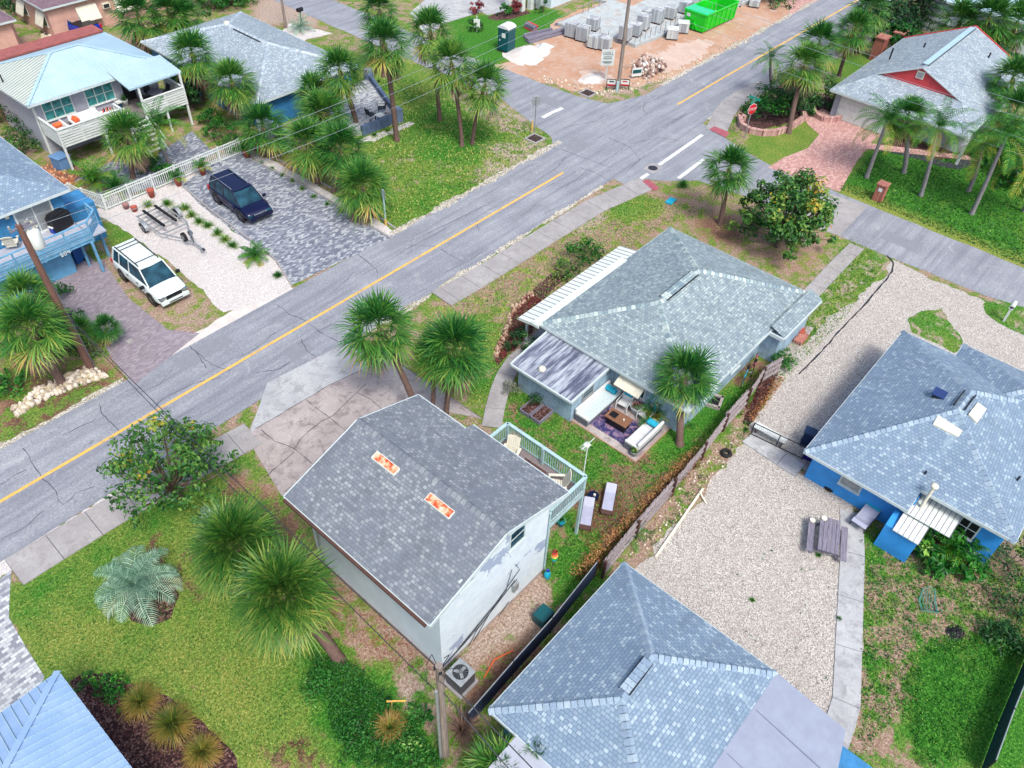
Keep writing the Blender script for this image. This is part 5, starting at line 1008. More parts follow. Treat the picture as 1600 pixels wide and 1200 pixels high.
# ---- pink cottages top left
T = thing('cottage', 'pink stucco cottage with mauve roof, white hatch shutters and wall air conditioner', 'house', (28, 78.2, 0))
hip(T, 27.6, 40, 77.8, 86, 2.8, (31.5, 82), (36, 82), 4.2, 'sh_mauve', False); wall_open(T, 'wall', 'wall_pink', 28.0, 78.2, 39.6, 85.6, 0, 2.65)
for u0, u1, y in ((30.6, 32.3, 78.2), (34.2, 36.2, 78.2)):
    w_ = window(T, 'y', u0, u1, .9, 2.0, y, 1, 1, 'white', sill=False); mb = MB(); q = [(u0 - .1, y - .05, 2.15), (u1 + .1, y - .05, 2.15), (u1 + .1, y - .6, 1.0), (u0 - .1, y - .6, 1.0)]; mb.add(q + [(a, b, c - .05) for a, b, c in q], [(0, 3, 2, 1), (4, 5, 6, 7), (3, 7, 6, 2)]); mb.build('shutter', 'cream', T)
for v0 in (78.9, 82.6):
    window(T, 'x', v0, v0 + 1.3, .9, 2.0, 28.0, 1, 1, 'white', sill=False); mb = MB(); q = [(27.95, v0 - .1, 2.1), (27.95, v0 + 1.4, 2.1), (27.45, v0 + 1.4, 1.0), (27.45, v0 - .1, 1.0)]; mb.add(q + [(a, b, c - .05) for a, b, c in q], [(0, 1, 2, 3), (7, 6, 5, 4)]); mb.build('shutter', 'cream', T)
mb = MB(); mb.box(32.9, 77.9, 1.5, 33.6, 78.2, 1.95); ac = mb.build('air_conditioner', 'cream', T); MB().box(32.98, 77.88, 1.57, 33.5, 77.905, 1.88).build('grille', 'dark_metal', ac)
T = thing('cottage', 'pink cottage with chimney stack at the top left corner of the block', 'house', (15, 77.6, 0))
hip(T, 10, 25.0, 77.2, 92, 2.8, (17, 84), (18, 84), 4.6, 'sh_mauve', False); wall_open(T, 'wall', 'wall_pink', 10.4, 77.6, 24.6, 91, 0, 2.65)
p = G(22, 75, 0); mb = MB(); mb.box(p.x - .7, p.y - .0, 0, p.x + .7, p.y + .9, 2.3); mb.box(p.x - .8, p.y - .1, 2.3, p.x + .8, p.y + 1.0, 2.45); ch = mb.build('chimney', 'wall_pink', T); MB().cyl((p.x, p.y + .45, 2.45), (p.x, p.y + .45, 4.6), .06).build('flue', 'galv', ch)
# ---- new white house at the top
T = thing('white_house', 'new white stucco house with columned porch at the top edge beyond the building plot', 'house', (66.8, 51.5, 0))
wall_open(T, 'wall', 'wall_white', 66.9, 52.4, 80, 66, 0, 4.5)
hip(T, 66.2, 80.5, 51.6, 67, 4.6, (72, 58), (75, 59), 6.8, 'sh_pale', False)
for k, (px, py) in enumerate(((795, 14), (815, 17), (829, 14), (842, 12))): p = G(px, py, 0); MB().box(p.x - .25, p.y - .25, 0, p.x + .25, p.y + .25, 4.5).build('column', 'white', T)
window(T, 'y', 69, 71, .8, 2.4, 52.4, 2, 2, 'white'); window(T, 'x', 54, 55.5, .6, 2.4, 66.9, 2, 2, 'white'); window(T, 'x', 56.8, 58.3, .6, 2.4, 66.9, 2, 2, 'white')
T = thing('white_house', 'pale roofed house seen between the palms in the top right corner', 'house', (96, 15, 0))
hip(T, 90, 104, 10, 24, 3.2, (96, 17), (98, 17), 5.2, 'metal_white', False); wall_open(T, 'wall', 'wall_white', 90.5, 10.5, 103.5, 23.5, 0, 3)
# ================================================================ VEGETATION
sabal('tall-crowned sabal palm at the road end of the concrete driveway', (656, 655), (592, 505), 5.6, 1.03, 0, .17)
sabal('sabal palm between concrete driveway and curved path, right one of a close pair', (697, 655), (710, 538), 4.6, 1.05, 1, .14)
sabal('low sabal palm with thin trunk tucked behind the pair at the driveway corner', (675, 650), (675, 545), 4.0, 0.55, 2, .12)
sabal('sabal palm beside the patio of the hip-roof house', (1062, 694), (1072, 582), 3.6, 0.92, 3, .19)
sabal('big sabal palm on the front lawn with thick leaning trunk beside the gable house', (530, 1032), (440, 922), 4.3, .98, 5, .24, 'trunk')
sabal('further of the two touching sabal palms on the front lawn', (425, 985), (365, 845), 4.2, .92, 5, .2)
sabal('sabal palm leaning by the leaning utility pole at the left edge', (98, 600), (42, 505), 4.4, 1.15, 1, .22)
sabal('second crown behind the palm at the left edge under the blue deck', (60, 560), (38, 455), 3.9, 0.75, 2, .18)
sabal('lone sabal palm behind the roof peak of the hip-roof house near the crossing', (1125, 350), (1141, 258), 4.4, 0.98, 3, .17)
sabal('tallest sabal palm on the corner lawn with crown over the side street', (620, 220), (600, 62), 8.0, 1.25, 4, .2)
sabal('sabal crown above and behind the tallest palm of the corner lawn', (600, 120), (592, 10), 5.5, 1.15, 0, .2)
sabal('sabal palm on the corner lawn beside the side street kerb', (687, 188), (672, 42), 7.2, 1.05, 1, .17)
sabal('middle sabal palm of the corner lawn pair with dark leaning trunk', (722, 228), (705, 92), 6.6, 1.05, 2, .16)
sabal('sabal palm of the corner lawn pair nearest the stop sign', (738, 225), (758, 127), 5.2, 1.05, 3, .16)
sabal('sabal palm rising from the paved terrace of the upper blue house', (558, 196), (530, 105), 5.0, 1.25, 4, .2)
sabal('dark sabal palm just left of the terrace palm', (505, 210), (490, 140), 3.4, 0.95, 0, .17)
sabal('tall sabal palm between the white raised house and the upper blue house', (322, 146), (299, 78), 4.8, 1.25, 1, .2)
sabal('sabal palm in front of the upper blue roof, right of the tall one', (380, 190), (360, 122), 4.0, 1.20, 2, .19)
sabal('bushy sabal palm at the back of the paver drive, leftmost of the row', (412, 245), (410, 192), 2.6, 1.25, 3, .17)
sabal('bushy sabal palm second in the row beside the paver drive', (497, 285), (480, 218), 3.2, 1.30, 4, .18)
sabal('bushy sabal palm third in the row beside the paver drive', (522, 300), (533, 225), 3.6, 1.25, 0, .18)
sabal('lowest sabal palm of the row beside the paver drive, next to the street sign', (575, 345), (566, 285), 2.6, 1.25, 1, .18)
sabal('sabal palm filling the gap behind the row beside the paver drive', (520, 240), (505, 172), 3.0, 1.10, 2, .16)
sabal('sabal palm beyond the white raised house, above the blue pickup', (225, 75), (214, 18), 4.0, 1.50, 3, .2)
sabal('dark sabal palm right of the one above the blue pickup', (262, 60), (262, 14), 3.6, 1.35, 4, .2)
sabal('leafy sabal palm at the top behind the grey hip roof', (290, 70), (288, 22), 3.0, 1.20, 0, .2)
sabal('sabal palm in front of the white raised house deck', (208, 278), (196, 205), 3.5, 1.15, 1, .17)
sabal('sabal palm with shaggy skirt rising from the brick-edged corner bed', (1232, 208), (1260, 95), 5.4, 1.20, 2, .2)
sabal('sabal palm crown just behind the corner bed palm', (1262, 160), (1282, 62), 5.0, 1.30, 3, .18)
sabal('sabal palm by the brick pillars with long bare trunk', (1314, 108), (1337, 40), 5.2, 1.20, 4, .17)
sabal('sabal palm at the top between main road and dark trees', (1350, 60), (1362, 8), 5.0, 1.30, 0, .18)
sabal('small sabal palm behind the peak of the Dutch gable roof', (1505, 75), (1502, 28), 4.0, 1.50, 1, .18)
sabal('sabal palm at the top right second from the corner', (1555, 90), (1548, 22), 5.0, 1.60, 2, .2)
sabal('sabal palm at the top right corner with yellowing fronds', (1575, 85), (1592, 30), 4.6, 1.60, 3, .2)
sabal('dark sabal palm right of the Dutch gable roof', (1582, 190), (1585, 118), 4.2, 1.35, 4, .18)
sabal('sabal palm over the right edge beside the Dutch gable roof', (1600, 225), (1590, 168), 3.2, 1.30, 0, .18)
sabal('sabal palm with upright stiff fan fronds in front of the Dutch gable house', (1412, 270), (1420, 178), 4.6, 0.95, 1, .17, 'trunk_grey', False)
sabal('sabal palm at the bottom edge beside the bottom house', (775, 1230), (778, 1205), 1.6, 0.7, 2, .16)
sabal('young sabal palm at the bottom edge touching the lilac flat roof', (838, 1225), (842, 1168), 2.2, 0.32, 3, .12)
sabal('small sabal palm by the driveway corner below the leaning utility pole', (135, 540), (125, 512), 1.2, 0.50, 4, .1)
sabal('small sabal palm leaning over the brown paver driveway', (150, 535), (165, 508), 1.4, 0.45, 0, .08)
feather_palm('feather palm with yellowing fronds at the edge of the pink driveway', (1354, 277), (1386, 190), 4.4, .95, 0)
feather_palm('feather palm with white-banded trunk in the bright lawn', (1438, 306), (1466, 200), 5.2, .9, 1)
feather_palm('feather palm nearest the street on the bright lawn with curved dark trunk', (1518, 334), (1572, 214), 5.8, 1.05, 2)
feather_palm('feather palm with short white trunk under the roof corner', (1513, 298), (1535, 228), 3.6, .9, 0)
feather_palm('feather palm over the right edge above the bright lawn', (1600, 330), (1608, 262), 3.6, 1.0, 1)
feather_palm('feather palm with slim trunk in the white house courtyard', (265, 255), (246, 196), 3.4, .85, 2)
feather_palm('coconut palm with a skirt of brown fronds by the main road corner bed', (1206, 142), (1204, 92), 3.4, .62, 0, group=None)
def rosette(label, p, L, fr, n, mat, el0=80, el1=5, droop=1.0, ll=.4, lw=.05, h=.0, cat='palm', name='cycad', seed=1, up=.3, age0=.1, group=None):
    mb = feather_mesh(seed, L, fr, n, el0, el1, droop, ll, lw, up, age0); t = thing(name, label, cat, (p[0], p[1], 0), 0, group, True); o = mb.build('fronds', mat, t, loc=V((0, 0, max(h, .12))))
    MB().cyl((0, 0, -.02), (0, 0, max(h, .2)), .16, .13).build('trunk', 'trunk', t); return t
rosette('blue-green pindo palm in a round mulch bed on the front lawn', G(222, 930), 2.05, 19, 24, 'butia', 76, 14, 1.15, .62, .05, .75, seed=11, name='pindo_palm')
rosette('low green sago palm at the end of the tuft row in the white gravel', G(398, 405), 1.25, 18, 18, 'feather', 72, 0, .8, .34, .05, .2, seed=12)
rosette('small feathery palm beside the mailbox at the top', G(470, 48), 1.7, 16, 16, 'butia', 70, 0, .8, .4, .06, .2, seed=13, name='small_palm')
rosette('sprawling palm sprout against the wooden fence', G(985, 838), 1.0, 10, 12, 'feather', 60, 10, .9, .3, .05, .1, seed=14, name='small_palm')
rosette('small palm among the round-leaved shrubs below the right-hand house', G(1490, 862), 1.7, 15, 16, 'feather', 70, 0, .9, .5, .06, .3, seed=15, name='small_palm')
rosette('yellow-green areca palm clump at the corner of the white picket fence', G(150, 290), 2.2, 26, 18, 'feather', 82, 10, .8, .5, .07, .2, seed=16, name='areca_palm', age0=.25)
rosette('areca palm clump behind the picket fence, right of the yellow one', G(183, 300), 1.6, 18, 16, 'feather', 82, 10, .8, .4, .07, .2, seed=17, name='areca_palm')
# trees and large shrubs
c = G(272, 725, 2.2); tree('wide leafy tree with yellowing leaves under the wires beside the sidewalk', G(284, 782).x, G(284, 782).y, 2.75, 4.2, 'leaf', 66, 60, .12, seed=3, yellow=.07, age=.36, cr=.18)
c = G(1216, 352, 1.5); tree('seagrape tree with green and orange leaves between the hip-roof house and the side street', c.x, c.y - .3, 3.1, 4.6, 'leaf', 90, 70, .16, seed=4, yellow=.08, age=.28, cr=.2)
shrub('light green shrub against the white awning of the hip-roof house', G(912, 405), 1.3, 1.3, 'leaf_lush', 16, 60, .09, 5); shrub('dull green shrub with red flowers left of the awning shrub', G(885, 430), 1.1, 1.0, 'leaf', 14, 50, .08, 6, yellow=.3)
shrub('dark shrub under the awning post', G(815, 545), 1.0, 1.1, 'leaf_dark', 12, 50, .09, 7)
tree('dark round tree in front of the upper blue house wall', G(302, 168).x, G(302, 168).y, 1.7, 3.0, 'leaf_dark', 34, 60, .13, seed=8, yellow=0)
for k, (px, py, r_, h_, lb) in enumerate(((1195, 185, 1.9, 2.0, 'dense green shrub at the stop sign end of the brick-edged bed'), (1225, 178, 1.9, 2.2, 'dense dark shrub in the middle of the brick-edged bed'), (1222, 152, 1.9, 2.4, 'dense dark shrub at the road side of the brick-edged bed'), (1250, 172, 1.4, 1.7, 'shrub under the palm at the house end of the brick-edged bed'), (1297, 168, 1.7, 2.2, 'round dark shrub in its own brick ring by the garage'))):
    shrub(lb, G(px, py), r_, h_, 'leaf_dark' if k else 'leaf_lush', 20, 55, .13, 20 + k)
shrub('bright green shrub at the far end of the wooden fence', G(1220, 572), .75, 1.1, 'leaf_lush', 14, 50, .07, 31)
for k, (px, py, r_, h_, lb) in enumerate(((1465, 848, .9, 1.2, 'round-leaved shrub with glossy bright leaves at the annexe of the blue house'), (1510, 850, .9, 1.3, 'round-leaved shrub under the dark window of the blue house'), (1455, 885, .8, .9, 'low round-leaved shrub at the front of the planting by the blue house'), (1500, 890, .9, .8, 'dark spreading shrub at the end of the planting by the blue house'))):
    shrub(lb, G(px, py), r_, h_, 'leaf_lush', 13, 26, .15, 33 + k)
for k, (px, py, r_, h_, lb) in enumerate(((1575, 885, 1.5, 1.0, 'dark weedy bush at the right edge below the blue house'), (1590, 960, 1.3, .9, 'dark bush with bare canes at the right edge'), (1560, 1000, .9, .6, 'low dark bush above the green groundcover'))): shrub(lb, G(px, py), r_, h_, 'leaf_dark', 16, 50, .08, 40 + k)
for k, (px, py, r_, h_, lb) in enumerate(((45, 215, 1.5, 2.2, 'dark bush between the blue house and the white raised house'), (40, 240, 1.3, 1.6, 'dark bush at the foot of the white raised house wall'), (28, 195, 1.3, 2.0, 'dark bush under the far corner of the white raised house'), (345, 215, 1.3, 1.1, 'flowering green bush in the courtyard planting'), (330, 195, 1.0, 1.0, 'green bush beside the blue wall planting'), (365, 235, 1.1, 1.0, 'yellow-green bush at the end of the picket fence'),
    (236, 262, .9, .8, 'low green bush at the courtyard stairs'), (262, 275, .9, .7, 'low green plants behind the picket fence'), (100, 515, 1.4, 1.2, 'dark green bush under the leaning utility pole'), (120, 545, 1.5, 1.0, 'spreading dark bush above the rock pile'), (80, 470, 1.3, 1.2, 'dark green bush at the blue deck corner'), (10, 610, 1.2, .8, 'green bush at the left edge beside the rocks'), (20, 545, 1.5, 1.3, 'green bush behind the left edge palm trunk'))):
    shrub(lb, G(px, py), r_, h_, 'leaf' if 'yellow' in lb else 'leaf_dark' if 'dark' in lb else 'leaf_lush', 15, 45, .10, 50 + k)
for k, (px, py, r_, h_, lb) in enumerate(((1375, 60, 3.2, 3.8, 'broad green tree between the brick pillars and the dark conifer'), (1395, 85, 2.2, 2.4, 'bright leafy tree behind the brick pillars'), (1545, 130, 3.0, 3.0, 'dark tree behind the Dutch gable roof'), (1570, 60, 3.2, 3.4, 'dark tree under the top right palms'), (1520, 95, 2.6, 3.0, 'dark tree between the roof and the top right palms'), (1570, 255, 2.2, 2.2, 'green understorey tree below the right-hand palms'), (1600, 290, 2.4, 2.0, 'bright green bushy tree at the right edge'))):
    tree(lb, G(px, py).x, G(px, py).y, r_, h_, 'leaf_dark' if 'dark' in lb else 'leaf_lush', 34, 50, .2, seed=70 + k, yellow=.02, age=.25)
for k, (px, py, h_, lb) in enumerate(((1425, 48, 6.5, 'dark conifer at the top beside the pale roof'), (1462, 30, 6.0, 'dark conifer right of the other at the top'))):
    g_ = G(px, py); t = thing('conifer', lb, 'tree', g_, 0, 'dark conifers', True); rr = random.Random(90 + k); mb = MB(); tb = MB(); tb.cyl((0, 0, -.05), (0, 0, h_), .22, .04); 
    for i in range(90):
        z = h_ * (.12 + .86 * i / 90); L = 2.9 * (1 - z / h_) ** .7 + .25; a = i * 2.4; e = V((math.cos(a) * L, math.sin(a) * L, z - .18 * L)); s_ = V((0, 0, z)); tb.tube([s_, e], [.04, .01], 3)
        for j in range(9): f = .2 + .8 * j / 8; p = s_.lerp(e, f); leafcloud(mb, p, .22 * (1.2 - .5 * f) + .1, 9, .12, rr, .12, .12, .5)
    tb.build('trunk', 'bark', t); mb.build('crown', 'leaf_dark', t)
for k, (px, py, lb) in enumerate(((300, 8, 'green hedge bush at the top left behind the palms'), (335, 14, 'green hedge bush behind the pale grey roof'), (365, 8, 'bright hedge bush at the end of the top row'), (380, 0, 'leafy bush at the top beside the sandy lane'), (30, 8, 'dark bush between the two pink cottages'), (45, 20, 'dark bush by the pink cottage shutters'), (1205, 5, 'bush at the top beside the construction plot'), (1225, -3, 'bush at the top edge beside the pink path'), (1130, -12, 'bush behind the green skip'))):
    shrub(lb, G(px, py), 2.0 if k > 5 else 1.9, 1.8, 'leaf_dark' if 'dark' in lb else 'leaf_lush', 16, 45, .16, 100 + k)
# hedge along the wooden fence
rr = random.Random(8); a, b = G(907, 893, .45), G(1088, 707, .45); a.z = b.z = 0; n = 26
for i in range(n):
    pass
mb = MB(); mb2 = MB()
for i in range(46):
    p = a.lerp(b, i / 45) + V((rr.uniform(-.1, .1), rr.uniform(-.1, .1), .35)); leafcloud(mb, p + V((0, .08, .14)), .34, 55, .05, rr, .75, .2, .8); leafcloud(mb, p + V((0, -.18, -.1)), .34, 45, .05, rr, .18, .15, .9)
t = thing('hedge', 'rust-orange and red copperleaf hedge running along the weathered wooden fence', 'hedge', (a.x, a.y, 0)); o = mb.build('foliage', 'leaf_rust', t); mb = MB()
for i in range(30): p = a.lerp(b, i / 29); mb.tube([(p.x, p.y, 0), (p.x + .05, p.y, .5)], .015, 4)
mb.build('stem', 'bark', t)
mb = MB(); a, b = G(1172, 655), G(1218, 592)
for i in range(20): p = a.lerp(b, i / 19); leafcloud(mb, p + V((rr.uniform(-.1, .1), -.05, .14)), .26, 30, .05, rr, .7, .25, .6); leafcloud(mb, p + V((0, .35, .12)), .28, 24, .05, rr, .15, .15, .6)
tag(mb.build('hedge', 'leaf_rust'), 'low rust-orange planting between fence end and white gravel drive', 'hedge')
# red groundcover bed left of the annexe
mb = MB()
PB = gp([(772, 560), (800, 485), (830, 458), (850, 470), (830, 520), (800, 550), (778, 572)])
def inpoly(x, y, P):
    c = False; n = len(P)
    for i in range(n):
        x0, y0 = P[i]; x1, y1 = P[(i + 1) % n]
        if (y0 > y) != (y1 > y) and x < (x1 - x0) * (y - y0) / (y1 - y0) + x0: c = not c
    return c
def scatter(P, n, rr):
    xs_, ys_ = [p[0] for p in P], [p[1] for p in P]; o = []
    while len(o) < n:
        x, y = rr.uniform(min(xs_), max(xs_)), rr.uniform(min(ys_), max(ys_))
        if inpoly(x, y, P): o.append((x, y))
    return o
for x, y in scatter(PB, 260, rr): leafcloud(mb, (x, y, .10), .16, 9, .045, rr, .4, .3, .6)
tag(mb.build('red_ground_cover', 'leaf_red'), 'dense dark red ground cover in the curved bed beside the annexe', kind='stuff')
# ground cover, weeds, grass
def leafy(name, label, polys, n, ls, mat, h=.1, seed=3, age=.35, k=7, r_=.16):
    rr = random.Random(seed); mb = MB()
    for poly, m in polys:
        for x, y in scatter(gp(poly), int(n * m), rr): leafcloud(mb, (x, y, h * rr.uniform(.4, 1.2)), r_ * rr.uniform(.6, 1.4), k, ls, rr, age, .3, .5)
    return tag(mb.build(name, mat), label, kind='stuff')
leafy('ground_cover', 'small-leaved green ground cover between the front lawn and the utility pole', [([(480, 1020), (560, 1045), (600, 1080), (650, 1140), (700, 1200), (560, 1200), (520, 1140)], 1)], 1300, .045, 'groundcover', .28, 4, .3, 9, .2)
leafy('ground_cover', 'bright green weeds filling the bottom right corner by the screened fence', [([(1440, 1020), (1520, 990), (1590, 1000), (1560, 1090), (1500, 1190), (1430, 1200), (1430, 1110)], 1), ([(1400, 1100), (1440, 1020), (1440, 1180)], .15)], 700, .04, 'leaf_lush', .1, 5, .5, 9)
leafy('weeds', 'scattered dark weed patches in the shell yard below the blue house', [([(1345, 820), (1440, 850), (1560, 900), (1590, 1000), (1440, 1020), (1410, 1110), (1320, 1195), (1345, 1100)], 1)], 190, .045, 'leaf_dark', .08, 6, .5, 12, .2)
leafy('leaf_litter', 'brown leaf litter under the hedge and loungers', [([(880, 770), (960, 740), (980, 800), (920, 860)], 1), ([(500, 900), (560, 930), (680, 1045), (620, 1050), (520, 980)], 1.2)], 260, .035, 'leaf_red', .02, 7, .8, 5, .2)
leafy('weeds', 'sparse green weeds along the gravel side of the wooden fence', [([(1010, 880), (1100, 765), (1160, 690), (1190, 650), (1160, 660), (1000, 850)], 1)], 60, .045, 'leaf_dark', .08, 8, .5, 10, .2)
def grass(name, label, poly, n, hgt, seed, ages=(.1, .6), w=.03):
    rg = np.random.default_rng(seed); P = gp(poly); xs_ = np.array([p[0] for p in P]); ys_ = np.array([p[1] for p in P]); X = rg.uniform(xs_.min(), xs_.max(), n * 3); Y = rg.uniform(ys_.min(), ys_.max(), n * 3)
    m = np.zeros(len(X), bool)
    for i in range(len(P)):
        x0, y0 = P[i]; x1, y1 = P[(i + 1) % len(P)]
        if y0 != y1: m ^= ((y0 > Y) != (y1 > Y)) & (X < (x1 - x0) * (Y - y0) / (y1 - y0) + x0)
    X, Y = X[m][:n], Y[m][:n]; n = len(X); az = rg.uniform(0, 6.28, n); L = hgt * rg.uniform(.5, 1.3, n); ln = rg.uniform(.2, 1.3, n); ww = w * rg.uniform(.6, 1.4, n)
    a = np.stack([X - np.sin(az) * ww, Y + np.cos(az) * ww, np.zeros(n)], -1); b = np.stack([X + np.sin(az) * ww, Y - np.cos(az) * ww, np.zeros(n)], -1); t = np.stack([X + np.cos(az) * L * np.sin(ln), Y + np.sin(az) * L * np.sin(ln), L * np.cos(ln)], -1)
    v = np.stack([a, b, t], 1).reshape(-1, 3); me = bpy.data.meshes.new(name); me.vertices.add(3 * n); me.vertices.foreach_set('co', v.ravel()); me.loops.add(3 * n); me.loops.foreach_set('vertex_index', np.arange(3 * n)); me.polygons.add(n); me.polygons.foreach_set('loop_start', np.arange(n) * 3); me.update(calc_edges=True)
    at = me.attributes.new('age', 'FLOAT', 'FACE'); at.data.foreach_set('value', rg.uniform(ages[0], ages[1], n)); me.materials.append(MT['tuft']); o = bpy.data.objects.new(name, me); COL.objects.link(o); return tag(o, label, kind='stuff')
grass('grass', 'front lawn grass around the pindo palm', [(20, 935), (215, 800), (330, 750), (440, 795), (480, 880), (510, 970), (500, 1100), (520, 1200), (380, 1190), (300, 1100), (215, 1065), (130, 1040), (70, 1050)], 24000, .06, 1, (.0, .65), .022)
grass('grass', 'backyard grass around the patio and loungers', [(790, 610), (830, 620), (900, 665), (990, 720), (1080, 690), (1190, 575), (1180, 600), (1080, 705), (930, 850), (900, 960), (860, 880), (920, 790), (800, 670)], 12000, .09, 2, (.0, .6))
grass('grass', 'corner lawn grass under the tall palms', [(600, 110), (700, 140), (860, 210), (850, 230), (620, 360), (560, 330)], 14000, .12, 3, (.1, .9), .05)
grass('grass', 'bright lawn grass under the feather palms', [(1310, 295), (1370, 235), (1600, 240), (1600, 415)], 12000, .12, 4, (.0, .45), .05)
grass('grass', 'front yard grass of the hip-roof house', [(660, 500), (800, 410), (1000, 300), (1120, 330), (1040, 350), (850, 490), (790, 560), (750, 630), (650, 570)], 9000, .10, 5, (.2, .9), .04)
grass('grass', 'side yard grass between the hip-roof house and the gravel drive', [(1275, 450), (1330, 370), (1385, 410), (1310, 510), (1200, 620), (1215, 560)], 4000, .1, 6, (.1, .8), .04)
grass('grass', 'rough grass of the bottom right yard', [(1350, 830), (1600, 890), (1600, 1000), (1440, 1020), (1400, 1120), (1345, 1180)], 7000, .1, 7, (.0, .6), .03)
# ornamental grass clumps and tufts
for k, (px, py, L, lb) in enumerate(((222, 1100, 1.0, 'straw-coloured ornamental grass clump nearest the pindo palm in the corner mulch bed'), (272, 1135, 1.15, 'largest straw-coloured ornamental grass clump in the middle of the corner mulch bed'), (318, 1178, .95, 'straw-coloured ornamental grass clump at the tip of the corner mulch bed'))):
    clump(lb, G(px, py), L, 620, 'grass_blade', .035, 200 + k, 'ornamental grass clumps in the mulch bed', droop=.75)
clump('shaggy brown fern-like clump beside the yellow-topped stake', G(610, 1140), .85, 420, 'grass_blade', .04, 210, a0=.4, a1=.95); clump('small green tuft at the bottom edge', G(590, 1190), .7, 160, 'tuft', .03, 212)
clump('bare grey spiky clump at the foot of the bottom utility pole', G(722, 1140), 1.0, 110, 'fan_dead', .09, 211, droop=.15, a0=.1, a1=.6)
for k, (px, py) in enumerate(((250, 1035), (165, 1080), (145, 1070), (190, 1090), (180, 1070))):
    if k: shrub(['', 'bright green bush in the corner mulch bed nearest the metal roof', 'small green bush at the lawn edge of the corner mulch bed', 'green bush between the metal roof and the grass clumps', 'green bush at the centre of the corner mulch bed'][k], G(px, py), .5, .45, 'leaf_lush', 9, 30, .06, 220 + k)
rows = [(232, 322), (262, 320), (275, 330), (290, 327), (300, 338), (312, 348), (325, 354), (340, 366), (352, 376), (364, 386)]
for k, (px, py) in enumerate(rows): clump('green grass tuft number %d from the picket fence in the row between white gravel and paver drive' % (k + 1) if 0 else ['green grass tuft by the fence pots, on its own in the white gravel', 'green grass tuft at the fence end of the row beside the paver drive', 'second green grass tuft from the fence in the gravel row', 'third green grass tuft from the fence in the gravel row', 'fourth green grass tuft from the fence in the gravel row', 'middle yellowish grass tuft of the gravel row', 'grass tuft just past the middle of the gravel row', 'third grass tuft before the sago palm', 'second grass tuft before the sago palm', 'grass tuft right beside the sago palm'][k], G(px, py), .62, 150, 'tuft', .035, 230 + k, 'grass tufts in the white gravel row', droop=.6, a0=.3, a1=.75)
rows = [(408, 256), (425, 265), (442, 275), (457, 284), (472, 296), (490, 308), (512, 320), (533, 330), (554, 342), (575, 351)]
nm = ['first', 'second', 'third', 'fourth', 'fifth', 'sixth', 'seventh', 'eighth', 'ninth', 'tenth']
for k, (px, py) in enumerate(rows): clump('%s small tuft from the picket fence in the edging bed beside the palms' % nm[k], G(px, py), .36, 90, 'tuft' if k not in (9,) else 'grass_blade', .03, 250 + k, 'small tufts in the paver drive edging', droop=.6, a0=.1, a1=.7)
clump('low green grass clump at the crosswalk corner of the front yard', G(1067, 292), .7, 260, 'tuft', .04, 270, a0=.1, a1=.5); clump('round green plant in the white gravel point by the road', G(434, 432), .45, 160, 'tuft', .04, 271, a0=.05, a1=.4)
for k, (px, py, lb) in enumerate(((593, 128, 'green tuft at the corner of the grey terrace wall'), (606, 205, 'green tuft in the gravel below the terrace wall end'), (585, 212, 'green tuft in the gravel under the terrace wall'), (628, 178, 'green tuft right of the terrace wall corner'))): clump(lb, G(px, py), .4, 90, 'tuft', .04, 275 + k)
for k, (px, py, lb) in enumerate(((1175, 938, 'tiny green weed alone in the shell gravel lot'), (1310, 968, 'small weed against the concrete strip'), (1278, 868, 'weed at the foot of the picnic table'), (1165, 672, 'weed tuft at the white plank'))): clump(lb, G(px, py), .22, 60, 'tuft', .03, 280 + k, a0=.05, a1=.4)
# shrubs and flowers by the new white house
for k, (px, py, lb, mt) in enumerate(((745, 20, 'dark red plant at the end of the white driveway bed', 'leaf_red'), (790, 24, 'yellow-green plant in the white house bed', 'leaf_lush'), (806, 20, 'red-leaved plant by the white porch columns', 'leaf_red'), (848, 20, 'slim dark shrub against the white house wall', 'leaf_dark'), (745, 48, 'low yellow flowers around the yard sign', 'leaf'))): shrub(lb, G(px, py), .8, 1.0 if k != 3 else 2.2, mt, 10, 35, .14, 290 + k)

for k, (px, py, r_, h_, lb) in enumerate(((500, 1075, .8, .5, 'low green bush at the lawn edge of the ground cover'), (560, 1150, .9, .6, 'green bush in the middle of the ground cover near the bottom edge'), (640, 1190, .8, .6, 'green bush at the bottom edge left of the utility pole'), (655, 1120, .5, .4, 'small green bush against the bottom utility pole'), (330, 815, .7, .5, 'bluish spiky bush between the leafy tree and the lawn palms'))): shrub(lb, G(px, py), r_, h_, 'groundcover' if k < 4 else 'butia', 14, 50, .06, 400 + k)
weeds_mb = MB(); rr = random.Random(77)
for px, py in ((1250, 950), (1275, 985), (1240, 1010), (1290, 1060), (1200, 870), (1150, 900), (1260, 880), (1100, 930), (1120, 850), (1300, 930), (1230, 905), (1180, 1000), (1215, 760), (1290, 500), (1500, 600), (1330, 560)):
    for j in range(5): p = G(px + rr.uniform(-14, 14), py + rr.uniform(-12, 12)); leafcloud(weeds_mb, (p.x, p.y, .02), .08, 7, .03, rr, .5, .4, .4)
tag(weeds_mb.build('weeds', 'leaf_dark'), 'sparse dark weeds and leaves strewn over the shell gravel lot', kind='stuff')
# ================================================================ VEHICLES
t = car('white SUV with black roof rails parked on the shell verge by the brown driveway', (14.85, 40.25, 0), math.radians(-91), 5.3, 2.0, 1.9, 'car_white')
car('dark navy SUV with glossy roof parked on the grey paver drive', (23.45, 43.6, 0), math.radians(-93), 4.9, 1.98, 1.72, 'car_navy', rail='chrome', big=True)
P0 = G(117, 47, 0); car('bright blue pickup truck parked beside the pink cottage', (P0.x, P0.y - .3, 0), math.radians(100), 5.4, 1.95, 1.75, 'car_blue', 'pickup', 'pickup truck', 'pickup_truck', rail=None)
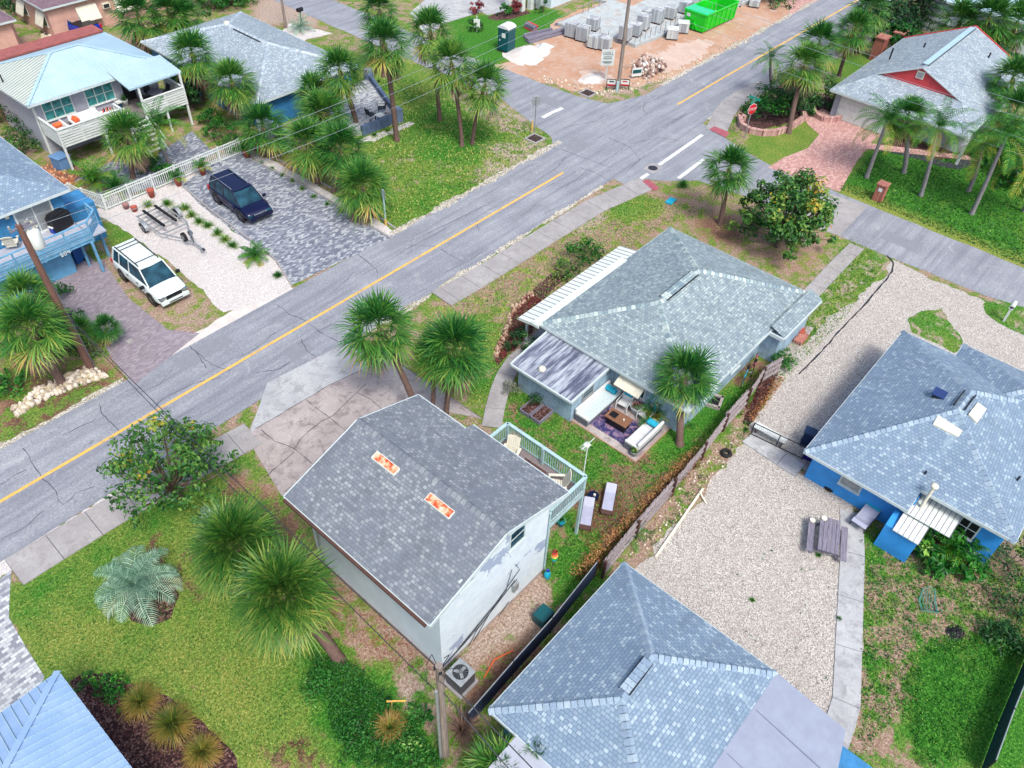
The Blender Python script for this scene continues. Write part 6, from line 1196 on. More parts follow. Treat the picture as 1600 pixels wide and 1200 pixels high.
# boat trailer
T = thing('boat_trailer', 'empty galvanised boat trailer with two black bunks on the white gravel', 'trailer', (18.65, 44.6, 0), math.radians(-90), local=True)
mb = MB()
for s in (-1, 1): mb.tube([(-2.2, s * .95, .5), (.6, s * .95, .5), (2.0, s * .3, .48), (2.8, 0, .45)], .05, 6)
mb.bar((2.6, 0, .45), (3.9, 0, .42), .09)
for x in (-2.1, -1.2, -.2, .8): mb.bar((x, -.95 if x < .6 else -.85, .48), (x, .95 if x < .6 else .85, .48), .07)
mb.build('frame', 'galv', T)
for s in (-1, 1):
    MB().ob((-.9, s * .42, .68), (2.5, .16, .1)).build('bunk', 'black', T); wheel_mb(T, -.9, s * 1.2, .32, .2, s); mb = MB()
    for k in range(7): a0 = math.pi * k / 7; a1 = math.pi * (k + 1) / 7; mb.bar((-.9 + .42 * math.cos(a0), s * 1.2, .3 + .42 * math.sin(a0)), (-.9 + .42 * math.cos(a1), s * 1.2, .3 + .42 * math.sin(a1)), .24, .03)
    mb.build('mudguard', 'galv', T)
mb = MB(); mb.tube([(2.9, 0, .45), (2.9, 0, 1.0), (2.75, 0, 1.15)], .045, 6); mb.ob((2.8, 0, 1.12), (.25, .22, .2)); mb.build('winch', 'steel', T)
mb = MB(); mb.cyl((2.35, -.18, .72), (2.35, -.34, .72), .3, n=18); sw = mb.build('spare_wheel', 'rubber', T); mb = MB(); mb.cyl((2.35, -.34, .72), (2.35, -.36, .72), .18, n=14); mb.build('rim', 'steel', sw)
mb = MB(); mb.tube([(3.6, 0, .6), (3.6, 0, .05)], .035, 6); mb.cyl((3.6, -.04, .08), (3.6, .04, .08), .1); mb.build('jack', 'galv', T); MB().ob((3.98, 0, .45), (.2, .12, .1)).build('coupler', 'dark_metal', T)
# ================================================================ POLES, WIRES, SIGNS
def pole(label, b, h, r, mat, lean=(0, 0), extra=None, name='utility_pole'):
    T = thing(name, label, 'utility pole', b, 0, None); mb = MB(); top = V((b.x + lean[0], b.y + lean[1], h)); mb.cyl((b.x, b.y, -.05), top, r, r * .72, 12); mb.build('shaft', mat, T); return T, top
b0 = G(143, 578); TL = V((8.55, 36.2, 9.1)); T, top = pole('leaning brown utility pole with white transformer beside the blue raised house', b0, 9.1, .19, 'pole', (TL.x - b0.x, TL.y - b0.y))
mb = MB(); c = top + V((.42, .1, -1.5)); mb.lathe(c, [(0, 0), (.3, .02), (.33, .08), (.33, .85), (.27, .95), (0, 1.0)], 16); tr = mb.build('transformer', 'white', T)
mb = MB()
for dx in (-.14, .14): mb.lathe(c + V((dx, 0, .95)), [(.05, 0), (.07, .06), (.04, .12), (.06, .18), (0, .22)], 8)
mb.build('insulator', 'cream', tr); mb = MB(); mb.bar(top + V((-.1, 0, -.35)), top + V((.8, .05, -.25)), .08); mb.bar(top + V((-.45, -.1, -.15)), top + V((.5, .1, -.15)), .09); mb.build('crossarm', 'wood_grey', T)
mb = MB()
for k in range(3): mb.lathe(top + V((-.4 + .42 * k, 0, -.08)), [(.05, 0), (.07, .05), (.04, .1), (.06, .16), (0, .2)], 8)
mb.build('insulator', 'galv', T); p = b0.lerp(top, .36); MB().tube([p + V((.2, .1, -.35)), p + V((.24, .1, .3))], .12, 8).build('splice_case', 'black', T)
mb = MB(); mb.tube([b0 + V((.2, 0, .1)), b0.lerp(top, .35) + V((.2, 0, 0)), b0.lerp(top, .6) + V((.16, 0, 0))], .035, 5); mb.build('conduit', 'wood_grey', T)
b1 = G(965, 142); T, topR = pole('tall grey utility pole at the corner of the building plot', b1, 9.3, .17, 'pole_grey', (.05, .1)); 
mb = MB(); mb.bar(topR + V((-.5, 0, -.3)), topR + V((.5, 0, -.3)), .09); mb.build('crossarm', 'wood_grey', T); mb = MB(); mb.tube([b1 + V((-.2, -.05, 0)), b1 + V((-.2, -.05, .9))], .12, 8); mb.build('cable_guard', 'deck_teal', T)
b2 = V((7.35, 8.3, 0)); T, topB = pole('weathered utility pole rising at the bottom edge in front of the gable house corner', b2, 6.9, .16, 'pole_grey', (.02, .06))
mb = MB(); mb.tube([b2 + V((-.22, 0, 0)), b2 + V((-.22, 0, 5.6))], .06, 6); mb.build('conduit', 'galv', T)
mb = MB(); 
for k in range(5): a = k * 1.3; mb.tube([topB + V((.1 * math.cos(a), .1 * math.sin(a), -.25)), topB + V((.45 * math.cos(a), .45 * math.sin(a), .05 - .1 * (k % 2))), topB + V((.5 * math.cos(a + .5), .5 * math.sin(a + .5), -.5))], .014, 4)
for k in range(3): mb.lathe(topB + V((.14 * math.cos(k * 2.1), .14 * math.sin(k * 2.1), -.3)), [(.04, 0), (.06, .08), (0, .16)], 6)
mb.build('cable_loop', 'dark_metal', T)
b3 = G(447, 44); T, topN = pole('slim utility pole beside the mailbox at the top', b3, 8.5, .13, 'pole_grey', (0, 0))
def wire(label, a, b, sag, r=.018, mat='wire_light', n=24, grp=None):
    a, b = V(a), V(b); mb = MB(); mb.tube([a.lerp(b, i / n) + V((0, 0, -sag * 4 * (i / n) * (1 - i / n))) for i in range(n + 1)], r, 4); return tag(mb.build('power_line', mat), label, 'overhead wire', grp)
for k, (dz, dy, s_) in enumerate(((.05, .15, .7), (-.15, -.35, .95), (-1.2, .1, 1.1))):
    wire(['upper overhead wire along the main road between leaning pole and corner pole', 'middle overhead wire along the main road between leaning pole and corner pole', 'lowest overhead wire along the main road between leaning pole and corner pole'][k], top + V((0, dy, dz)), topR + V((0, dy, dz)), s_, .011, grp='wires along the main road')
far = V((59.0, -20, 8.6))
for k, (dz, dx, s_) in enumerate(((0, .5, .6), (-.3, -.5, .8), (-1.6, 0, .9), (-2.4, 0, 1.1))): wire('%s overhead wire from the corner pole down the side street' % ['top', 'second', 'third', 'lowest'][k], topR + V((dx, 0, dz - .2)), far + V((dx, 0, dz)), s_, .011, grp='wires along the side street')
p1 = b0.lerp(top, .47)
wire('dark cable crossing the main road from the leaning pole to the bottom pole', p1, topB + V((0, 0, -.25)), .5, .018, 'wire'); wire('pale cable beside the dark one over the leafy tree', b0.lerp(top, .40) + V((.1, 0, 0)), topB + V((-.15, 0, -1.6)), .35, .016, 'wire')
for k in range(2): wire(['service cable from the bottom pole to the gable house wall', 'second service cable from the bottom pole to the meter box'][k], topB + V((.1, 0, -.3)), onY(803, 905, 10.5) + V((0, -.05, k * .3)), .25, .016, 'wire')
wire('pale cable running off the bottom edge below the pole', topB + V((0, 0, -1.6)), G(830, 1240, 4.0), .1, .02, 'wire'); wire('cable from the bottom pole off the lower right edge', topB + V((0, 0, -.4)), G(960, 1330, 5.0), .1, .02, 'wire')
wire('overhead wire crossing the building plot from the corner pole to the top left', topR + V((0, 0, -.6)), (47, 70, 8.3), .6, .02, 'wire'); wire('wire from the corner pole over the building plot along the main road', topR + V((0, 0, -.3)), (130, 37, 9), 1.5, .02, 'wire')
wire('drop wire from the leaning pole to the blue deck roof', top + V((0, 0, -.6)), (6, 44.5, 5.5), .3, .015, 'wire')
def board(T, c, w, h, mat, fx, name='sign_board', th=.03, mfr=None):
    """board with normal direction angle fx"""
    mb = MB(); mb.ob(c, (th, w, h), rz=fx); o = mb.build(name, mat, T, bevel=.005)
    if mfr:
        f = MB(); n = V((math.cos(fx), math.sin(fx), 0)); s = V((-n.y, n.x, 0)); c = V(c)
        for a, b in ((-1, -1), (1, -1)), ((1, -1), (1, 1)), ((1, 1), (-1, 1)), ((-1, 1), (-1, -1)): pass
        for (a, b), (e, d_) in (((-1, -1), (1, -1)), ((1, -1), (1, 1)), ((1, 1), (-1, 1)), ((-1, 1), (-1, -1))): f.bar(c + s * a * w / 2 + V((0, 0, b * h / 2)), c + s * e * w / 2 + V((0, 0, d_ * h / 2)), .05)
        f.build('sign_frame', mfr, o)
    return o
def text(T, s, c, size, fx, mat, name='lettering', off=.022, ext=.004):
    cu = bpy.data.curves.new(name, 'FONT'); cu.body = s; cu.size = size; cu.align_x = 'CENTER'; cu.align_y = 'CENTER'; cu.extrude = ext; o = bpy.data.objects.new(name, cu)
    COL.objects.link(o); o.parent = T; n = V((math.cos(fx), math.sin(fx), 0)); r_ = T
    while r_.parent: r_ = r_.parent
    o.matrix_parent_inverse = Matrix(); o.location = V(c) + n * off - (V(r_.location)); o.rotation_euler = (math.pi / 2, 0, fx + math.pi / 2); me = bpy.data.meshes.new_from_object(o); mw = (o.location.copy(), o.rotation_euler.copy()); bpy.data.objects.remove(o); me.materials.clear(); me.materials.append(MT[mat]); o = bpy.data.objects.new(name, me); COL.objects.link(o); o.parent = T; o.location, o.rotation_euler = mw; return o
AIM = math.radians(215)
b = G(946, 124); T = thing('builder_sign', 'white builder board on a post on the orange sand', 'sign', b); MB().box(b.x - .05, b.y - .05, 0, b.x + .05, b.y + .05, 2.4).build('post', 'white', T)
o = board(T, (b.x - .08, b.y - .03, 1.95), 1.15, 1.4, 'white', AIM + .2); text(o, 'GOLL', (b.x - .08, b.y - .03, 2.3), .38, AIM + .2, 'teal_plastic')
for z_, w_ in ((2.02, .7), (1.86, .8), (1.6, .9), (1.5, .6)): board(T, (b.x - .105, b.y - .05, z_), w_, .05, 'teal_plastic', AIM + .2, 'printed_line', .01)
b = G(994, 122); T = thing('yard_sign', 'white and teal yard sign leaning by the rubble heap', 'sign', b); o = board(T, (b.x, b.y, .55), 1.0, .75, 'white', AIM + .45); board(T, (b.x - .04, b.y - .03, .62), .8, .3, 'teal_plastic', AIM + .45, 'sign_stripe', .02)
for px, lb, tx in ((954, 'white yard sign with black frame left of the corner pole', 'SOLD'), (975, 'white and red yard sign with black frame right of the corner pole', 'LOT')):
    b = G(px, 140); T = thing('yard_sign', lb, 'sign', b); o = board(T, (b.x, b.y, .62), .75, .55, 'white', AIM, mfr='black'); mb = MB(); s_ = V((-math.sin(AIM), math.cos(AIM), 0)) * .37
    for k in (-1, 1): mb.bar(b + s_ * k, b + s_ * k + V((0, 0, .9)), .04)
    mb.build('stake', 'black', T); board(T, (b.x - .02, b.y - .015, .42), .7, .12, 'red_sign', AIM, 'sign_stripe', .02); board(T, (b.x - .02, b.y - .015, .72), .4, .1, 'dark_metal' if tx == 'SOLD' else 'red_sign', AIM, 'printed_line', .02)
def octo(T, c, r, fx, mat, mat2):
    n = V((math.cos(fx), math.sin(fx), 0)); s = V((-n.y, n.x, 0)); c = V(c); mb = MB(); mb.cyl(c - n * .012, c + n * .012, r, n=8); o = mb.build('sign_face', mat, T); return o
b = G(1163, 216); T = thing('stop_sign', 'red STOP sign with two green street-name blades at the brick-edged corner bed', 'street sign', b); mb = MB(); mb.bar(b, b + V((0, 0, 3.3)), .06); mb.build('post', 'galv', T)
fx = math.radians(250); n_ = V((math.cos(fx), math.sin(fx), 0)); o = octo(T, b + n_ * .06 + V((0, 0, 2.45)), .42, fx, 'red_sign', None); mb = MB(); mb.cyl(b + n_ * .035 + V((0, 0, 2.45)), b + n_ * .045 + V((0, 0, 2.45)), .46, n=8); mb.build('sign_border', 'white', T); text(o, 'STOP', b + n_ * .06 + V((0, 0, 2.45)), .30, fx, 'white')
for k, (a, z) in enumerate(((math.radians(270), 3.05), (math.radians(180), 3.3))): board(T, (b.x, b.y, z), .95, .2, 'green_sign', a, 'street_name_blade', .02)
b = G(835, 207); T = thing('stop_sign', 'back of an octagonal sign on a post at the corner lawn', 'street sign', b); MB().bar(b, b + V((0, 0, 2.9)), .06).build('post', 'galv', T); fx = math.radians(60); n_ = V((math.cos(fx), math.sin(fx), 0)); octo(T, b + n_ * .04 + V((0, 0, 2.55)), .40, fx, 'galv', None)
b = G(603, 352); T = thing('street_sign', 'narrow sign on a pale green post at the end of the paver drive', 'street sign', b); MB().bar(b, b + V((0, 0, 2.7)), .07).build('post', 'deck_teal', T); board(T, (b.x, b.y, 2.35), .45, .6, 'galv', math.radians(170), 'sign_face'); MB().box(b.x - .05, b.y - .05, .0, b.x + .05, b.y + .05, .5).build('reflector', 'yellow', T)
b = G(831, 205); T = tag(MB().cyl(b, b + V((0, 0, .9)), .05).build('marker_post', 'yellow'), 'short yellow marker post behind the octagonal sign', 'post')
b = G(745, 50); T = thing('yard_sign', 'small white yard sign in the flower ring of the new white house lawn', 'sign', b); o = board(T, (b.x, b.y, .8), .6, .8, 'white', AIM); MB().bar(b, b + V((0, 0, 1.5)), .06).build('post', 'white', T)
b = G(471, 34); T = thing('mailbox', 'black mailbox on a dark post at the side street', 'mailbox', b); MB().box(b.x - .05, b.y - .05, 0, b.x + .05, b.y + .05, 1.0).build('post', 'wood_dark', T); mb = MB(); mb.tube([(b.x - .3, b.y, 1.15), (b.x + .3, b.y, 1.15)], .16, 10); mb.box(b.x - .3, b.y - .16, .98, b.x + .3, b.y + .16, 1.15); mb.build('box', 'black', T)
b = G(1371, 312); T = thing('mailbox', 'red brick mailbox pillar at the edge of the bright lawn', 'mailbox', b, math.radians(0)); mb = MB(); mb.box(b.x - .32, b.y - .32, 0, b.x + .32, b.y + .32, 1.25); mb.build('pillar', 'brick', T); mb = MB(); mb.box(b.x - .38, b.y - .38, 1.25, b.x + .38, b.y + .38, 1.33); mb.build('cap', 'brick', T); mb = MB(); mb.box(b.x - .34, b.y - .13, .8, b.x - .32, b.y + .13, 1.05); mb.build('mailbox_door', 'white', T)
b = G(1568, 502); T = thing('mailbox', 'white mailbox on a white post in the grass island by the gravel drive', 'mailbox', b); MB().box(b.x - .06, b.y - .06, 0, b.x + .06, b.y + .06, 1.1).build('post', 'white', T); mb = MB(); mb.box(b.x - .3, b.y - .13, 1.1, b.x + .3, b.y + .13, 1.28); mb.tube([(b.x - .3, b.y, 1.28), (b.x + .3, b.y, 1.28)], .13, 10); mb.build('box', 'white', T)
for px, py, lb in ((1368, 92, 'red brick gate pillar nearest the main road'), (1396, 84, 'red brick gate pillar closest to the Dutch gable roof')):
    b = G(px, py); T = thing('brick_pillar', lb, 'pillar', b, 0, 'brick gate pillars'); MB().box(b.x - .6, b.y - .45, 0, b.x + .6, b.y + .45, 2.0).build('pillar', 'brick', T); MB().box(b.x - .68, b.y - .53, 2.0, b.x + .68, b.y + .53, 2.12).build('cap', 'brick', T)
a = G(1375, 90); b = G(1392, 84); mb = MB()
for k in range(8): mb.bar(V((a.x, a.y, .2 + .2 * k)), V((b.x + .3, b.y, .2 + .2 * k)), .04, .17)
tag(mb.build('slatted_gate', 'cream'), 'cream slatted panel between the two brick gate pillars', 'gate')
# ================================================================ FENCES
def picket(label, pts, h=1.15, name='picket_fence'):
    T = thing(name, label, 'fence', (*pts[0], 0)); mb = MB(); rl = MB()
    for i in range(len(pts) - 1):
        a, b = V((*pts[i], 0)), V((*pts[i + 1], 0)); L = (b - a).length; n = int(L / .15)
        for k in range(n): p = a.lerp(b, (k + .5) / n); mb.box(p.x - .02, p.y - .02, .1, p.x + .02, p.y + .02, h)
        for z in (.15, h - .2, h): rl.bar(a + V((0, 0, z)), b + V((0, 0, z)), .05, .06)
        m = max(1, round(L / 1.9))
        for k in range(m + 1): p = a.lerp(b, k / m); newpost(p.x, p.y) and MB().box(p.x - .05, p.y - .05, 0, p.x + .05, p.y + .05, h + .08).build('post', 'white', T)
    mb.build('pickets', 'white', T); rl.build('rail', 'white', T)
q = gp([(148, 325), (172, 330), (380, 240)]); picket('white metal picket fence across the back of the gravel and paver drive', [(16.5, 51.2), (17.0, 49.5), (27.6, 49.6)])
q = gp([(55, 290), (108, 312), (88, 335)]); picket('short white picket fence beside the blue raised house', [(14.0, 53.0), (16.3, 52.6), (16.5, 51.4)], 1.0)
fp = [(17.1, 8.55), (19.8, 8.7), (22.9, 8.8), (25.8, 8.95), (28.2, 9.15), (30.6, 9.2), (32.6, 9.45), (34.1, 9.1)]
T = thing('wooden_fence', 'weathered grey board fence with dark posts between the backyard and the gravel lot', 'fence', (*fp[0], 0)); rr = random.Random(4)
for i in range(len(fp) - 1):
    a, b = V((*fp[i], 0)), V((*fp[i + 1], 0)); d_ = (b - a).normalized(); nn = V((-d_.y, d_.x, 0)); L = (b - a).length; n = int(L / .15); mb = MB(); ln = rr.uniform(-.12, .1)
    for k in range(n):
        p = a.lerp(b, (k + .5) / n); h = 1.22 + rr.uniform(-.03, .03); M = Matrix.Rotation(math.atan2(d_.y, d_.x), 3, 'Z') @ Matrix.Rotation(ln + rr.uniform(-.03, .03), 3, 'X'); mb.ob(p + V((0, 0, h / 2)) + nn * rr.uniform(-.01, .01), (.135, .02, h), M=M)
    for z in (.3, .7, 1.08): mb.bar(a + nn * (-.04 - ln * (z - .7)) + V((0, 0, z)), b + nn * (-.04 - ln * (z - .7)) + V((0, 0, z)), .09, .04)
    mb.build('panel', 'fence_wood', T); MB().bar(a + V((0, 0, -.02)) - nn * .08, a + V((0, 0, 1.32)) - nn * .08, .11).build('post', 'wood_dark', T)
def screen(label, pts, h, mat, name='screened_fence', cat='fence'):
    T = thing(name, label, cat, (*pts[0], 0)); mb = MB(); r_ = MB()
    for i in range(len(pts) - 1):
        a, b = V((*pts[i], 0)), V((*pts[i + 1], 0)); L = (b - a).length; m = max(1, round(L / 1.2))
        for k in range(m): p, q_ = a.lerp(b, k / m), a.lerp(b, (k + 1) / m); w_ = .05 * (-1) ** k; nn = V((-(b - a).y, (b - a).x, 0)).normalized(); mb.add([p + V((0, 0, .05)), q_ + V((0, 0, .05)), q_ + V((0, 0, h)), p + V((0, 0, h)), p + nn * .02 + V((0, 0, .05)), q_ + nn * .02 + V((0, 0, .05)), q_ + nn * .02 + V((0, 0, h)), p + nn * .02 + V((0, 0, h))], [(0, 1, 2, 3), (7, 6, 5, 4), (3, 2, 6, 7)])
        r_.tube([a + V((0, 0, h)), b + V((0, 0, h))], .025, 6); m = max(1, round(L / 2.4))
        for k in range(m + 1): p = a.lerp(b, k / m); newpost(p.x, p.y) and MB().cyl(p, p + V((0, 0, h + .05)), .03).build('post', 'dark_metal', T)
    mb.build('screen', mat, T); r_.build('top_rail', 'galv', T)
screen('dark screened chain-link fence squeezed between the gable house and the bottom hip roof', [(8.6, 8.35), (11.2, 8.45), (13.6, 8.5), (16.9, 8.75)], 1.25, plain((38, 52, 84), .7, .25, 3))
screen('dark green screened fence crossing the bottom right corner', gp([(1530, 1210), (1560, 1130), (1585, 1070), (1610, 1010)]), 1.3, plain((16, 62, 66), .7, .3, 2))
T = thing('chain_link_gate', 'low chain-link gate between the fence end and the blue house', 'gate', (28.95, 7.9, 0)); a, b = V((28.95, 7.9, 0)), V((29.25, 5.2, 0)); mb = MB()
for z in (.1, .9): mb.bar(a + V((0, 0, z)), b + V((0, 0, z)), .035)
for k in range(3): p = a.lerp(b, k / 2); mb.bar(p, p + V((0, 0, .92)), .045)
mb.build('frame', 'dark_metal', T); mb = MB()
for k in range(26): p, q_ = a.lerp(b, k / 26), a.lerp(b, min(1, (k + 4) / 26)); mb.bar(p + V((0, 0, .1)), q_ + V((0, 0, .9)), .008); mb.bar(p + V((0, 0, .9)), q_ + V((0, 0, .1)), .008)
mb.build('mesh', 'galv', T)
# concrete and stone kerb walls of planting beds
def ringwall(label, pts, h, w, mat, name='planter_wall', grp=None):
    mb = MB(); P_ = gp(pts); rr = random.Random(3)
    for i in range(len(P_) - 1):
        a, b = V((*P_[i], 0)), V((*P_[i + 1], 0)); n = max(1, int((b - a).length / .45))
        for k in range(n): p, q_ = a.lerp(b, k / n + .012), a.lerp(b, (k + 1) / n - .012); mb.bar(p + V((0, 0, h / 2)), q_ + V((0, 0, h / 2)), w, h * rr.uniform(.96, 1.04)); mb.bar(p + V((0, 0, h + .03)), q_ + V((0, 0, h + .03)), w * 1.15, .06)
    return tag(mb.build(name, mat), label, 'low wall', grp)
ringwall('curved pink brick wall around the corner planting bed', [(1163, 190), (1154, 185), (1157, 200), (1170, 208), (1190, 212), (1212, 211), (1232, 204), (1246, 195), (1256, 188), (1252, 180)], .42, .3, 'paver_pink'); ringwall('curved pink brick ring around the round shrub by the garage', [(1268, 172), (1272, 182), (1285, 190), (1305, 190), (1312, 187)], .35, .28, 'paver_pink')
T = thing('terrace_wall', 'grey-blue block wall around the paved terrace of the upper blue house', 'low wall', (*gp([(565, 212)])[0], 0)); a, b, c = [V((*p, 0)) for p in gp([(566, 212), (622, 190), (577, 128)])]; mb = MB(); mb.bar(a + V((0, 0, .4)), b + V((0, 0, .4)), .25, .8); mb.bar(b + V((0, 0, .4)), c + V((0, 0, .4)), .25, .8); mb.build('wall', plain((84, 104, 136), .8, .2, 3), T)
for p in (b, c): MB().box(p.x - .3, p.y - .3, 0, p.x + .3, p.y + .3, 1.1).build('pier', plain((110, 130, 160), .8, .15, 3), T)
sheet('terrace', gp([(566, 212), (622, 190), (577, 128), (540, 140), (500, 190), (540, 215)]), .3, 'paver_light'); mb = MB(); mb.prism(gp([(566, 212), (621, 190), (577, 129), (540, 140), (500, 190), (540, 215)]), .01, .296); struct('terrace_base', mb, 'concrete')
sheet('gravel_bed', gp([(568, 216), (640, 190), (648, 193), (585, 222), (560, 222)]), .012, 'gravel_white', .1)
def patio_chair(label, p, rz, mat='dark_metal', seat='cushion', grp=None, s=1.0, z=0):
    T = thing('patio_chair', label, 'chair', (p[0], p[1], z), rz, grp, True); mb = MB()
    for sx in (-.25, .25): mb.tube([(-.28, sx, .02), (-.25, sx, .42), (-.4, sx, .95)], .02, 5); mb.tube([(.28, sx, .02), (.28, sx, .62), (-.3, sx, .62)], .02, 5)
    mb.build('frame', mat, T); MB().ob((0, 0, .42), (.52, .5, .07)).build('seat', seat, T); MB().ob((-.33, 0, .7), (.06, .5, .5), ry=-.25).build('backrest', seat, T); return T
def table(label, p, r, h, mat='white', legm='dark_metal', z=0, rect=None, rz=0, name='table'):
    T = thing(name, label, 'table', (p[0], p[1], z), rz, None, True)
    if rect: MB().ob((0, 0, h), (rect[0], rect[1], .06)).build('tabletop', mat, T, bevel=.01)
    else: MB().cyl((0, 0, h - .03), (0, 0, h + .02), r, n=18).build('tabletop', mat, T)
    for k in range(4):
        x, y = ((rect[0] * .42, rect[1] * .42) if rect else (r * .6, r * .6)); sx, sy = ((1, 1), (1, -1), (-1, 1), (-1, -1))[k]; MB().box(x * sx - .025, y * sy - .025, 0, x * sx + .025, y * sy + .025, h - .03).build('leg', legm, T)
    return T
p = G(580, 186, .3); patio_chair('dark wire chair on the left of the small terrace table', p, 0, 'dark_metal', 'dark_metal', z=.3); p = G(597, 176, .3); patio_chair('dark wire chair on the right of the small terrace table', p, 2.5, 'dark_metal', 'dark_metal', z=.3); p = G(594, 188, .3); table('small square white table on the paved terrace', p, .35, .45, 'white', z=.3, rect=(.6, .6))
# ================================================================ BUILDING PLOT
T = thing('foundation_slab', 'fresh pale concrete foundation slab with upright steel bars on the building plot', 'foundation', (*gp([(990, 75)])[0], 0)); P1 = gp([(870, 38), (950, 8), (1010, -12), (1130, -40), (1260, -60), (1195, -2), (1130, 22), (1060, 48), (992, 76), (966, 66), (975, 50), (945, 60)])
MB().prism([(63.8, 49.0), (63.8, 44.6), (65.0, 44.4), (65.0, 40.5), (90, 38.3), (90, 52), (72, 52), (72, 49)], .0, .32).build('slab', 'slab', T)
MB().prism([(73, 50.5), (84, 50.5), (84, 47), (73, 46.5)], .32, .335).build('fill_sand', 'sand', T)
mb = MB(); rr = random.Random(6)
for k in range(26): x = 65.2 + k * .75; mb.tube([(x, 40.75 - (x - 65) * .082, .3), (x + .02, 40.75 - (x - 65) * .082, 1.25)], .03, 4)
for k in range(8): mb.tube([(64.0, 41 + k, .3) if k < 4 else (64 + k * .9, 48.8, .3), (64.0, 41 + k, 1.2) if k < 4 else (64 + k * .9, 48.8, 1.2)], .03, 4)
mb.build('rebar', 'wood_grey', T); mb = MB()
for k in range(9): mb.bar((63.6 + k * 1.1, 49.15, .1), (64.6 + k * 1.1, 49.15, .1), .05, .3)
mb.build('formwork', 'wood_grey', T)
def pallet(label, p, h, rz, z=0, s=1.0, wrap=True, mt='block'):
    T = thing('block_pallet', label, 'block stack', (p[0], p[1], z), rz, 'pallets of concrete blocks on the building plot', True); mb = MB()
    for y in (-.45, 0, .45): mb.box(-.55, y - .05, 0, .55, y + .05, .1)
    for k in range(6): mb.box(-.56 + k * .19, -.56, .1, -.44 + k * .19 + .03, .56, .13)
    mb.build('pallet', 'wood_dark', T); mb = MB(); n = int((h - .14) / .2); rr = random.Random(int(p[0] * 10))
    for k in range(n):
        for i in range(3):
            for j in range(3): mb.ob((-.36 + .36 * i, -.36 + .36 * j, .235 + .2 * k), (.345, .345, .19), rz=rr.uniform(-.03, .03))
    mb.build('blocks', mt, T); return T
PL = [(893, 57, 0, 1.35, 'leftmost pallet of blocks on the orange sand', .2), (910, 63, 0, 1.35, 'second pallet of blocks from the left on the orange sand', .2), (928, 74, 0, 1.3, 'third pallet of blocks in front of the slab notch', .2), (944, 77, 0, 1.3, 'pallet of blocks in the slab notch behind the builder board', .2), (926, 46, .32, 1.3, 'pallet of blocks alone on the left part of the slab', .3),
      (976, 62, .32, 1.5, 'pallet of blocks hidden behind the corner pole', .25), (992, 55, .32, 1.3, 'pallet of blocks just right of the corner pole', .2), (1004, 45, .32, 1.4, 'pallet of blocks on the slab, second right of the corner pole', .2), (1026, 35, .32, 1.4, 'pallet of blocks in the middle of the slab', .2), (1012, 30, .32, 1.1, 'rear pallet of blocks behind the middle one', .2), (1046, 28, .32, 1.2, 'pallet of blocks right of the slab middle', .2), (1070, 20, .32, 1.2, 'pallet of blocks with bare shadow side near the slab end', .1), (1090, 6, .32, 1.1, 'pallet of blocks at the back beside the green skip', .2)]
for px, py, z, h, lb, rz in PL: pallet(lb, G(px, py, z), h, rz, z)
for px, py, lb in ((1049, 60, 'plastic-wrapped pallet on the sand in front of the slab edge'), (1066, 50, 'wrapped block pallet leaning at the slab edge')):
    T = pallet(lb, G(px, py), .95, .6, 0, 1); T['label'] = lb
    MB().ob((0, 0, .97), (1.12, 1.12, .03)).build('sheet_cover', 'plastic_white', T)
for px, py, lb in ((1150, 8, 'grey bundle of blocks right of the green skip'), (1178, 10, 'grey bundle of blocks furthest right behind the skip')): pallet(lb, G(px, py), .9, .4)
for k, (a, b, lb, n) in enumerate((((862, 50), (818, 60), 'short upper stack of grey timber beams', 4), ((886, 48), (822, 66), 'long grey timber beams in front of the short stack', 5))):
    A_, B_ = G(*a), G(*b); T = thing('timber_stack', lb, 'timber', A_); d_ = (B_ - A_).normalized(); nn = V((-d_.y, d_.x, 0))
    for i in range(n): MB().bar(A_ + nn * (.22 * (i % 3)) + V((0, 0, .12 + .2 * (i // 3))), B_ + nn * (.22 * (i % 3)) + V((0, 0, .12 + .2 * (i // 3))), .18).build('beam', 'wood_grey', T)
T = thing('timber_stack', 'small crosswise heap of short grey timbers by the toilet cabin lawn', 'timber', G(826, 48))
for i in range(9): p = G(826, 48) + V((.25 * (i % 3), 0, .1 + .18 * (i // 3))); MB().bar(p + V((0, -.7, 0)), p + V((.2, .7, 0)), .16).build('beam', 'wood_grey' if i % 4 else 'red', T)
def heap(label, p, r, h, mat, name, n=26, seed=1, cat='heap'):
    rr = random.Random(seed); mb = MB(); prof = []
    K = 9; P_ = [(0, 0, h)]
    for k in range(1, K):
        for i in range(n):
            a = 2 * math.pi * i / n; q_ = k / (K - 1); R_ = r * q_ * (1 + .12 * math.sin(3 * a + seed) + rr.uniform(-.04, .04)); P_.append((R_ * math.cos(a), R_ * .8 * math.sin(a), max(-.02, h * (math.cos(q_ * math.pi) * .5 + .5) + (rr.uniform(-.04, .04) if k < K - 1 else 0))))
    F = [(0, 1 + i, 1 + (i + 1) % n) for i in range(n)] + [(1 + (k - 1) * n + i, 1 + k * n + i, 1 + k * n + (i + 1) % n, 1 + (k - 1) * n + (i + 1) % n) for k in range(1, K - 1) for i in range(n)]
    mb.add(P_, F, 0, True); o = mb.build(name, mat); o.location = V((p[0], p[1], .005)); return tag(o, label, cat)
heap('white sand heap with raked edge in front of the toilet cabin', G(823, 86), 2.4, .8, 'sand_white', 'sand_heap', seed=2); heap('grey rubble mound behind the yard signs', G(985, 108), .9, .35, 'sand', 'rubble_mound', seed=3)
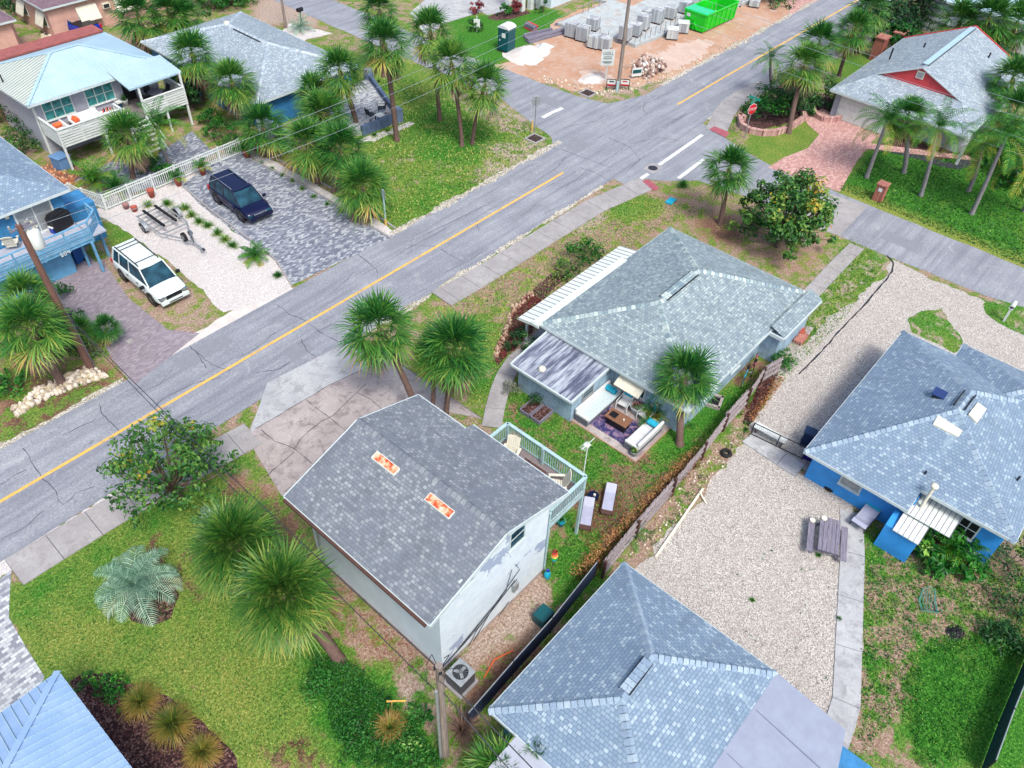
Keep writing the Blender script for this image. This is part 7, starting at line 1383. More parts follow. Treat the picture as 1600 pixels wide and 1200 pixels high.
def rocks(name, label, poly, n, s0, s1, mat, seed=1, h=.0, kind='stuff', cat=None):
    rr = random.Random(seed); mb = MB()
    for x, y in scatter(gp(poly), n, rr):
        s = rr.uniform(s0, s1); c = V((x, y, s * .35 + h * rr.random())); M = Matrix.Rotation(rr.uniform(0, 6), 3, 'Z') @ Matrix.Rotation(rr.uniform(-.5, .5), 3, 'X'); P_ = []
        for a in ((1, 0, 0), (.5, .8, 0), (-.5, .85, 0), (-1, 0, 0), (-.5, -.8, 0), (.55, -.8, 0)): P_.append(c + M @ (V(a) * s * rr.uniform(.45, .62)))
        t1 = [c + M @ (V((q_[0] * .6, q_[1] * .6, .8)) * s * .5) for q_ in ((1, 0), (.5, .8), (-.5, .85), (-1, 0), (-.5, -.8), (.55, -.8))]; b1_ = [p + V((0, 0, -s * .4)) for p in P_]
        mb.add(P_ + t1 + b1_, [(6, 7, 8, 9, 10, 11)] + [(i, (i + 1) % 6, 6 + (i + 1) % 6, 6 + i) for i in range(6)] + [(12 + i, 12 + (i + 1) % 6, (i + 1) % 6, i) for i in range(6)])
    o = mb.build(name, mat); return tag(o, label, cat, kind=kind)
rocks('rubble', 'heap of broken pink and white rubble behind the yard signs', [(985, 108), (1005, 94), (1030, 98), (1040, 112), (1015, 125), (990, 120)], 300, .08, .36, m_island('rubble', [(206, 184, 176), (240, 236, 236), (180, 150, 140), (220, 200, 190), (150, 120, 112)]), 3, .6)
rocks('rocks', 'pile of cream limestone rocks around the foot of the leaning utility pole', [(20, 640), (60, 610), (100, 592), (145, 575), (168, 590), (110, 608), (70, 625), (28, 650)], 330, .12, .3, 'rock', 4, .1)
rocks('litter', 'scattered pale stones along the edge of the sand plot', [(840, 128), (950, 152), (1040, 126), (1180, 62), (1160, 60), (1020, 122), (950, 140), (850, 118)], 240, .06, .22, 'rock', 5)
rocks('litter', 'oyster shells and stones scattered beside the wooden fence', [(1165, 690), (1105, 760), (1000, 880), (980, 870), (1080, 740), (1150, 665)], 200, .04, .12, 'rock', 6)
rocks('litter', 'pale rock edging of the curved bed', [(770, 560), (800, 480), (830, 455), (834, 462), (806, 486), (777, 560)], 110, .12, .22, m_island('edge_stone', [(190, 158, 136), (206, 184, 162), (166, 130, 112)]), 7)
rocks('litter', 'pebbles edging the small round bed', [(712, 585), (735, 582), (742, 594), (730, 604), (712, 600), (704, 592)], 60, .1, .18, m_island('edge_stone_b', [(222, 180, 130), (200, 150, 110)]), 8)
rocks('litter', 'orange stone chips beside the white raised house', [(55, 262), (90, 258), (130, 285), (140, 315), (100, 318)], 240, .1, .24, m_island('chip', [(206, 140, 100), (226, 180, 150), (180, 110, 80)]), 9)
rocks('litter', 'white rubble by the pink cottage wall', [(60, 55), (85, 50), (90, 58), (66, 66)], 60, .12, .3, 'rock', 10)
heap('low pale cement bag pile between toilet cabin and beams', G(850, 74), 1.0, .4, 'plastic_white', 'bag_pile', seed=4); heap('white spill heap at the road corner of the plot', G(925, 124), 1.3, .25, 'sand_white', 'sand_heap', seed=6)
# portable toilet
b = G(791, 78); T = thing('portable_toilet', 'teal portable toilet cabin with white domed roof at the building plot edge', 'portable toilet', b, math.radians(6), None, True); w = .58
MB().box(-w, -w, .08, w, w, 2.1).build('cabin', 'teal_plastic', T, bevel=.03); mb = MB(); P_ = []
for i in range(9): a = math.pi * i / 8; P_.append((math.cos(a) * (w + .05), 2.08 + math.sin(a) * .28))
A_ = [(-w - .05, x, z) for x, z in P_]; B_ = [(w + .05, x, z) for x, z in P_]; mb.add(A_ + B_, [tuple(range(9)), tuple(range(9, 18))[::-1]] + [(i, i + 9, i + 10, i + 1) for i in range(8)]); mb.build('roof', 'plastic_white', T)
d_ = MB().box(-w - .03, -w * .75, .15, -w - .005, w * .75, 1.95).build('door', 'teal_plastic', T); MB().box(-w - .045, -.3, 1.3, -w - .031, .1, 1.7).build('notice', 'white', d_); MB().box(-w - .06, .28, .95, -w - .031, .36, 1.1).build('handle', 'white', d_)
MB().box(-w - .1, -w - .05, 0, w + .1, w + .05, .08).build('skid', 'dark_metal', T)
# green skip
b = V((75.6, 38.9, 0)); T = thing('dumpster', 'bright green open-topped roll-off skip with mint lid by the main road', 'skip', b, math.radians(-2), None, True); L, W, H = 2.9, 1.25, 1.75; mb = MB()
mb.add([(-L, -W * .9, .15), (L, -W * .9, .15), (L, W * .9, .15), (-L, W * .9, .15), (-L, -W, H), (L, -W, H), (L, W, H), (-L, W, H), (-L + .08, -W + .08, H), (L - .08, -W + .08, H), (L - .08, W - .08, H), (-L + .08, W - .08, H), (-L + .08, -W * .9 + .08, .25), (L - .08, -W * .9 + .08, .25), (L - .08, W * .9 - .08, .25), (-L + .08, W * .9 - .08, .25)],
 [(3, 2, 1, 0), (0, 1, 5, 4), (1, 2, 6, 5), (2, 3, 7, 6), (3, 0, 4, 7), (4, 5, 9, 8), (5, 6, 10, 9), (6, 7, 11, 10), (7, 4, 8, 11), (8, 9, 13, 12), (9, 10, 14, 13), (10, 11, 15, 14), (11, 8, 12, 15), (12, 13, 14, 15)]); mb.build('body', 'green_bin', T)
mb = MB()
for s in (-1, 1):
    for k in range(7): x = -L + .3 + k * .88; mb.bar((x, s * W * .92, .2), (x, s * (W + .03), H), .09, .09)
    mb.bar((-L, s * (W + .02), H), (L, s * (W + .02), H), .12, .12)
mb.bar((-L, -W, H), (-L, W, H), .12); mb.bar((L, -W, H), (L, W, H), .12); mb.build('rib', 'green_bin', T); MB().ob((-L + .75, 0, H + .08), (1.5, 2 * W, .05)).build('lid', 'green_lid', T)
mb = MB(); mb.bar((-L - .05, 0, .9), (-L - .08, -.5, .2), .07); mb.bar((-L - .05, 0, .9), (-L - .08, .5, .2), .07); mb.bar((-L - .06, 0, .15), (-L - .06, 0, 1.2), .1); mb.build('hook_frame', 'green_bin', T); MB().box(-L - .02, .55, 1.2, -L - .005, .95, 1.5).build('notice', 'white', T)
# storm drains, manhole, meter lids
for px, py, lb in ((918, 146, 'square storm drain with rusty grate on the building plot corner'), (836, 217, 'square storm drain with dark grate on the palm lawn corner')):
    b = G(px, py); T = thing('storm_drain', lb, 'drain', b, 0, 'storm drains', True); MB().box(-.62, -.62, .0, .62, .62, .06).build('concrete_collar', 'concrete', T); mb = MB(); mb.box(-.45, -.45, .06, .45, .45, .066); g_ = mb.build('grate', 'wood_dark', T); mb = MB()
    for k in range(9): mb.box(-.45, -.42 + k * .1, .067, .45, -.39 + k * .1, .085)
    mb.build('grate_bar', 'dark_metal', g_)
b = G(1020, 263); T = thing('manhole', 'round cast-iron manhole cover in the crosswalk', 'manhole cover', b, 0, None, True); MB().cyl((0, 0, .0), (0, 0, .03), .36, n=20).build('cover', 'dark_metal', T); mb = MB(); mb.add([(-.62, -.5, .0235), (.62, -.5, .0235), (.62, .5, .0235), (-.62, .5, .0235)], [(0, 1, 2, 3)]); mb.build('collar', 'concrete', T)
T = tag(MB().ob(G(1048, 315) + V((0, 0, .05)), (.85, .5, .08), rz=.1).build('utility_cover', 'turq', bevel=.01), 'turquoise rectangular utility lid in the front yard', 'utility cover'); tag(MB().ob(G(203, 534) + V((0, 0, .04)), (.3, .3, .06)).build('water_meter_cover', 'concrete'), 'small square water meter lid set in the brown pavers', 'utility cover')
tag(MB().ob(G(547, 605) + V((0, 0, .04)), (.35, .25, .06)).build('water_meter_cover', 'dark_metal'), 'dark meter lid at the top of the concrete driveway', 'utility cover') if 0 else None
# ================================================================ GARDEN AND PATIO THINGS
MB_ = MB
sheet('patio', [(23.45, 15.35), (26.5, 15.35), (26.5, 11.2), (23.45, 11.2)], .06, 'concrete_old'); mb = MB(); mb.box(23.4, 11.15, 0, 26.5, 15.4, .055); struct('patio_base', mb, m_concrete('sand_slab', (160, 124, 110), (184, 148, 130), (206, 176, 160)))
tag(MB().ob((24.75, 13.2, .072), (1.75, 2.35, .012), rz=.02).build('rug', 'rug'), 'purple and navy floral rug under the wooden patio table', 'rug')
def sofa(label, p, rz, L, cush, grp=None, pil=(1,), name='patio_sofa'):
    T = thing(name, label, 'sofa', (p[0], p[1], .06), rz, grp, True); MB().box(-L / 2, -.4, .06, L / 2, .4, .28).build('base', 'wicker', T)
    for s in (-1, 1):
        mb = MB()
        for k in range(4): mb.ob((s * (L / 2 - .015), 0, .115 + .1 * k), (.07, .82, .07))
        mb.build('arm_panel', 'wicker', T)
    MB().ob((0, .05, .36), (L - .1, .75, .16)).build('seat_cushion', cush, T, bevel=.04); MB().ob((0, -.36, .55), (L, .16, .5), rx=.12).build('backrest', 'cushion', T, bevel=.05)
    for s in (-1, 1): MB().ob((s * (L / 2 - .06), 0, .48), (.16, .8, .2)).build('arm_rest', 'cushion', T, bevel=.04)
    for k in pil: MB().ob((k * (L / 2 - .36), -.02, .6), (.3, .62, .34), ry=k * -.5).build('cushion', 'turq', T, bevel=.05)
    return T
m_pat = m_island('patterned_cushion', [(214, 228, 232), (160, 200, 220), (232, 236, 238)])
sofa('long white daybed sofa with patterned seat and turquoise cushion against the annexe wall', (25.0, 14.7), math.pi, 2.9, plain((200, 216, 226), .8, .12, 14), pil=(-1,)); sofa('white garden sofa with wood-clad back on the lawn side of the patio', (24.85, 11.75), 0, 2.2, 'cushion', pil=(1,))
T = thing('fire_table', 'wooden patio table with a dark inset panel and white candle on the floral rug', 'table', (24.75, 13.25, .07), math.radians(2), None, True); MB().ob((0, 0, .55), (.75, 1.3, .06)).build('tabletop', m_wood('table_wood', (110, 74, 56), (160, 118, 92)), T, bevel=.01); MB().box(-.28, -.55, .02, .28, .55, .52).build('base', 'black', T); MB().box(-.2, .1, .582, .2, .5, .59).build('inset_panel', 'black', T)
tag(MB().cyl((24.75, 12.95, .655), (24.75, 12.95, .74), .05).build('candle', 'cream'), 'small white candle on the patio table', 'candle')
def sling(label, p, rz):
    T = thing('sling_chair', label, 'chair', (p[0], p[1], .06), rz, 'white framed sling chairs on the patio', True); mb = MB()
    for s in (-1, 1): mb.tube([(.32, s * .32, 0), (.3, s * .32, .55), (-.3, s * .32, .6)], .025, 5); mb.tube([(-.3, s * .32, 0), (-.32, s * .3, .6), (-.5, s * .3, 1.0)], .025, 5)
    mb.tube([(-.5, -.3, 1.0), (-.5, .3, 1.0)], .025, 5); mb.build('frame', 'white', T); MB().ob((0, 0, .38), (.6, .56, .06), ry=-.1).build('seat', 'cushion', T); MB().ob((-.4, 0, .68), (.06, .56, .65), ry=-.3).build('backrest', 'cushion', T); MB().ob((-.36, 0, .78), (.1, .5, .36), ry=-.3).build('cushion', 'turq', T, bevel=.04); return T
sling('white sling chair with turquoise cushion near the window hatch', (26.0, 13.75), math.radians(185)); sling('white sling chair with turquoise cushion between the pots', (26.05, 12.45), math.radians(170))
def pot(label, p, r, h, mat, z=0, plant=None, L=.5, pm='leaf_red', name='plant_pot', seed=1, grp=None):
    T = thing(name, label, 'potted plant' if plant else 'pot', (p[0], p[1], z), 0, grp, True); MB().lathe((0, 0, 0), [(0, 0), (r * .7, 0), (r, h * .9), (r * 1.06, h), (r * .9, h), (r * .85, h * .85), (0, h * .85)], 14).build('pot', mat, T)
    if plant == 'fronds': feather_mesh(seed, L, 12, 12, 80, 5, .9, L * .35, .05, .3).build('plant', pm, T, loc=V((0, 0, h)))
    elif plant == 'leaf': m_ = MB(); leafcloud(m_, (0, 0, h + L * .5), L, 120, .06, random.Random(seed), .4, .3, .8); m_.build('plant', pm, T)
    elif plant == 'blade': m_ = MB(); blades(m_, (0, 0, h), 60, L, .04, random.Random(seed), a0=.1, a1=.5); m_.build('plant', pm, T)
    return T
pot('white bowl planter filled with dark red plants between the two sling chairs', (26.2, 13.1), .38, .45, 'white', .06, 'leaf', .36, 'leaf_red', seed=3); pot('large palm in a terracotta pot at the patio corner by the house', G(1018, 660), .34, .5, 'terracotta_pot', .06, 'fronds', 1.15, 'feather', seed=4); pot('small yellow-flowered pot at the lawn end of the garden sofa', (23.7, 11.5), .2, .3, 'galv', .06, 'leaf', .2, 'leaf', seed=5)
tag(MB().ob((26.2, 15.0, .28), (.5, .4, .4)).build('storage_box', 'wood_grey', bevel=.01), 'weathered wooden box behind the daybed at the inner corner', 'box')
# raised bed
b = G(838, 645); T = thing('raised_bed', 'two-part wooden raised bed with soil and a leafy plant on the backyard lawn', 'raised bed', b, 0, None, True)
for k, y in enumerate((-.35, .35)):
    mb = MB(); 
    for a, c in (((-.55, y - .3), (.55, y - .3)), ((.55, y - .3), (.55, y + .3)), ((.55, y + .3), (-.55, y + .3)), ((-.55, y + .3), (-.55, y - .3))): mb.bar((*a, .13), (*c, .13), .05, .26)
    mb.build('frame', 'wood_grey', T); MB().box(-.52, y - .27, .0, .52, y + .27, .2).build('soil', 'mulch', T)
mb = MB(); leafcloud(mb, (.3, .4, .5), .4, 160, .06, rr, .3, .25, .8); mb.build('plant', 'leaf_dark', T)
rr = random.Random(12)
shrub('silvery bush with bare twigs at the path beside the annexe wall', G(800, 612), .6, .6, m_leaf('silver_leaf', [(0, (90, 96, 84)), (.5, (150, 156, 140)), (1, (200, 196, 180))]), 10, 40, .05, 301); shrub('leafy green bush at the foot of the annexe wall', G(848, 622), .6, .7, 'leaf_dark', 10, 40, .06, 302); shrub('fine feathery tuft in the backyard near the palm', G(1075, 668), .4, .35, 'leaf_lush', 7, 30, .04, 303)
# loungers
def lounger(label, p, rz):
    T = thing('sun_lounger', label, 'sun lounger', (p[0], p[1], 0), rz, 'sun loungers by the balcony post', True); T.scale = (.86, .86, .86); mb = MB()
    for s in (-1, 1): mb.bar((-.95, s * .32, .28), (.95, s * .32, .28), .04, .06)
    for x in (-.85, -.3, .3, .9): mb.bar((x, -.32, .28), (x, .32, .28), .04)
    mb.build('frame', 'wood_dark', T)
    for x in (-.9, .85):
        for s in (-1, 1): MB().box(x - .03, s * .3 - .03, 0, x + .03, s * .3 + .03, .26).build('leg', 'wood_dark', T)
    mb = MB(); mb.ob((-.2, 0, .36), (1.2, .58, .07)); mb.build('seat_cushion', plain((176, 180, 206), .8, .06), T, bevel=.02); MB().ob((.62, 0, .46), (.6, .58, .07), ry=-.42).build('backrest', plain((186, 190, 214), .8, .06), T, bevel=.02)
    MB().ob((-.93, 0, .34), (.3, .56, .03)).build('foot_board', 'wood_dark', T); return T
lounger('grey-cushioned sun lounger further from the balcony, beside the hedge', (20.55, 10.7), math.radians(28)); lounger('grey-cushioned sun lounger partly under the balcony corner', (19.2, 10.95), math.radians(30))
table('small navy side table with a cup between the two loungers', (20.1, 11.3), .26, .42, 'car_navy', 'black'); tag(MB().cyl((20.12, 11.25, .445), (20.12, 11.25, .53), .06).build('cup', 'cream'), 'pale cup standing on the navy side table', 'cup')
pot('turquoise flowerpot under the balcony', G(876, 820), .2, .35, 'turq', 0, 'blade', .35, 'tuft', seed=7)
T = thing('pinwheel_flag', 'rainbow garden windsock hanging at the downpipe corner of the gable house', 'windsock', (15.95, 10.35, 0)); mb = MB(); mb.cyl((15.95, 10.35, 0), (15.95, 10.35, 1.5), .02, n=6); mb.build('stake', 'steel', T)
for k, (mt) in enumerate(('red', 'orange', 'yellow', 'green_bin', 'turq')): MB().lathe((15.95, 10.3, 1.35 - .13 * k), [(.1 + .02 * (2 - abs(k - 2)), 0), (.12 + .02 * (2 - abs(k - 2)), .06), (.1, .12)], 10).build('band', mt, T)
T = thing('garden_statue', 'small blue and turquoise bird ornament below the windsock', 'ornament', (15.5, 10.25, 0)); MB().lathe((15.5, 10.25, 0), [(.1, 0), (.16, .2), (.12, .42), (.05, .5), (0, .52)], 10).build('body', 'turq', T); MB().lathe((15.5, 10.25, .5), [(.04, 0), (.09, .06), (.07, .13), (0, .16)], 8).build('head', 'car_blue', T)
# antenna pole on the deck corner
T = thing('antenna', 'slim white antenna mast on the balcony corner post', 'antenna', (18.25, 10.9, 2.9)); mb = MB(); mb.tube([(18.25, 10.9, 2.9), (18.25, 10.9, 5.6), (18.3, 10.95, 6.0)], .022, 5); mb.build('mast', 'white', T); mb = MB(); mb.bar((17.9, 10.95, 5.85), (18.75, 10.95, 5.85), .025)
for k in range(7): mb.bar((17.95 + k * .07, 10.8, 5.85), (17.95 + k * .07, 11.1, 5.85), .012)
mb.ob((18.25, 10.95, 5.85), (.22, .22, .04)); mb.build('aerial', 'white', T)
# balcony furniture
def adirondack(label, p, rz, z, grp='white slatted garden chairs on the balcony'):
    T = thing('adirondack_chair', label, 'chair', (p[0], p[1], z), rz, grp, True)
    for s in (-1, 1): MB().bar((.4, s * .28, .0), (.4, s * .28, .5), .05, .09).build('leg', 'cream', T); MB().ob((.05, s * .34, .52), (.75, .12, .03)).build('arm_rest', 'cream', T)
    mb = MB()
    for k in range(6): mb.ob((-.32, -.25 + .1 * k, .68), (.03, .09, .85 - .05 * abs(k - 2.5)), ry=-.38)
    mb.build('backrest', 'cream', T); mb = MB()
    for k in range(5): mb.ob((-.15 + .12 * k, 0, .26 + .025 * k), (.1, .54, .03), ry=-.2)
    mb.build('seat', 'cream', T); return T
adirondack('white slatted garden chair at the far end of the balcony', (17.4, 14.2), math.radians(200), 3.06); adirondack('white slatted garden chair at the near corner of the balcony', (17.55, 11.6), math.radians(130), 3.06)
T = table('low wooden table with bottles at the balcony railing', (17.35, 12.9), .4, .45, 'wood_dark', 'wood_dark', 3.06, (.5, 1.2)); tag(MB().lathe((17.35, 13.1, 3.54), [(.06, 0), (.06, .16), (.02, .22), (.02, .3), (0, .3)], 8).build('bottle', 'black'), 'dark bottle on the balcony table', 'bottle')
# air conditioner
b = V((9.65, 9.75, 0)); T = thing('air_conditioner', 'grey outdoor air-conditioning unit with round fan grille at the corner of the gable house', 'air conditioner', b, 0, None, True); MB().box(-.5, -.5, 0, .5, .5, .1).build('pad', 'concrete', T); MB().box(-.4, -.4, .1, .4, .4, .86).build('cabinet', plain((84, 84, 94), .6, .15, 6), T, bevel=.03)
mb = MB(); mb.ob((0, 0, .885), (.84, .84, .05)); lid = mb.build('top_cover', 'galv', T, bevel=.02); MB().cyl((0, 0, .91), (0, 0, .915), .31, n=24).build('fan_opening', 'dark_metal', lid); mb = MB()
for k in range(3): a = k * 2.09; mb.ob((.13 * math.cos(a), .13 * math.sin(a), .925), (.26, .12, .008), rz=a)
mb.build('fan_blade', 'galv', lid); mb = MB()
for k in range(16): a = k * math.pi / 8; mb.bar((.05 * math.cos(a), .05 * math.sin(a), .945), (.31 * math.cos(a), .31 * math.sin(a), .94), .008)
mb.build('guard', 'steel', lid)
T = tag(MB().tube([(10.4, 9.2, .05), (11.2, 9.4, .06), (12.0, 9.1, .08)], .03, 5).build('pipe', 'orange'), 'orange hose and debris beside the air-conditioning unit', 'hose')
b = G(848, 968); tag(MB().box(b.x - .35, b.y - .3, 0, b.x + .35, b.y + .3, .55).build('storage_crate', 'teal_plastic', bevel=.02), 'dark teal slatted crate against the screened fence', 'crate')
b = G(620, 1097, 1.0); mb = MB(); mb.bar(G(604, 1096, .9), G(634, 1095, .9), .05); mb.bar(G(612, 1107, 0), G(612, 1096, .9), .03); tag(mb.build('marker_stake', 'yellow'), 'yellow crossbar stake beside the brown fern clump', 'stake')
# white pipe post lying on the gravel
a, b_ = G(1024, 872), G(1098, 765); T = thing('clothes_post', 'long white square post lying on the shell gravel', 'post', a); MB().bar(a + V((0, 0, .06)), b_ + V((0, 0, .06)), .1).build('shaft', 'cream', T); MB().bar(G(1092, 772) + V((0, 0, .16)), G(1103, 788) + V((0, 0, .06)), .07).build('crossbar', 'cream', T)
# picnic table
T = thing('picnic_table', 'weathered grey wooden picnic table on the shell gravel beside the concrete strip', 'picnic table', (25.35, 2.1, 0), math.radians(22), None, True)
for k in range(5): MB().ob((0, -.36 + .18 * k, .75), (1.9, .16, .045)).build('top_board', 'wood_grey', T)
for s in (-1, 1): MB().ob((0, s * .72, .45), (1.9, .28, .045)).build('bench_board', 'wood_grey', T)
for x in (-.7, .7):
    mb = MB()
    for s in (-1, 1): mb.bar((x, s * .3, .72), (x, s * .62, .0), .05, .1)
    mb.bar((x, -.8, .41), (x, .8, .41), .05, .09); mb.build('trestle', 'wood_grey', T)
for k, (u, v_) in enumerate(((.75, .72), (.8, .3))): q_ = Matrix.Rotation(math.radians(22), 3, 'Z') @ V((u, v_, 0)); z_ = .49 if k == 0 else .79; tag(MB().cyl((25.35 + q_.x, 2.1 + q_.y, z_), (25.35 + q_.x, 2.1 + q_.y, z_ + .06), .13, n=14).build('plate', 'cream'), ['round cream dish on the bench of the picnic table', 'round cream dish on top of the picnic table'][k], 'dish')
# things along the blue house
def tyre(label, p, r=.34, z=0.0, w=.2): 
    mb = MB(); N_ = 20; P_ = []
    for i in range(N_):
        a = 2 * math.pi * i / N_
        for j in range(8): b_ = 2 * math.pi * j / 8; R_ = r - .1 + .1 * math.cos(b_); P_.append((R_ * math.cos(a), R_ * math.sin(a), w / 2 + w / 2 * math.sin(b_)))
    F = [(i * 8 + j, ((i + 1) % N_) * 8 + j, ((i + 1) % N_) * 8 + (j + 1) % 8, i * 8 + (j + 1) % 8) for i in range(N_) for j in range(8)]
    mb.add(P_, F, 0, True); o = mb.build('tyre', 'rubber'); o.location = V((p[0], p[1], z)); return tag(o, label, 'tyre')
tyre('black tyre lying at the wall of the right-hand blue house', G(1297, 762)); tyre('black tyre lying in front of the pink cottage', G(96, 52), .4); tyre('black rubber tray at the gravel side of the fence end', G(1134, 710), .3)
def barrel(label, p, r, h, mat, cat='bin', name='wheeled_bin', z=0):
    T = thing(name, label, cat, (p[0], p[1], z), .2, None, True); MB().ob((0, 0, h / 2), (r * 1.7, r * 1.8, h)).build('body', mat, T, bevel=.05); MB().ob((0, 0, h + .03), (r * 1.9, r * 2.0, .07), ry=.05).build('lid', mat, T, bevel=.03)
    for s in (-1, 1): MB().cyl((r * .7, s * r * .8, .1), (r * .7, s * r, .1), .1).build('wheel', 'rubber', T)
    return T
barrel('dark blue wheeled bin behind the roof corner of the right-hand house', G(1258, 695), .3, 1.0, plain((20, 50, 90), .5, .1)); barrel('blue bin bag stack under the eave corner of the right-hand house', G(1262, 715), .26, .55, plain((34, 20, 140), .5, .15)); barrel('blue wheeled bin under the blue deck', V((13.0, 45.6, 0)), .35, 1.0, plain((30, 90, 170), .5, .1)); barrel('blue-grey chest at the stone chips of the white raised house', G(100, 262), .55, .9, plain((104, 146, 192), .6, .1), 'chest', 'storage_chest')
T = thing('bicycle_heap', 'turquoise hose reel and white plate leaning at the corner of the right-hand blue house', 'hose reel', G(1280, 735)); b = G(1280, 735); mb = MB(); 
for k in range(5): mb.lathe((b.x + .1 * math.sin(k), b.y + .1 * math.cos(k), .1 + .1 * k), [(.22, 0), (.26, .04), (.22, .08)], 12)
mb.build('hose', 'turq', T); MB().lathe((b.x - .35, b.y - .05, 0), [(0, 0), (.16, .02), (.2, .2), (.1, .22), (0, .2)], 10).build('pot', 'cream', T)
T = thing('garden_lounger', 'grey sling lounger with turquoise towel at the wall of the right-hand blue house', 'sun lounger', (28.0, 1.3, 0), math.radians(-5), None, True)
mb = MB(); A_ = [(-1.0, .5), (-.8, .55), (-.5, .4), (-.1, .38), (.3, .62), (.8, 1.0)]
for i in range(5): (x0, z0), (x1, z1) = A_[i], A_[i + 1]; mb.add([(x0, -.35, z0), (x1, -.35, z1), (x1, .35, z1), (x0, .35, z0), (x0, -.35, z0 - .03), (x1, -.35, z1 - .03), (x1, .35, z1 - .03), (x0, .35, z0 - .03)], [(0, 1, 2, 3), (7, 6, 5, 4), (0, 4, 5, 1), (2, 6, 7, 3)])
mb.build('sling', plain((176, 180, 206), .7, .05), T); mb = MB(); mb.add([(.25, -.33, .615), (.8, -.33, 1.02), (.8, .33, 1.02), (.25, .33, .615), (.25, -.33, .6), (.8, -.33, 1.0), (.8, .33, 1.0), (.25, .33, .6)], [(0, 1, 2, 3), (7, 6, 5, 4), (0, 4, 5, 1), (2, 6, 7, 3)]); mb.build('towel', 'turq', T)
for s in (-1, 1): MB().tube([(-.9, s * .36, 0), (-.6, s * .36, .4), (.5, s * .36, .42), (.8, s * .36, 0)], .02, 5).build('frame', 'dark_metal', T)
# white boards at the gate
b = G(1206, 676); mb = MB(); 
for k in range(4): mb.ob((b.x + .02, b.y, .5), (.03, .01, .01))
T = thing('bench', 'white plank bench at the gate by the fence end', 'bench', (29.4, 7.1, 0), math.radians(-88), None, True)
for k in range(3): MB().ob((0, -.16 + .16 * k, .42), (1.7, .14, .04)).build('seat_board', 'white', T)
for x in (-.7, .7): MB().box(x - .04, -.2, 0, x + .04, .2, .4).build('leg', 'wood_dark', T)
# bicycles
def bicycle(label, p, rz, mat, lean=.15):
    T = thing('bicycle', label, 'bicycle', (p[0], p[1], 0), rz, 'bicycles behind the hip-roof house', True)
    for x in (-.52, .52):
        mb = MB(); N_ = 20; pts = [(x + .33 * math.cos(2 * math.pi * i / N_), 0, .34 + .33 * math.sin(2 * math.pi * i / N_)) for i in range(N_ + 1)]; mb.tube(pts, .025, 5); w_ = mb.build('wheel', 'rubber', T); mb = MB()
        for k in range(8): a = k * math.pi / 4; mb.bar((x, 0, .34), (x + .31 * math.cos(a), 0, .34 + .31 * math.sin(a)), .008)
        mb.tube([(x + .3 * math.cos(2 * math.pi * i / N_), 0, .34 + .3 * math.sin(2 * math.pi * i / N_)) for i in range(N_ + 1)], .012, 4); mb.build('rim', 'white', w_)
    mb = MB(); mb.tube([(.52, 0, .34), (.38, 0, .85), (-.12, 0, .45), (-.15, 0, .4), (.0, 0, .3), (-.52, 0, .34), (-.2, 0, .75), (0, 0, .3), (.38, 0, .75)], .028, 5); mb.build('frame', mat, T)
    MB().ob((-.22, 0, .85), (.26, .14, .06)).build('saddle', 'black', T, bevel=.02); mb = MB(); mb.tube([(.38, 0, .85), (.36, 0, 1.0)], .018, 5); mb.tube([(.25, -.28, 1.02), (.36, 0, 1.0), (.25, .28, 1.02)], .018, 5); mb.build('handlebar', 'steel', T); return T
bicycle('turquoise cruiser bicycle nearer the palm behind the hip-roof house', (32.2, 10.15), math.radians(195), 'turq'); bicycle('pink bicycle just beyond the turquoise one', (33.4, 10.25), math.radians(20), plain((200, 80, 130), .4, .05))
b = G(1250, 522); T = thing('flowerpot', 'round terracotta pot by the back step of the hip-roof house', 'pot', b, 0, None, True); MB().lathe((0, 0, 0), [(0, 0), (.18, 0), (.26, .25), (.2, .38), (.15, .38), (0, .3)], 12).build('pot', 'terracotta_pot', T)
b = G(1113, 628); T = thing('fire_pit', 'square stone-edged fire pit in the backyard grass', 'fire pit', b, .3, None, True); mb = MB()
for k in range(4): a = k * math.pi / 2; c_, s_ = math.cos(a), math.sin(a); mb.ob((c_ * .42, s_ * .42, .1), (.14, .95, .2), rz=a)
mb.build('edging', 'concrete_old', T); MB().ob((0, 0, .06), (.72, .72, .08)).build('ash_bed', 'black', T)
b = G(1448, 945); T = thing('wire_chair', 'overturned green wire garden chair in the rough yard', 'chair', b, .6, None, True); mb = MB()
for k in range(6): mb.tube([(-.35, -.3 + .12 * k, .1), (.1, -.3 + .12 * k, .12), (.4, -.22 + .09 * k, .5)], .014, 4)
mb.tube([(-.38, -.33, .1), (-.38, .33, .1), (.1, .35, .12), (.42, .26, .52), (.5, 0, .62), (.42, -.26, .52), (.1, -.35, .12), (-.38, -.33, .1)], .02, 5); mb.build('frame', plain((70, 150, 140), .5, .1), T)
for k in range(2): MB().bar((-.35, -.3 + .6 * k, .1), (-.5, -.3 + .6 * k, .5), .03).build('leg', plain((70, 150, 140), .5, .1), T)
heap('small dark ash heap in the rough yard', G(1493, 990), .45, .1, 'black', 'ash_heap', seed=9)
# terracotta urns along the picket fence
for k, (px, py) in enumerate(((198, 326), (211, 330), (238, 308), (280, 290), (318, 273), (386, 246))):
    pot(['small clay pot at the corner of the picket fence', 'low clay pot lying right of the corner pot', 'clay urn third from the fence corner', 'clay urn in front of the fence behind the paver drive corner', 'clay urn with small palm behind the navy car', 'clay urn at the far end of the picket fence'][k], G(px, py), .24 if k > 1 else .22, .6 if k > 1 else .35, m_island('mauve_clay', [(150, 112, 112), (164, 124, 122)]) if k == 0 else 'terracotta_pot', 0, 'fronds' if k in (3, 4, 5) else None, .8, 'feather', seed=20 + k, grp='clay urns along the picket fence')
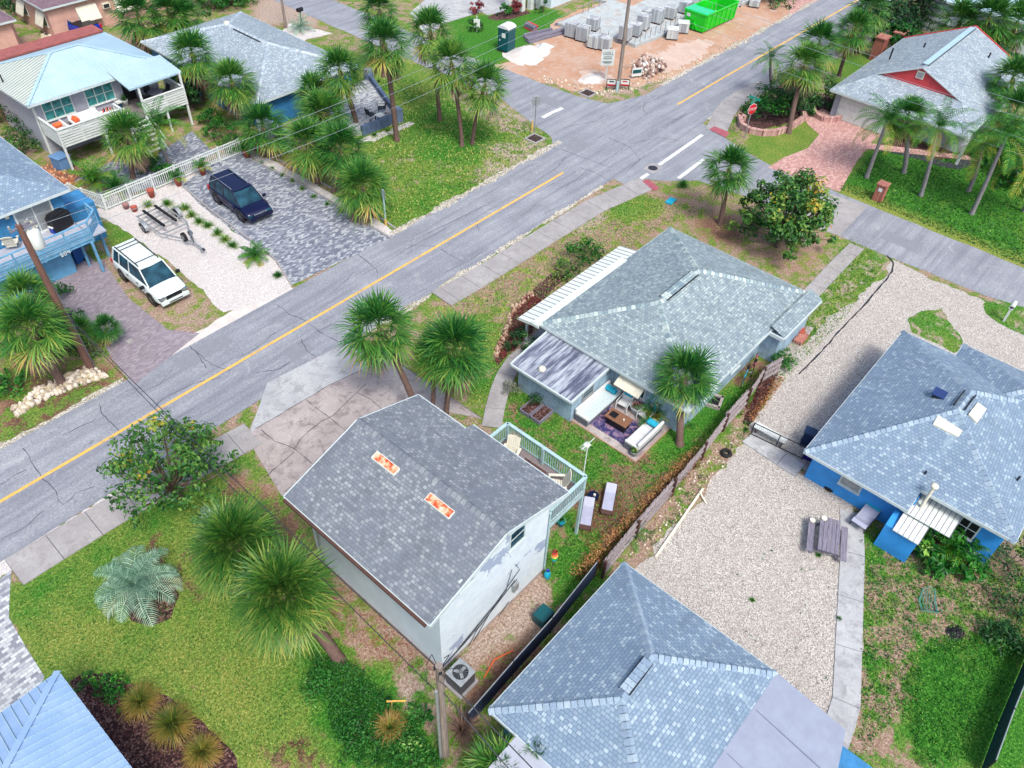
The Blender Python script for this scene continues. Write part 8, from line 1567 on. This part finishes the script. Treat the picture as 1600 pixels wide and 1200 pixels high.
# raised-house balcony furniture
z = 2.0
sofa('light grey balcony sofa with orange and striped cushions on the white raised house', (20.6, 57.4), math.pi, 2.1, 'cushion', pil=(1,), name='balcony_sofa').location.z = z; sofa('white daybed with orange pillows at the left end of the white balcony', (18.6, 57.0), math.radians(90), 1.6, 'cushion', pil=(1,), name='balcony_sofa').location.z = z
for o in bpy.data.objects:
    if o.name.startswith('balcony_sofa'):
        for c_ in o.children:
            if c_.name.startswith('cushion'): c_.data.materials[0] = MT['orange']
table('round white low table on the white balcony', (20.0, 56.3), .35, .4, 'white', 'white', z); table('round bistro table under the porch roof of the white raised house', (26.0, 57.2), .55, .72, 'wood_grey', 'dark_metal', z)
for k, (x, y, a) in enumerate(((25.3, 57.2, 0), (26.8, 57.3, 3.1), (26.0, 58.1, -1.5))): patio_chair(['dark chair left of the bistro table', 'dark chair right of the bistro table', 'dark chair behind the bistro table'][k], (x, y), a, 'dark_metal', 'dark_metal', 'bistro chairs under the porch roof', z=z)
T = thing('bottle_table', 'small white balcony table crowded with orange and dark bottles', 'table', (22.1, 57.2, z), 0, None, True); MB().ob((0, 0, .5), (.8, .6, .05)).build('tabletop', 'white', T)
for x, y in ((-.35, -.25), (.35, -.25), (-.35, .25), (.35, .25)): MB().box(x - .03, y - .03, 0, x + .03, y + .03, .48).build('leg', 'white', T)
for k in range(5): tag(MB().lathe((21.85 + .13 * k, 57.15 + .07 * (k % 2), z + .535), [(.05, 0), (.05, .18), (.02, .26), (0, .3)], 8).build('bottle', ('red', 'black', 'orange', 'wood_dark', 'red')[k]), ['red bottle at the left of the balcony bottle row', 'black bottle, second in the balcony bottle row', 'orange bottle in the middle of the balcony bottle row', 'brown bottle, fourth in the balcony bottle row', 'red bottle at the right end of the balcony bottle row'][k], 'bottle')
T = thing('lantern', 'white lantern stool on the balcony by the dark door', 'lantern', (23.4, 57.9, z)); MB().box(23.2, 57.7, z, 23.6, 58.1, z + .1).build('base', 'white', T); MB().box(23.24, 57.74, z + .1, 23.56, 58.06, z + .5).build('glass_body', 'glass', T); MB().box(23.2, 57.7, z + .5, 23.6, 58.1, z + .6).build('top', 'white', T)
pot('potted leafy plant beside the dark door of the white raised house', (24.0, 58.2), .25, .4, 'white', z, 'blade', .6, 'tuft', seed=31)
# blue-deck furniture
def slatchair(label, p, rz, z): T = adirondack(label, p, rz, z, 'cream slatted chairs on the blue deck'); T['category'] = 'chair'; return T
dz = 2.46; p = G(38, 366, dz); slatchair('cream slatted chair in front of the sliding door on the blue deck', (p.x + .5, p.y - .2), math.radians(60), dz); p = G(5, 395, dz); slatchair('cream slatted chair at the left edge of the blue deck', (p.x + .6, p.y), math.radians(60), dz)
p = G(112, 350, dz); T = thing('covered_grill', 'large grill under a black cover on the blue deck', 'grill', (min(p.x, 12.9), p.y, dz), .3, None, True); MB().ob((0, 0, .5), (1.3, .7, 1.0)).build('cover', 'black', T, bevel=.12); MB().ob((-.05, 0, 1.05), (1.0, .5, .15)).build('lid', 'black', T, bevel=.06)
p = G(89, 350, dz); T = thing('round_grill', 'black round kettle grill beside the sliding door', 'grill', (p.x, p.y, dz), 0, None, True); MB().lathe((0, 0, .5), [(0, 0), (.2, .05), (.3, .2), (.3, .26), (.2, .4), (0, .45)], 14).build('bowl', 'black', T)
for k in range(3): a = k * 2.09; MB().bar((.2 * math.cos(a), .2 * math.sin(a), 0), (.12 * math.cos(a), .12 * math.sin(a), .56), .03).build('leg', 'dark_metal', T)
p = G(85, 360, dz); T = thing('cooler', 'small blue and white cooler box on the blue deck', 'cooler', (p.x, p.y - .2, dz), .3, None, True); MB().ob((0, 0, .2), (.5, .35, .38)).build('body', 'car_blue', T, bevel=.03); MB().ob((0, 0, .42), (.54, .39, .08)).build('lid', 'white', T, bevel=.02)
p = G(360, 168); tyre('dark round tyre swing leaning in front of the upper blue wall', p, .5, .05)
"""end"""
